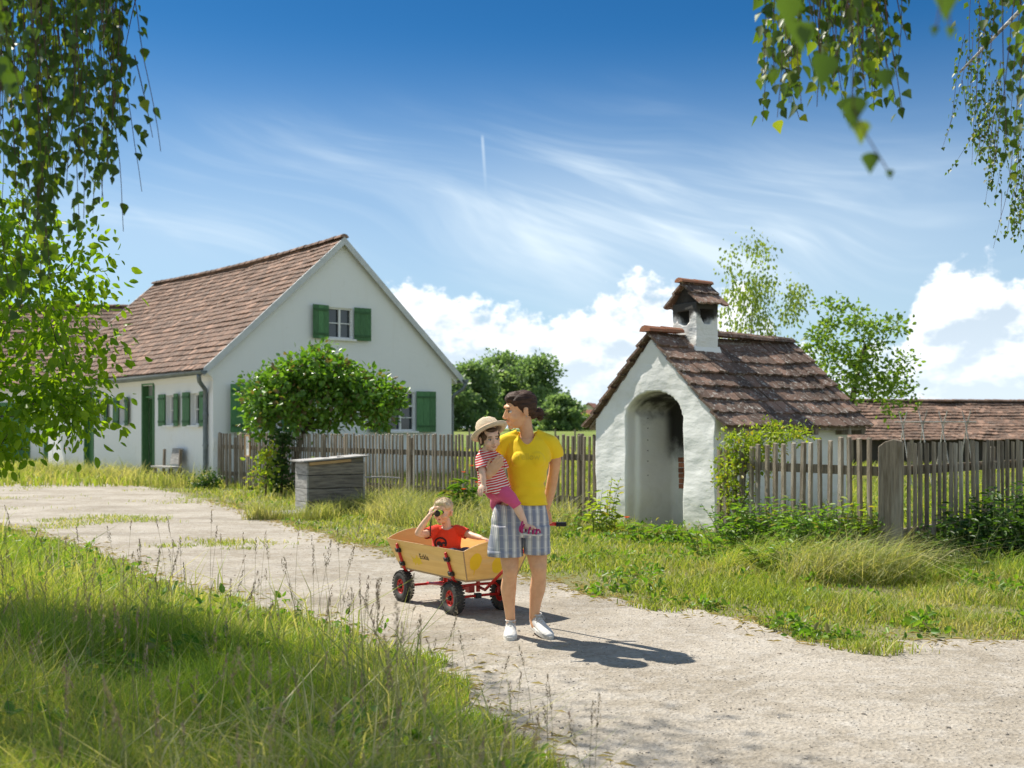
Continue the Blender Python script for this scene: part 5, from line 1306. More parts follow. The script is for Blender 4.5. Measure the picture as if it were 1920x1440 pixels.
def head_frame(C, yaw, pitch=0, roll=0):
    """yaw: 0 faces the camera (-Y), positive turns towards image left; returns point and vector maps"""
    Rm = Matrix.Rotation(-R(yaw), 3, 'Z') @ Matrix.Rotation(R(roll), 3, 'Y') @ Matrix.Rotation(R(pitch), 3, 'X') @ Matrix.Rotation(math.pi, 3, 'Z')
    return Vector(C), Rm
def head(mb, C, Rm, k, child=False):
    def E(c, r, rot=None): mb.ell(C + Rm @ (Vector(c) * k), tuple(x * k for x in r), Rm if rot is None else Rm @ rot, 20, 14)
    E((0, -.015, .030), (.076, .096, .086)); E((0, .026, -.018), (.061, .066, .086))
    if not child:
        E((0, .034, -.068), (.046, .054, .044)); E((0, .074, -.096), (.019, .019, .017)); E((0, .080, .030), (.046, .018, .014))
        E((0, .092, -.070), (.020, .013, .009)); E((0, .094, -.060), (.021, .013, .007))
    else:
        E((0, .030, -.062), (.050, .054, .042)); E((0, .070, -.088), (.017, .016, .015)); E((0, .070, .030), (.050, .022, .03))
        E((0, .088, -.064), (.016, .011, .008)); E((0, .090, -.056), (.017, .011, .006))
    for s in (-1, 1):
        E((s * .034, .060, -.036), (.027, .027, .027)); 
        E((s * .078, -.008, -.014), (.008, .020, .031), Matrix.Rotation(s * R(-18), 3, 'Z')); E((s * .080, -.014, .004), (.009, .012, .012))
    nl = .72 if not child else .5
    a = [C + Rm @ (Vector(p) * k) for p in ((0, .088, .014), (0, .088 + .016 * nl, -.008), (0, .090 + .028 * nl, -.030), (0, .088 + .016 * nl, -.040))]
    mb.tube(a, [.007 * k, .009 * k, .012 * k, .010 * k], 10); mb.ell(a[2], (.012 * k,) * 3, None, 10, 8)
    for s in (-1, 1): E((s * .011, .094, -.037), (.008, .009, .007))
def face_bits(parent, C, Rm, k, browc, lipc, smile=0.0, closed=False, child=False):
    def P(c): return C + Rm @ (Vector(c) * k)
    ey = .0 ; yf = .078 if not child else .079
    for s in (-1, 1):
        e = MB(); e.ell(P((s * .031, yf, ey)), (.0145 * k, .011 * k, .0085 * k), Rm, 14, 10); eo = e.build('eye', M['eye_white'], parent, smooth=True)
        i = MB(); i.ell(P((s * .031, yf + .0085, ey - .001)), (.0058 * k, .0035 * k, .0066 * k), Rm, 12, 8); i.build('iris', M['iris'], eo, smooth=True)
        l = MB(); q = [P((s * .031 + t * .016, yf + .0125 - .006 * abs(t), ey + .0085 - .005 * t * t)) for t in (-1, -.5, 0, .5, 1)]; l.tube(q, .0022 * k, 6); l.build('eyelid', browc, eo, smooth=True)
        b = MB(); q = [P((s * (.031 + t * .018), yf + .016 - .006 * max(t, 0) - .004 * t * t, ey + .022 + .003 * (1 - t * t))) for t in (-1, -.4, .3, 1)]; b.tube(q, [.0022 * k, .0034 * k, .003 * k, .0015 * k], 6); b.build('eyebrow', browc, parent, smooth=True)
    m_ = MB(); ym = .1035 if not child else .099; zm = -.065 if not child else -.060; w = .021 if not child else .016
    m_.tube([P((t * w, ym - .009 * t * t, zm + smile * t * t)) for t in (-1, -.5, 0, .5, 1)], [.001 * k, .0042 * k, .0050 * k, .0042 * k, .001 * k], 8); m_.build('lips', lipc, parent, smooth=True)
def hand(mb, w, d, nrm, s, curl=.4, side=1, spread=.12):
    """w wrist, d direction of the hand, nrm back of the hand, s scale, side +1 puts the thumb along cross(d, nrm)"""
    d = Vector(d).normalized(); nrm = (Vector(nrm) - d * Vector(nrm).dot(d)).normalized(); x = d.cross(nrm).normalized() * side; w = Vector(w)
    Rm = Matrix((x, nrm, d)).transposed()
    mb.ell(w + d * .045 * s, (.039 * s, .015 * s, .050 * s), Rm, 14, 10); mb.ell(w + d * .012 * s, (.026 * s, .018 * s, .03 * s), Rm, 12, 8)
    for i, (o, L) in enumerate(((.030, .070), (.010, .078), (-.010, .072), (-.029, .056))):
        cu = curl * (1 + .12 * i); p = w + d * (.084 - .006 * abs(i - 1.2)) * s + x * o * s; pts = [p - d * .02 * s, p]; ang = 0; dd = d + x * (o * spread * 8)
        for seg, fr_ in enumerate((.45, .32, .23)):
            ang += cu * (1.0 if seg else .7); v_ = (dd.normalized() * math.cos(ang) - nrm * math.sin(ang)); p = p + v_ * L * fr_ * s; pts.append(p)
        mb.tube(pts, [.0095 * s, .0092 * s, .0085 * s, .0078 * s, .0065 * s], 10); mb.ell(pts[-1], (.0066 * s,) * 3, None, 8, 6)
        for j in (1, 2, 3): mb.ell(pts[j], (.0090 * s,) * 3, None, 8, 6)
    p = w + d * .022 * s + x * .026 * s; t = [p, p + (x * .8 + d * .8 - nrm * .25).normalized() * .034 * s]; t.append(t[1] + (x * .35 + d - nrm * (.2 + curl * .6)).normalized() * .030 * s); t.append(t[2] + (d - nrm * (.3 + curl * .8)).normalized() * .022 * s)
    mb.tube(t, [.013 * s, .0115 * s, .0095 * s, .0072 * s], 10); mb.ell(t[-1], (.0072 * s,) * 3, None, 8, 6)

def skin_mat(name, c, c2, sss=.12):
    m, N, b = base_mat(name); tc = N.new('ShaderNodeTexCoord').outputs['Object']
    N.put(b.inputs['Base Color'], N.mix(N.ramp(N.noise(tc, 18, 4, .6), .35, .7), c, c2)); b.inputs['Roughness'].default_value = .48; b.inputs['Specular IOR Level'].default_value = .35
    b.inputs['Subsurface Weight'].default_value = sss; b.inputs['Subsurface Radius'].default_value = (1, .35, .2); b.inputs['Subsurface Scale'].default_value = .008
    bp = N.new('ShaderNodeBump'); bp.inputs['Strength'].default_value = .12; bp.inputs['Distance'].default_value = .003; N.put(bp.inputs['Height'], N.noise(tc, 160, 3, .6)); N.l.new(bp.outputs[0], b.inputs['Normal'])
    return m
M['skin'] = skin_mat('tanned_skin', (.74, .42, .235), (.66, .35, .19)); M['skin_c'] = skin_mat('fair_skin', (.80, .52, .38), (.75, .46, .32))
M['eye_white'] = mat('eye_white', (.62, .60, .58), None, 5, .2); M['iris'] = mat('iris', (.03, .02, .015), None, 5, .15)
M['lips'] = mat('lips', (.48, .16, .12), (.42, .13, .10), 30, .4)
M['hair_brown'] = mat('brown_hair', (.085, .042, .026), (.030, .016, .011), 14, .6, .35, 60, stretch=(1.2, .35, 4), spec=.25)
M['hair_blond'] = mat('blond_hair', (.74, .62, .44), (.55, .43, .27), 30, .5, .5, 90, stretch=(1, 1, 1), spec=.4)
M['hair_child'] = mat('child_hair', (.12, .065, .035), (.07, .038, .022), 18, .5, .7, 60)

def fabric(name, c, c2=None, bump=.25, scale=3, rough=.85):
    return mat(name, c, c2 or tuple(k * .9 for k in c), scale, rough, bump, 220, sheen=.15, spec=.15)
M['yellow'] = fabric('yellow_jersey', (.95, .66, .03), (.92, .62, .02)); M['pink'] = fabric('pink_leggings', (.74, .12, .26), (.66, .10, .22)); M['red'] = fabric('red_jersey', (.80, .07, .03), (.72, .05, .02))
M['print_y'] = mat('faded_print', (.74, .50, .03), (.82, .56, .03), 60, .85)
def plaid():
    m, N, b = base_mat('plaid_cotton'); tc = N.new('ShaderNodeTexCoord').outputs['Object']; x, y, z = N.sep(tc)
    xx = N.m('ADD', x, N.m('MULTIPLY', y, .35))
    def stripe(v, per, off, w):
        f = N.m('FRACT', N.m('MULTIPLY_ADD', v, 1 / per, off)); return N.ramp(N.m('ABSOLUTE', N.m('SUBTRACT', f, .5)), w, w + .02, 1, 0)
    c = N.mix(0.0, (.43, .435, .46), (.3, .3, .3))
    c = N.mix(N.m('MULTIPLY', stripe(xx, .056, .1, .20), .85), c, (.22, .24, .31)); c = N.mix(N.m('MULTIPLY', stripe(xx, .056, .55, .035), .9), c, (.88, .85, .78)); c = N.mix(N.m('MULTIPLY', stripe(xx, .056, .68, .025), .85), c, (.84, .80, .72))
    c = N.mix(N.m('MULTIPLY', stripe(xx, .056, .38, .012), .7), c, (.60, .50, .38))
    c = N.mix(N.m('MULTIPLY', stripe(z, .085, .2, .035), .22), c, (.66, .65, .60)); c = N.mix(N.m('MULTIPLY', stripe(z, .085, .55, .10), .22), c, (.22, .24, .31))
    N.put(b.inputs['Base Color'], c); b.inputs['Roughness'].default_value = .9; b.inputs['Specular IOR Level'].default_value = .1
    bp = N.new('ShaderNodeBump'); bp.inputs['Strength'].default_value = .3; bp.inputs['Distance'].default_value = .002; N.put(bp.inputs['Height'], N.noise(tc, 260, 3, .6)); N.l.new(bp.outputs[0], b.inputs['Normal']); return m
M['plaid'] = plaid()
M['shoe'] = mat('white_canvas', (.72, .71, .69), (.60, .59, .57), 14, .7, .3, 120); M['sole'] = mat('rubber_sole', (.66, .64, .60), (.52, .50, .46), 20, .6)
M['lace'] = mat('lace', (.50, .48, .44), None, 5, .8); M['magenta'] = mat('magenta_leather', (.50, .03, .16), (.42, .02, .13), 20, .4)
M['black'] = mat('black_plastic', (.018, .018, .02), (.03, .03, .032), 12, .45); M['rubber'] = mat('tyre_rubber', (.035, .034, .034), (.07, .066, .062), 9, .75, .3, 60, c3=(.15, .135, .115))
M['redp'] = mat('red_enamel', (.62, .03, .02), (.52, .025, .018), 7, .3, spec=.5); M['steel'] = mat('steel', (.5, .5, .5), (.35, .35, .35), 8, .3, metal=.9)
M['ply'] = mat('birch_plywood', (.90, .58, .19), (.80, .48, .14), 5, .42, .1, 20, stretch=(1, .35, 7), c3=(.74, .50, .22)); M['ply_in'] = mat('orange_plywood', (.88, .48, .15), (.82, .42, .12), 3, .45, .1, 20, stretch=(1, 1, 5))
M['ply_edge'] = mat('plywood_edge', (.50, .34, .18), (.30, .19, .10), 30, .6, stretch=(1, 1, 8)); M['yspray'] = mat('yellow_spray', (.84, .56, .02), (.80, .50, .02), 12, .5)
M['lime'] = mat('lime_plastic', (.42, .72, .02), (.38, .66, .02), 8, .35); M['straw'] = mat('straw_hat', (.86, .72, .54), (.72, .56, .38), 60, .85, .6, 160, stretch=(1, 1, 3)); M['band'] = mat('hat_band', (.50, .34, .22), (.42, .28, .18), 40, .8)
M['printed'] = mat('dark_print', (.03, .025, .03), (.06, .03, .03), 40, .8)

# ---------------------------------------------------------------- the woman
WZ = 7.58; WX = (985 - 960) / FPX * WZ
def W(px, py, dy=0.0):
    Z = WZ + dy; return Vector(((px - 960) / FPX * Z - WX, dy, HC + (HY - py) / FPX * Z))
def fold(amp, fx, fy, fz, seed=0, ridge=True):
    def f(p):
        a = mnoise.noise(Vector((p.x * fx + seed, p.y * fy, p.z * fz))); b = mnoise.noise(Vector((p.x * fx * 2.3 + seed, p.y * fy * 2.3, p.z * fz * 2.3 + 7)))
        return amp * ((1 - abs(a) * 2.6) * .6 + b * .8)
    return f
woman = empty('person', (WX, WZ, 0), 0, 'woman in yellow t-shirt and plaid shorts, walking, head turned aside, carrying a toddler', 'person')
wb_ = MB()
HCtr, HR = head_frame(W(973.5, 768, .0), 68, 10, 3)
HCtr = W(974.5, 768, .0)
head(wb_, HCtr, HR, 1.08)
chain(wb_, [W(983, 784, .02), W(987, 808, .02), W(990, 832, .03)], [.048, .044, .058])
rings(wb_, [(*W(990, 826, .02)[:2], W(0, 822)[2], .075, .055), (*W(990, 832, .02)[:2], W(0, 831)[2], .130, .075), (*W(990, 845, .02)[:2], W(0, 845)[2], .150, .090), (*W(989, 870, .02)[:2], W(0, 870)[2], .142, .095),
            (*W(988, 905, .02)[:2], W(0, 905)[2], .122, .085), (*W(980, 945, .02)[:2], W(0, 945)[2], .150, .100), (*W(976, 975, .02)[:2], W(0, 975)[2], .165, .110), (*W(976, 1000, .02)[:2], W(0, 1000)[2], .14, .10)])
for sx_, px_ in ((0, 968), (1, 1008)): chain(wb_, [W(px_, 834, .01), W(px_ + (24 if sx_ else -20), 831, .02)], [.036, .040])
# her left arm (image right), going behind the back to the wagon handle
chain(wb_, [W(1034, 832, .02), W(1041, 862, .06), W(1037, 893, .11)], [.043, .041, .036]); chain(wb_, [W(1037, 893, .11), W(1031, 925, .16), W(1023, 956, .20)], [.038, .037, .025])
hand(wb_, W(1023, 956, .20), Vector((.12, .03, -1)), Vector((.2, 1, 0)), 1.0, .9, -1)
# her right arm (image left), round the toddler
chain(wb_, [W(944, 829, .02), W(925, 868, .0), W(909, 903, -.02)], [.044, .041, .037]); chain(wb_, [W(909, 903, -.02), W(911, 899, -.11), W(917, 889, -.235)], [.039, .038, .028])
hand(wb_, W(916.5, 890, -.235), Vector((.60, -.16, .78)), Vector((-.25, -.95, .15)), .98, .16, -1, .07)
# legs
chain(wb_, [W(952, 975, .02), W(954, 1020, -.01), W(957, 1068, -.04)], [.095, .078, .054]); chain(wb_, [W(957, 1064, -.045), W(956, 1080, -.01), W(953.5, 1103, .03), W(955, 1135, .06), W(958, 1166, .09)], [.052, .049, .054, .039, .031])
chain(wb_, [W(1001, 975, .02), W(1005, 1020, .02), W(1010, 1068, .0)], [.095, .080, .056]); chain(wb_, [W(1010, 1064, -.01), W(1010.5, 1080, .03), W(1008, 1103, .07), W(1004, 1130, .10), W(1001, 1160, .14)], [.054, .051, .055, .041, .032])
for px_, dy_ in ((957, -.075), (1010.5, -.035)): wb_.ell(W(px_, 1067, dy_), (.032, .022, .036), None, 14, 10)
# feet inside the shoes
chain(wb_, [W(958, 1166, .09), W(957, 1183, .05), W(956, 1194, -.02)], [.033, .032, .022]); chain(wb_, [W(1001, 1158, .14), W(1004, 1172, .12), W(1016, 1190, .04)], [.032, .032, .020])
wbody = fuse(wb_, 'body', M['skin'], woman, .0045, 4)
face_bits(wbody, HCtr, HR, 1.08, M['hair_brown'], M['lips'], .006)
# hair: cap, swept-back sides, low bun and loose strands
hb_ = MB(); k = 1.08
def HP_(c): return HCtr + HR @ (Vector(c) * k)
def hE(c, r, rot=None): hb_.ell(HP_(c), tuple(x * k for x in r), HR if rot is None else HR @ rot, 24, 16)
hE((0, -.028, .042), (.081, .093, .077)); hE((0, .020, .076), (.060, .066, .043)); hE((.05, -.02, .03), (.032, .060, .056)); hE((-.05, -.02, .03), (.032, .060, .056)); hE((0, -.056, .005), (.068, .058, .062)); hE((.035, .01, .058), (.046, .058, .045)); hE((-.035, .01, .058), (.046, .058, .045))
hE((0, -.080, -.040), (.040, .036, .036)); hE((0, -.128, -.046), (.034, .030, .036)); hE((.01, -.136, -.030), (.022, .020, .022)); hE((0, -.130, -.072), (.024, .022, .022))
fuse(hb_, 'hair', M['hair_brown'], wbody, .0045, 3, fn=lambda p: .0045 * mnoise.noise((HR.inverted() @ (p - HCtr)).xyz * 1.0 * 1 if False else Vector((((HR.inverted() @ (p - HCtr)).x) * 55, ((HR.inverted() @ (p - HCtr)).y) * 14, ((HR.inverted() @ (p - HCtr)).z) * 75))))
hs_ = MB()
for i in range(60):
    a = random.uniform(-1, 1); y0 = random.uniform(-.16, -.09); b0 = HP_((a * .03, y0, random.uniform(-.09, -.02))); e = b0 + HR @ Vector((a * .02, -random.uniform(.01, .06), random.uniform(-.03, .02))) * k
    hs_.tube([b0, b0.lerp(e, .5) + Vector((0, 0, .006)), e], [.0012, .0009, .0004], 4)
for i in range(8):
    a = random.uniform(-.06, .06); b0 = HP_((a, random.uniform(.02, .07), .085)); e = HP_((a * 1.15, random.uniform(-.03, .10), .135 + random.uniform(-.03, .012))); hs_.tube([b0, b0.lerp(e, .5), e], [.0010, .0008, .0003], 4)
hs_.build('loose_strands', M['hair_brown'], wbody)
for s in (-1, 1): er = MB(); er.ell(HP_((s * .084, -.004, -.040)), (.004, .004, .005), None, 8, 6); er.build('earring', M['steel'], wbody)
# t-shirt
sh_ = MB()
def RG(px, py, rx, ry, dy=.02): p = W(px, py, dy); return (p.x, p.y, p.z, rx, ry)
rings(sh_, [RG(990, 818, .075, .050), RG(990, 826, .118, .070), RG(990, 838, .146, .090), RG(990, 852, .154, .106, .012), RG(990, 866, .154, .114, .006), RG(989, 882, .134, .106, .012), RG(988, 900, .120, .100), RG(987, 918, .124, .104), RG(986, 936, .140, .113), RG(985, 949, .150, .118)], 36, 2.2)
for px_ in (974, 1006): sh_.ell(W(px_, 862, -.075), (.056, .040, .052), None, 18, 12)
chain(sh_, [W(1004, 822, .02), W(1031, 829, .025), W(1039, 843, .045), W(1041.5, 857, .055)], [.030, .050, .056, .054]); chain(sh_, [W(974, 822, .02), W(947, 829, .02), W(935, 846, .01), W(928, 862, .0)], [.030, .050, .056, .054])
for a__ in ((1008, 1031), (972, 947)): chain(sh_, [W(a__[0], 812, .03), W(a__[1], 825, .025)], [.022, .036])
zh = W(0, 946)[2]; zr_end = W(1042, 858, .055); zl_end = W(926.5, 863, 0)
nk = W(988, 833); axR = (W(1042.5, 857, .055) - W(1040, 845, .045)).normalized(); axL = (W(927, 862, 0) - W(934, 846, .01)).normalized()
def shirt_cut(c, n):
    if c.z < zh: return True
    if (c - (W(1042.5, 857, .055) - axR * .004)).dot(axR) > 0 and c.x > W(1027.5, 860, .05).x and c.z < W(0, 845)[2]: return True
    if (c - (W(927, 862, 0) - axL * .004)).dot(axL) > 0 and c.x < W(943, 860).x and c.z < W(0, 845)[2]: return True
    u_ = (c.x - nk.x) / .078
    if c.y < .035: return abs(u_) < 1.25 and c.z > nk.z + .112 * (abs(u_) ** 1.9)
    return abs(u_) < 1.25 and c.z > W(0, 813)[2] + .02 * u_ * u_
fs1 = fold(.008, 4, 4, 9, 3); 
def shirt_fold(p):
    # drag lines from the shoulder and soft horizontal creases at the waist
    t = min(1, max(0, (W(0, 880)[2] - p.z) / .15)); return fs1(p) * (.55 + 1.1 * t) + .006 * math.sin(p.z * 95 + 3.0 * mnoise.noise(Vector((p.x * 6, p.y * 6, 1)))) * t * (.5 + mnoise.noise(p * 7))
tsh = fuse(sh_, 't_shirt', M['yellow'], wbody, .005, 5, fn=shirt_fold, cutf=shirt_cut, solid=.003)
nb_ = MB(); q = []
for i in range(15):
    u_ = -1.12 + 2.24 * i / 14; x = nk.x + u_ * .078; z = nk.z + .112 * abs(u_) ** 1.9
    q.append((x, z))
bvh = BVHTree.FromObject(tsh, bpy.context.evaluated_depsgraph_get())
def on_shirt(x, z, off=.002, bv=None, y0=-.6):
    h = (bv or bvh).ray_cast(Vector((x, y0, z)), Vector((0, 1, 0))); return h[0] + Vector((0, -off, 0)) if h[0] else None
pts_ = [on_shirt(x, z - .003, .001) for x, z in q]; pts_ = [p for p in pts_ if p and p.y < .06]
if len(pts_) > 3: nb_.tube(pts_, .0032, 6); nb_.build('neck_band', M['yellow'], tsh, smooth=True)
def text_on(body, size, cx_, cz_, bv, name, m, parent, off=.0018, tilt=0.0, dens=.006):
    cu = bpy.data.curves.new('txt', 'FONT'); cu.body = body; cu.size = size; cu.align_x = 'CENTER'; cu.align_y = 'CENTER'; cu.offset = .0012 * size / .05
    to = bpy.data.objects.new('txt', cu); col_.objects.link(to); dg = bpy.context.evaluated_depsgraph_get(); me = bpy.data.meshes.new_from_object(to.evaluated_get(dg)); bpy.data.objects.remove(to); bpy.data.curves.remove(cu)
    bm = bmesh.new(); bm.from_mesh(me); bmesh.ops.triangulate(bm, faces=bm.faces)
    for _ in range(3):
        ed = [e for e in bm.edges if e.calc_length() > dens]
        if ed: bmesh.ops.subdivide_edges(bm, edges=ed, cuts=1)
    ok = True
    for v_ in bm.verts:
        x, z = v_.co.x, v_.co.y; x, z = x * math.cos(tilt) - z * math.sin(tilt), x * math.sin(tilt) + z * math.cos(tilt)
        p = on_shirt(cx_ + x, cz_ + z, off, bv); v_.co = p if p else Vector((cx_ + x, -.1, cz_ + z))
    bm.to_mesh(me); bm.free(); me.materials.clear(); return link(name, me, m, parent)
pw_ = W(990, 856); text_on('Yellow', .058, pw_.x - .002, pw_.z, bvh, 'printed_word', M['print_y'], tsh)
# shorts
sb_ = MB()
rings(sb_, [RG(977, 944, .158, .112), RG(976, 955, .172, .122), RG(975, 975, .192, .132), RG(975, 992, .192, .132), RG(975, 1004, .178, .122)], 36, 2.3)
def leg_r(pts, rs_): 
    r_ = []
    for (px, py, dy), (rx, ry) in zip(pts, rs_): p = W(px, py, dy); r_.append((p.x, p.y, p.z, rx, ry))
    rings(sb_, r_, 30, 2.3)
leg_r([(951, 985, .015), (949, 1010, .0), (948, 1030, -.005), (947.5, 1050, -.01)], [(.105, .125), (.110, .122), (.115, .122), (.118, .124)])
leg_r([(1003, 985, .02), (1005, 1010, .02), (1006.5, 1028, .015), (1007, 1050, .015)], [(.098, .125), (.088, .118), (.083, .115), (.083, .115)])
zs1 = W(0, 1041)[2]; zs2 = W(0, 1037)[2]; ztop = W(0, 946)[2]; xm_ = W(982, 1000).x
sf = fold(.009, 8, 8, 3.2, 11)
shorts = fuse(sb_, 'shorts', M['plaid'], wbody, .0055, 3, fn=lambda p: sf(p) + .003 * math.sin(p.x * 60 + p.z * 9), cutf=lambda c, n: c.z > ztop or (c.z < zs1 if c.x < xm_ else c.z < zs2), solid=.004)
cf = MB()
for (pxc, pyc, rx, ry, dy) in ((947.5, 1036, .118, .1245, -.008), (1007, 1032, .0835, .116, .015)):
    p = W(pxc, pyc, dy); V = []; n = 32
    for zz, kk in ((-.020, 1.0), (-.021, 1.012), (.018, 1.018), (.019, 1.0)):
        for i in range(n):
            a = 6.2832 * i / n; V.append((p.x + rx * kk * math.copysign(abs(math.cos(a)) ** .87, math.cos(a)) + .003 * math.sin(5 * a), p.y + ry * kk * math.copysign(abs(math.sin(a)) ** .87, math.sin(a)), p.z + zz))
    cf.add(V, [(j * n + i, j * n + (i + 1) % n, (j + 1) * n + (i + 1) % n, (j + 1) * n + i) for j in range(3) for i in range(n)])
cf.build('cuffs', M['plaid'], shorts, smooth=True)
dc = MB(); p = W(978, 948, -.105); dc.tube([p, p + Vector((.004, -.012, -.03)), p + Vector((-.004, -.010, -.075))], .003, 6); dc.tube([p + Vector((.008, 0, 0)), p + Vector((.016, -.012, -.04)), p + Vector((.010, -.008, -.09))], .003, 6); dc.build('drawstring', M['lace'], shorts)
# shoes
def shoe(heel, toe, k, parent, m=None, sm=None):
    heel = Vector(heel); toe = Vector(toe); d = (toe - heel); L = d.length; d.normalize(); s = Vector((0, 0, 1)).cross(d).normalized(); up = d.cross(s)
    if up.z < 0: up = -up
    Rm = Matrix((s, d, up)).transposed()
    def Q(x, y, z): return heel + Rm @ Vector((x * k, y * L, z * k))
    a = MB()
    for i in range(22):
        y = .07 + .86 * i / 21; w = np.interp(y, [.07, .25, .45, .68, .85, .93], [.030, .036, .038, .044, .040, .032]); h = np.interp(y, [.07, .2, .35, .5, .7, .88, .93], [.056, .060, .054, .042, .030, .023, .020])
        a.ell(Q(0, y, .008 + h * .62), (w * k, .07 * L, h * .78 * k), Rm, 18, 12)
    a.lathe([(.030 * k, .0), (.036 * k, .004), (.037 * k, .012), (.030 * k, .014)], Q(0, .20, .088), up, 20, close=True)
    up_ = fuse(a, 'shoe', m or M['shoe'], parent, .0035, 6, fn=lambda p: .0008 * mnoise.noise(p * 60))
    b = MB(); n = 26; V = []
    for z0 in (-.006, .020):
        for i in range(n):
            t = i / n * 6.2832; yy = .5 - .53 * math.cos(t); wd = (.046 - .008 * abs(yy - .66) - (.006 if yy < .45 else 0)) * k; V.append(Q(0, yy, z0) + s * wd * math.sin(t) * (abs(math.sin(t)) ** -.25 if abs(math.sin(t)) > .01 else 1))
    b.add(V, [tuple(range(n - 1, -1, -1)), tuple(range(n, 2 * n))] + [(i, (i + 1) % n, n + (i + 1) % n, n + i) for i in range(n)]); b.build('sole', sm or M['sole'], up_, bevel=.003)
    l = MB()
    for j in range(5):
        y = .34 + .07 * j; z = .088 - .0105 * j; l.tube([Q(-.020, y, z - .010), Q(0, y + .02, z + .003), Q(.020, y, z - .010)], .0034, 5); l.tube([Q(-.020, y + .05, z - .014), Q(0, y + .01, z + .001), Q(.020, y - .01, z - .008)], .0034, 5)
    for sx in (-1, 1): l.tube([Q(0, .33, .088), Q(sx * .022, .36, .096), Q(sx * .034, .40, .072), Q(sx * .012, .36, .084)], .0032, 5)
    l.build('lace', M['lace'], up_); return up_
shoe((W(958, 1180, .12).x, .12, .008), (W(956, 1203, -.12).x, -.115, .006), 1.06, wbody)
shoe((W(999, 1178, .19).x - .006, .195, .055), (W(1033, 1202, -.1).x, -.075, .006), 1.06, wbody)

# ---------------------------------------------------------------- the toddler on her arm
TD = -.17
def T(px, py, dy=0.0): return W(px, py, TD + dy)
to = T(918, 880); todd = empty('person', (WX + to.x, WZ + to.y, to.z - .25), 0, 'toddler in straw hat, red striped top and pink leggings, carried on the woman\'s arm', 'person')
O_ = Vector((to.x, to.y, to.z - .25))
def Tq(px, py, dy=0.0): return T(px, py, dy) - O_
tb_ = MB(); TC, TR = head_frame(Tq(918.5, 821), -22, 8, -6)
head(tb_, TC, TR, .80, True)
chain(tb_, [Tq(915, 838, .02), Tq(914, 850, .03)], [.034, .036])
tor = [Tq(913, 852, .04), Tq(916, 872, .04), Tq(923, 898, .05), Tq(930, 918, .05)]
chain(tb_, tor, [.058, .068, .074, .072])
chain(tb_, [Tq(902, 857, .01), Tq(903, 874, -.04), Tq(905, 889, -.07)], [.030, .026, .023]); chain(tb_, [Tq(905, 889, -.07), Tq(906, 899, -.09), Tq(907, 907, -.105)], [.024, .021, .016])
hand(tb_, Tq(907, 907, -.105), Vector((-.35, -.45, -.7)), Vector((-.3, -.75, .5)), .60, .35, -1, .25)
chain(tb_, [Tq(928, 856, .03), Tq(936, 862, .09), Tq(934, 858, .18)], [.030, .026, .020]); hand(tb_, Tq(934, 858, .18), Vector((-.2, .9, .2)), Vector((0, .2, 1)), .55, .5, 1, .1)
chain(tb_, [Tq(934, 916, .02), Tq(952, 930, -.03), Tq(966, 944, -.04)], [.046, .040, .028]); chain(tb_, [Tq(966, 944, -.04), Tq(973, 958, -.03), Tq(982, 976, -.02)], [.029, .029, .021])
chain(tb_, [Tq(982, 976, -.02), Tq(986, 986, -.03), Tq(1000, 990, -.05)], [.020, .021, .016])
for i in range(5): tb_.ell(Tq(1003 - i * .6, 990.5 + i * .4, -.075 + i * .013), (.009, .007, .007), None, 8, 6)
chain(tb_, [Tq(924, 916, .09), Tq(934, 930, .20), Tq(930, 955, .27)], [.055, .048, .03])
tbody = fuse(tb_, 'body', M['skin_c'], todd, .0030, 3)
face_bits(tbody, TC, TR, .80, M['hair_child'], M['lips'], -.004, child=True)
def TH(c): return TC + TR @ (Vector(c) * .8)
hh_ = MB()
for c, r in (((0, -.03, .040), (.083, .094, .076)), ((.055, .012, .02), (.026, .05, .035)), ((-.055, .012, .02), (.026, .05, .035)), ((0, .05, .072), (.05, .035, .022)), ((.066, -.03, -.02), (.02, .045, .045)), ((-.066, -.03, -.02), (.02, .045, .045))): hh_.ell(TH(c), tuple(x * .8 for x in r), TR, 18, 12)
fuse(hh_, 'hair', M['hair_child'], tbody, .0035, 3, fn=lambda p: .004 * mnoise.noise(p * 60))
hat_ax = Vector((-.40, .34, .85)).normalized(); hc = TH((0, -.005, .052))
ht = MB(); ht.lathe([(.0, .098), (.035, .096), (.058, .088), (.074, .066), (.082, .030), (.086, .0), (.100, -.006), (.118, -.003), (.130, .006), (.131, .002), (.118, -.008), (.100, -.011), (.083, -.006), (.078, .030), (.070, .062), (.055, .083), (.0, .092)], hc, hat_ax, 40)
hat = ht.build('sun_hat', M['straw'], tbody, smooth=True)
for v_ in hat.data.vertices: v_.co += Vector((0, 0, 1)) * .004 * mnoise.noise(v_.co * 14) - hat_ax * (.010 if (v_.co - hc).dot(hat_ax) > .085 and abs((v_.co - hc).x) < .035 else 0)
bd = MB(); bd.lathe([(.0865, .002), (.0845, .024), (.0862, .026), (.0885, .002)], hc, hat_ax, 40); bd.build('hat_band', M['band'], hat, smooth=True)
def stripes(name, ang, per=.0165):
    m, N, b = base_mat(name); tc = N.new('ShaderNodeTexCoord').outputs['Object']; x, y, z = N.sep(tc)
    wv = N.m('MULTIPLY', N.noise(tc, 9, 2, .5), .018)
    t = N.m('ADD', N.m('ADD', N.m('MULTIPLY', x, math.sin(ang)), N.m('MULTIPLY', z, math.cos(ang))), wv)
    f = N.m('FRACT', N.m('MULTIPLY', t, 1 / per)); s = N.ramp(N.m('ABSOLUTE', N.m('SUBTRACT', f, .5)), .17, .22)
    N.put(b.inputs['Base Color'], N.mix(s, (.80, .74, .70), (.62, .045, .05))); b.inputs['Roughness'].default_value = .85; b.inputs['Specular IOR Level'].default_value = .12; return m
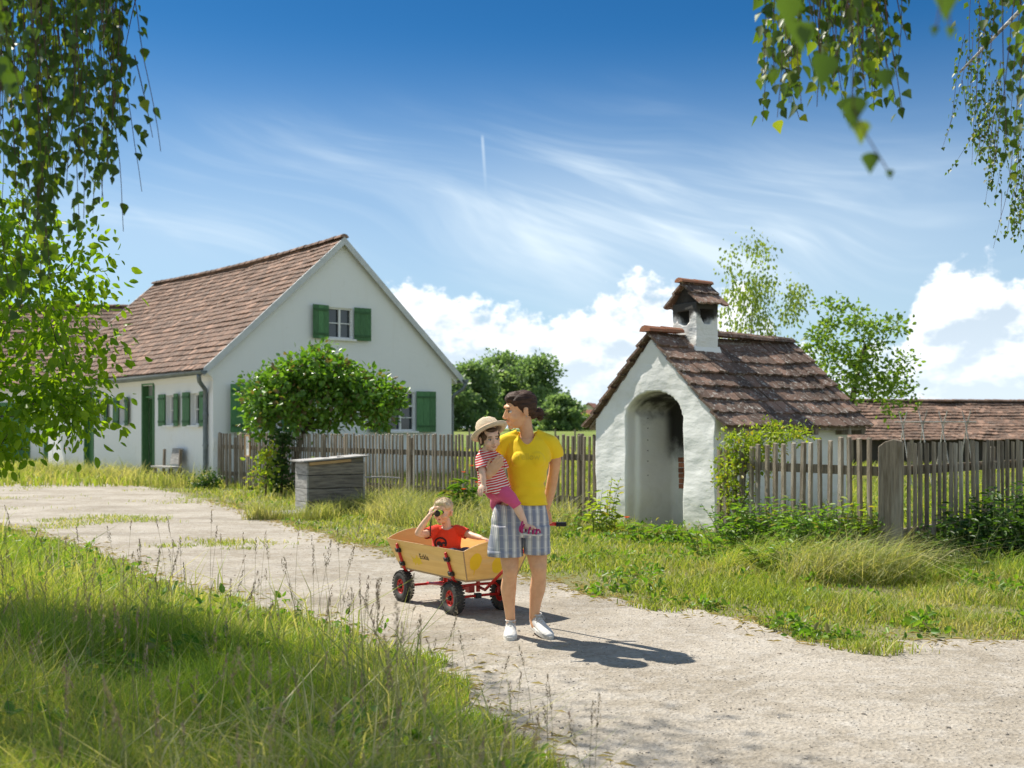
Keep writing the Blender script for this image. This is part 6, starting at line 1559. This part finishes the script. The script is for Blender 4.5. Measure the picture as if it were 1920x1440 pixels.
M['stripe'] = stripes('red_white_stripes', R(-14)); 
ts = MB()
chain(ts, [Tq(914, 853, .04), Tq(916, 872, .035), Tq(922, 896, .04), Tq(928, 918, .04)], [.062, .077, .092, .108])
chain(ts, [Tq(908, 856, .02), Tq(902, 860, .0), Tq(903, 873, -.035), Tq(903.5, 881, -.05)], [.036, .037, .038, .039]); chain(ts, [Tq(922, 856, .03), Tq(932, 860, .04), Tq(941, 868, .045)], [.036, .036, .034])
zt_ = Tq(0, 925)[2]; en = Tq(903.5, 880, -.05); ea = (Tq(903.5, 881, -.05) - Tq(903, 873, -.035)).normalized(); nk2 = Tq(915, 846, 0)
top_ = fuse(ts, 'striped_top', M['stripe'], tbody, .0038, 4, fn=fold(.004, 14, 14, 5, 5), cutf=lambda c, n: c.z < zt_ + .25 * (c.x - Tq(928, 0)[0]) * -.3 or ((c - en).dot(ea) > 0 and c.x < en.x + .045 and c.y < .0 and c.z > Tq(0, 897)[2]) or (c.z > nk2.z - .0 and abs(c.x - nk2.x) < .05 and (c - nk2).length < .046), solid=.003)
fr_ = MB()
for i in range(26):
    t = i / 25; p = Tq(927 + 22 * t, 850 + 24 * t, -.045 - .01 * t); a = random.random() * 6.28
    fr_.ell(p + Vector((random.gauss(0, .006), random.gauss(0, .004), random.gauss(0, .007))), (.013, .006, .009), Matrix.Rotation(a, 3, 'Y'), 8, 6)
fr_.build('frill', M['stripe'], top_, smooth=True)
pk = MB()
chain(pk, [Tq(932, 915, .03), Tq(940, 921, .0), Tq(952, 930, -.03), Tq(964, 942, -.04), Tq(969.5, 950, -.038)], [.060, .057, .047, .036, .032]); chain(pk, [Tq(926, 913, .07), Tq(934, 928, .18), Tq(930, 945, .25)], [.066, .056, .04]); chain(pk, [Tq(928, 905, .05), Tq(930, 916, .05)], [.075, .080])
pe = Tq(969, 949, -.038); pa = (Tq(969.5, 950, -.038) - Tq(964, 942, -.04)).normalized()
fuse(pk, 'leggings', M['pink'], tbody, .0038, 4, fn=fold(.0035, 9, 9, 16, 2), cutf=lambda c, n: (c - pe).dot(pa) > 0 and (c - pe).length < .06, solid=.003)
sd = MB()
sd.prism([(-.012, -.028), (.05, -.034), (.10, -.030), (.128, -.012), (.128, .012), (.10, .028), (.05, .03), (-.012, .026), (-.026, 0)], 'z', -.012, .0)
sdo = sd.build('sandal_sole', M['sole'], tbody, bevel=.003); sp_ = Tq(981, 998, -.035); sdo.location = sp_; sdo.rotation_euler = (R(6), R(4), R(-14))
Ms = Matrix.Translation(sp_) @ sdo.rotation_euler.to_matrix().to_4x4()
sst = MB()
for x0, h_ in ((.004, .052), (.050, .040), (.078, .032), (.100, .026)):
    q = [Vector((x0 - .006 * math.cos(t), -.031 * math.cos(t), h_ * math.sin(t))) for t in [math.pi * i / 8 for i in range(9)]]; sst.tube(q, .0065, 8)
q = [Vector((.004, y, z)) for y, z in ((-.028, .012), (-.027, .05), (0, .062), (.027, .05), (.028, .012))]; sst.tube([p + Vector((-.012, 0, .008)) for p in q], .006, 8); sst.ell((-.018, 0, .022), (.012, .024, .024), None, 12, 8)
so2 = sst.build('sandal_straps', M['magenta'], sdo, smooth=True)

# ---------------------------------------------------------------- the wagon
f_ = Vector((.556, -.831, 0)).normalized(); wrz = math.atan2(f_.y, f_.x) - math.pi / 2
WG = Vector((-.484, 8.972, 0)); wagon = empty('handcart', WG, wrz, 'plywood pull-along handcart on red frame with black pneumatic tyres, boy sitting inside', 'handcart')
WGI = (Matrix.Translation(WG) @ Matrix.Rotation(wrz, 4, 'Z')).inverted()
def wheel(x, y, z, s):
    w_ = empty('wheel', (x, y, z)); w_.parent = wagon
    t = MB(); prof = []
    for i in range(18):
        a = 2 * math.pi * i / 18; prof.append((.090 + .038 * math.cos(a), .040 * math.sin(a)))
    t.lathe(prof, (0, 0, 0), (1, 0, 0), 40, close=True)
    for k in range(30):
        for j, xx in enumerate((-.030, -.011, .011, .030)):
            a = 2 * math.pi * (k + .5 * (j % 2)) / 30; rr = .128 - (.007 if abs(xx) > .02 else 0)
            c = Vector((xx, rr * math.cos(a), rr * math.sin(a))); rot = Matrix.Rotation(a, 3, 'X') @ Matrix.Rotation(R(28 if j % 2 else -28), 3, 'Y' if False else 'Y'); t.box(c, (.017, .006, .017), Matrix.Rotation(a, 3, 'X'))
    ty = t.build('tyre', M['rubber'], w_, fix=True)
    r = MB(); r.lathe([(.056, -.024), (.060, -.026), (.060, .026), (.056, .024), (.050, .012), (.022, .020), (.022, -.020), (.050, -.012)], (0, 0, 0), (1, 0, 0), 32, close=True)
    for k in range(5):
        a = 2 * math.pi * k / 5; r.box((s * .017, .038 * math.cos(a), .038 * math.sin(a)), (.012, .010, .026), Matrix.Rotation(a + math.pi / 2, 3, 'X'))
    r.build('rim', M['redp'], w_, bevel=.0)
    h = MB(); h.lathe([(.0, s * .046), (.008, s * .046), (.009, s * .036), (.017, s * .034), (.019, s * .020), (.019, s * -.03), (0, s * -.03)], (0, 0, 0), (1, 0, 0), 16); h.build('hub', M['black'], w_, smooth=False)
    c = MB(); c.lathe([(.0, s * .052), (.006, s * .051), (.007, s * .046), (0, s * .046)], (0, 0, 0), (1, 0, 0), 12); c.build('axle_nut', M['steel'], w_)
for x, s in ((.225, 1), (-.225, -1)):
    for y in (-.395, .395): wheel(x, y, .129, s)
# frame
fm = MB()
for y in (-.395, .395): fm.tube([(-.20, y, .129), (.20, y, .129)], .011, 10)
fm.tube([(0, -.395, .135), (0, -.2, .15), (0, .28, .165)], .012, 10)
for s in (-1, 1):
    fm.tube([(s * .165, -.395, .129), (s * .17, -.395, .24), (s * .15, -.34, .262)], .010, 8)
    fm.tube([(s * .19, .395, .129), (s * .195, .40, .185), (s * .16, .40, .215), (0, .40, .218)], .011, 10)
fm.tube([(0, .40, .16), (0, .40, .262)], .016, 10); fm.box((0, .40, .262), (.24, .10, .012)); fm.box((0, -.34, .262), (.36, .06, .012))
fm.box((0, .28, .165), (.05, .06, .05)); fm.tube([(-.16, -.3, .266), (-.16, .5, .266)], .008, 6); fm.tube([(.16, -.3, .266), (.16, .5, .266)], .008, 6)
fm.build('frame', M['redp'], wagon, smooth=False)
jb = MB(); jb.box((0, .12, .16), (.05, .09, .04)); jb.build('joint', M['black'], wagon, bevel=.004); jb = MB(); jb.box((0, .395, .129), (.05, .04, .04)); jb.build('joint', M['black'], wagon, bevel=.004)
# box: splayed panels
zb, zt2 = .285, .512; bx_b, bx_t = .228, .305; y0b, y1b, y0t, y1t = -.44, .60, -.545, .672; th = .012
fl = MB(); fl.add([(-bx_b, y0b, zb - .014), (bx_b, y0b, zb - .014), (bx_b, y1b, zb - .014), (-bx_b, y1b, zb - .014), (-bx_b, y0b, zb), (bx_b, y0b, zb), (bx_b, y1b, zb), (-bx_b, y1b, zb)], [(3, 2, 1, 0), (4, 5, 6, 7), (0, 1, 5, 4), (1, 2, 6, 5), (2, 3, 7, 6), (3, 0, 4, 7)]); fl.build('floor', M['ply_edge'], wagon)
for s in (1, -1):
    p = MB()
    O1 = [(s * bx_b, y0b, zb), (s * bx_b, y1b, zb), (s * bx_t, y1t, zt2), (s * bx_t, y0t, zt2)]; I1 = [(x - s * th, y, z) for x, y, z in O1]
    p.add(O1 + I1, [(0, 1, 2, 3)], mi=0); p.add(O1 + I1, [(7, 6, 5, 4)], mi=1); p.add(O1 + I1, [(0, 4, 5, 1), (1, 5, 6, 2), (2, 6, 7, 3), (3, 7, 4, 0)], mi=2)
    sp2 = p.build('side_panel', [M['ply'], M['ply_in'], M['ply_edge']], wagon, fix=False)
    if s == 1: side_p = sp2
for (yb, yt, sy) in ((y0b, y0t, -1), (y1b, y1t, 1)):
    n = 14; outer = [(-bx_b + th, yb, zb), (bx_b - th, yb, zb)]
    for i in range(n + 1):
        t = i / n; x = (bx_t - th) * (1 - 2 * t); zz = zt2 + .070 * (1 - (2 * t - 1) ** 2); outer.append((x, yt + (yt - yb) * (zz - zt2) / (zt2 - zb), zz))
    inn_ = [(x, y - sy * th, z) for x, y, z in outer]; m_ = len(outer); p = MB()
    p.add(outer + inn_, [tuple(range(m_))], mi=0); p.add(outer + inn_, [tuple(range(2 * m_ - 1, m_ - 1, -1))], mi=1); p.add(outer + inn_, [(i, m_ + i, m_ + (i + 1) % m_, (i + 1) % m_) for i in range(m_)], mi=2)
    ep = p.build('end_panel', [M['ply'], M['ply_in'], M['ply_edge']], wagon, fix=False)
    if sy == 1: front_p = ep
nx_ = Vector((zt2 - zb, 0, -(bx_t - bx_b))).normalized()     # outward normal of the near side panel
def SP_(y, t, off=.0): b = Vector((bx_b + (bx_t - bx_b) * t, y, zb + (zt2 - zb) * t)); return b + nx_ * off
# clamps on both sides
for s in (1, -1):
    for y in (-.36, .42):
        b = MB(); q = [SP_(y, -.22, -.01), SP_(y, .02, .010), SP_(y, .84, .010)]; q = [Vector((s * a.x, a.y, a.z)) for a in q]
        b.tube(q, .0125, 8); b.ell(q[-1], (.0125, .0125, .0125), None, 8, 6); st_ = b.build('stake', M['redp'], wagon, smooth=True)
        for t in (.17, .66):
            c = MB(); ct = SP_(y, t, .014); ct.x *= s; rt = Matrix.Rotation(s * math.atan2(bx_t - bx_b, zt2 - zb), 3, 'Y'); c.box(ct, (.022, .064, .034), rt); c.box(ct + Vector((s * .012, 0, 0)), (.012, .028, .022), rt); c.build('clip', M['black'], st_, bevel=.003)
# lettering and sprayed yellow shapes
def flat_on(fn, shape, name, m, parent):
    me = bpy.data.meshes.new(name); me.from_pydata([fn(a, b) for a, b in shape], [], [tuple(range(len(shape)))]); return link(name, me, m, parent)
cu = bpy.data.curves.new('t', 'FONT'); cu.body = 'Eckla'; cu.size = .062; cu.align_x = 'CENTER'; cu.align_y = 'CENTER'; cu.offset = .0011; cu.space_character = 1.08
tob = bpy.data.objects.new('t', cu); col_.objects.link(tob); me = bpy.data.meshes.new_from_object(tob.evaluated_get(bpy.context.evaluated_depsgraph_get())); bpy.data.objects.remove(tob)
xs = [v_.co.x for v_ in me.vertices]; ysv = [v_.co.y for v_ in me.vertices]; serif = MB()
for v_ in me.vertices:
    a, b = v_.co.x, v_.co.y; L_ = math.hypot(bx_t - bx_b, zt2 - zb); v_.co = SP_(.03 + a * 1.05, .54 + b / L_, .0012)
me.materials.clear(); wd_ = link('lettering', me, M['printed'], side_p)
bird = [(0, .9), (.14, .62), (.30, .50), (.42, .60), (.55, .86), (.62, .62), (.95, .70), (.80, .45), (.88, .25), (.62, .18), (.50, .05), (.42, .24), (.30, .10), (.22, .0), (.20, .22), (.06, .18), (.12, .42)]
flat_on(lambda a, b: SP_(-.20 + a * .20, .16 + b * .50, .0009), bird, 'sprayed_bird', M['yspray'], side_p)
ny = Vector((0, zt2 - zb, -(y1t - y1b))).normalized()
def FP_(x, t, off): return Vector((x, y1b + (y1t - y1b) * t, zb + (zt2 - zb) * t)) + ny * off
for i, (x, t) in enumerate(((.175, .62), (-.03, .46))):
    flat_on(lambda a, b: FP_(x + a * .052, t + b * .29, .0010), [(math.cos(q) * (1 + .05 * math.sin(5 * q)), math.sin(q)) for q in [6.2832 * j / 28 for j in range(28)]], 'sprayed_dot', M['yspray'], front_p)
flat_on(lambda a, b: FP_(.172 + a * .006, .16 + b * .22, .0008), [(-1, 1), (-.4, 0), (.4, 0), (1, 1)], 'paint_run', M['yspray'], front_p)
# drawbar with T grip
def wl(p): return WGI @ Vector(p)
grip_c = Vector((WX, WZ, 0)) + W(1031, 982, .22)
q = [wl(at(897, 1093, 8.52)), wl(at(918, 1092, 8.35)), wl(at(944, 1070, 8.22)), wl(at(976, 1040, 8.08)), wl(grip_c)]
q[0] = Vector((0, .40, .20)); q[1] = Vector((0, .50, .185))
db = MB(); db.tube(q, .0115, 10); dbo = db.build('drawbar', M['redp'], wagon, smooth=True)
g0, g1 = wl(grip_c + Vector((-.075, 0, .0))), wl(grip_c + Vector((.045, .0, -.003))); g2 = wl(grip_c + Vector((.115, 0, -.003)))
tg = MB(); tg.tube([g0, g1], .013, 10); tg.build('crossbar', M['redp'], dbo, smooth=True)
tg = MB(); n_ = 9
for i in range(n_): a_, b_ = g1.lerp(g2, i / n_), g1.lerp(g2, (i + .8) / n_); tg.tube([a_, b_], .0165 if i else .019, 12)
tg.tube([g1, g2], .0145, 12); tg.build('grip', M['black'], dbo)

# ---------------------------------------------------------------- the boy in the cart
BZ = 8.92; bo = at(838, 1030, BZ); boy = empty('person', (bo.x, BZ, .30), 0, 'blond boy in red t-shirt sitting in the handcart, looking through binoculars', 'person')
BO = Vector((bo.x, BZ, .30))
def Bq(px, py, Z=BZ): return at(px, py, Z) - BO
bb = MB(); BC, BR = head_frame(Bq(831, 959, 8.90), 20, 2, 0)
head(bb, BC, BR, .90, True)
chain(bb, [Bq(836, 976), Bq(838, 994)], [.036, .036])
rings(bb, [(*Bq(838, 990, BZ + .01)[:2], Bq(0, 988)[2], .05, .04), (*Bq(838, 995, BZ + .01)[:2], Bq(0, 993)[2], .095, .055), (*Bq(838, 1010, BZ + .01)[:2], Bq(0, 1006)[2], .105, .065), (*Bq(837, 1020)[:2], Bq(0, 1025)[2], .095, .07), (*Bq(836, 1040)[:2], Bq(0, 1045)[2], .105, .08), (*Bq(836, 1050)[:2], .03, .10, .085)])
el_ = Bq(784, 999, 8.72); ha = Bq(806, 966, 8.66)
chain(bb, [Bq(812, 996, 8.9), Bq(797, 1001, 8.80), el_], [.036, .030, .026]); chain(bb, [el_, Bq(793, 984, 8.68), ha], [.027, .025, .018])
hand(bb, ha, Vector((.25, .05, 1)), Vector((-.75, -.5, 0)), .62, .75, 1, .03)
el2 = Bq(887, 1005, 8.84); ha2 = Bq(903, 1009, 8.74)
chain(bb, [Bq(864, 996, 8.92), Bq(876, 1001, 8.89), el2], [.036, .030, .026]); chain(bb, [el2, Bq(896, 1007, 8.80), ha2], [.026, .023, .017])
hand(bb, ha2, Vector((.75, -.55, -.12)), Vector((.1, 0, 1)), .60, .5, -1, .05)
fx_ = Vector((f_.x, f_.y, 0)); sx2 = Vector((f_.y, -f_.x, 0))
for s in (-1, 1):
    hip = Vector((0, .02, .065)) + sx2 * s * .06; knee = hip + fx_ * .22 + Vector((0, 0, .06)); ank = knee + fx_ * .19 + Vector((0, 0, -.09))
    chain(bb, [hip, knee], [.058, .042]); chain(bb, [knee, ank], [.040, .026]); chain(bb, [ank, ank + fx_ * .05 + Vector((0, 0, .035))], [.026, .02])
bbody = fuse(bb, 'body', M['skin_c'], boy, .0034, 3)
face_bits(bbody, BC, BR, .90, M['hair_blond'], M['lips'], -.002, child=True)
bh = MB()
def BH(c): return BC + BR @ (Vector(c) * .9)
for c, r in (((0, -.022, .044), (.080, .096, .078)), ((0, .035, .075), (.058, .045, .032)), ((.045, .01, .045), (.036, .062, .04)), ((-.045, .01, .045), (.036, .062, .04)), ((0, -.07, -.01), (.062, .04, .05))): bh.ell(BH(c), tuple(x * .9 for x in r), BR, 20, 14)
bhair = fuse(bh, 'hair', M['hair_blond'], bbody, .0038, 2, fn=lambda p: .003 * mnoise.noise(p * 45))
tf = MB()
for i in range(420):
    d_ = Vector((random.gauss(0, 1), random.gauss(0, 1), abs(random.gauss(0, 1)) + .2)).normalized(); c = BH((0, -.018, .046)) + BR @ Vector((d_.x * .072, d_.y * .086, d_.z * .070)); tip_ = c + (BR @ d_) * .006 + (BR @ Vector((.4, .9, .0))) * .013; tf.tube([c, tip_], [.0016, .0005], 3)
tf.build('hair_tufts', M['hair_blond'], bhair)
bs_ = MB()
rings(bs_, [(*Bq(838, 989, BZ + .01)[:2], Bq(0, 986)[2], .055, .045), (*Bq(838, 992, BZ + .01)[:2], Bq(0, 991)[2], .100, .062), (*Bq(838, 1005, BZ + .005)[:2], Bq(0, 1005)[2], .118, .078), (*Bq(837, 1020)[:2], Bq(0, 1022)[2], .112, .084), (*Bq(836, 1040)[:2], Bq(0, 1045)[2], .120, .092), (*Bq(836, 1050)[:2], .045, .12, .095)], 30)
chain(bs_, [Bq(820, 994, 8.92), Bq(811, 997, 8.89), Bq(799, 1001, 8.82)], [.044, .044, .042]); chain(bs_, [Bq(856, 994, 8.92), Bq(865, 997, 8.91), Bq(876, 1002, 8.885)], [.044, .044, .041])
a1 = (Bq(799, 1001, 8.82) - Bq(811, 997, 8.89)).normalized(); e1 = Bq(800, 1001, 8.825); a2 = (Bq(876, 1002, 8.885) - Bq(865, 997, 8.91)).normalized(); e2 = Bq(875, 1001.6, 8.886); nk3 = Bq(838, 985, 8.90)
bt = fuse(bs_, 't_shirt', M['red'], bbody, .0042, 4, fn=fold(.0045, 9, 9, 7, 8), cutf=lambda c, n: c.z < .05 or ((c - e1).dot(a1) > 0 and (c - e1).length < .08) or ((c - e2).dot(a2) > 0 and (c - e2).length < .08) or ((c - nk3).length < .050 and c.z > nk3.z - .045), solid=.003)
bvb = BVHTree.FromObject(bt, bpy.context.evaluated_depsgraph_get())
pc = Bq(826, 1018, 8.85); n = 24
def disc(r0, r1, name, m, off, cx=0, cz=0, a0=0, a1_=6.2832):
    V = []; F = []
    for i in range(n + 1):
        a = a0 + (a1_ - a0) * i / n
        for r in (r0, (r0 + r1) / 2, r1):
            x, z = pc.x + cx + r * math.cos(a), pc.z + cz + r * math.sin(a) * .9; p = on_shirt(x, z, off, bvb, -1.0); V.append(p if p else Vector((x, pc.y, z)))
    for i in range(n):
        for j in range(2): F.append((i * 3 + j, (i + 1) * 3 + j, (i + 1) * 3 + j + 1, i * 3 + j + 1))
    me = bpy.data.meshes.new(name); me.from_pydata(V, [], F); return link(name, me, m, bt)
disc(.038, .052, 'shirt_print', M['printed'], .003, a0=-.6, a1_=3.9); disc(.0, .020, 'shirt_print', M['printed'], .003, -.012, -.004); disc(.006, .024, 'shirt_print', M['printed'], .003, .024, -.012, .4, 4.2); disc(.0, .010, 'shirt_print', M['eye_white'], .0045, -.018, -.028)
sbm = MB()
for s in (-1, 1):
    hip = Vector((0, .02, .07)) + sx2 * s * .06; knee = hip + fx_ * .20 + Vector((0, 0, .055)); chain(sbm, [hip - fx_ * .05, hip, knee], [.075, .078, .062])
fuse(sbm, 'trousers', fabric('dark_shorts', (.05, .06, .10)), bbody, .005, 3, fn=fold(.003, 9, 9, 9, 1))
# binoculars
bd_ = -(BR @ Vector((0, -1, 0))); bx2 = BR @ Vector((1, 0, 0)); bup = BR @ Vector((0, 0, 1)); fwd = BR @ Vector((0, 1, 0))
bc = BH((0, .150, .004)); bino = empty('binoculars', BO + bc, 0, 'small lime green and black binoculars held to the boy\'s eyes', 'binoculars')
g = MB()
for s in (-1, 1):
    c = bx2 * s * .028; g.tube([c - fwd * .030, c - fwd * .005, c + fwd * .012, c + fwd * .046], [.015, .017, .022, .024], 18)
gb = g.build('barrel', M['lime'], bino, bevel=.002)
g = MB()
for s in (-1, 1):
    c = bx2 * s * .028; g.tube([c - fwd * .044, c - fwd * .029], [.017, .0165], 16); g.tube([c + fwd * .044, c + fwd * .054], [.0255, .0250], 18)
g.box(Vector((0, 0, 0)), (.030, .045, .012), BR); g.tube([-fwd * .012 + bup * .012, fwd * .010 + bup * .012], .008, 10); g.build('bridge', M['black'], bino)
g = MB()
for s in (-1, 1): c = bx2 * s * .028 + fwd * .0545; g.tube([c, c + fwd * .001], .020, 18)
g.build('lens', M['glass'], bino)
g = MB(); p0 = bx2 * .055; p0 = bx2 * -.05 if (bx2.x > 0) else bx2 * .05
q = [p0, p0 + Vector((-.004, -.01, -.05)), p0 + Vector((.004, -.015, -.11)), p0 + Vector((-.002, -.012, -.17))]; g.tube(q, .0035, 6); q = [p0, p0 + Vector((.010, -.008, -.06)), p0 + Vector((-.004, -.012, -.12)), p0 + Vector((-.002, -.012, -.17))]; g.tube(q, .003, 6); g.tube([q[-1], q[-1] + Vector((.002, 0, -.012))], .005, 6)
g.build('strap', M['black'], bino)
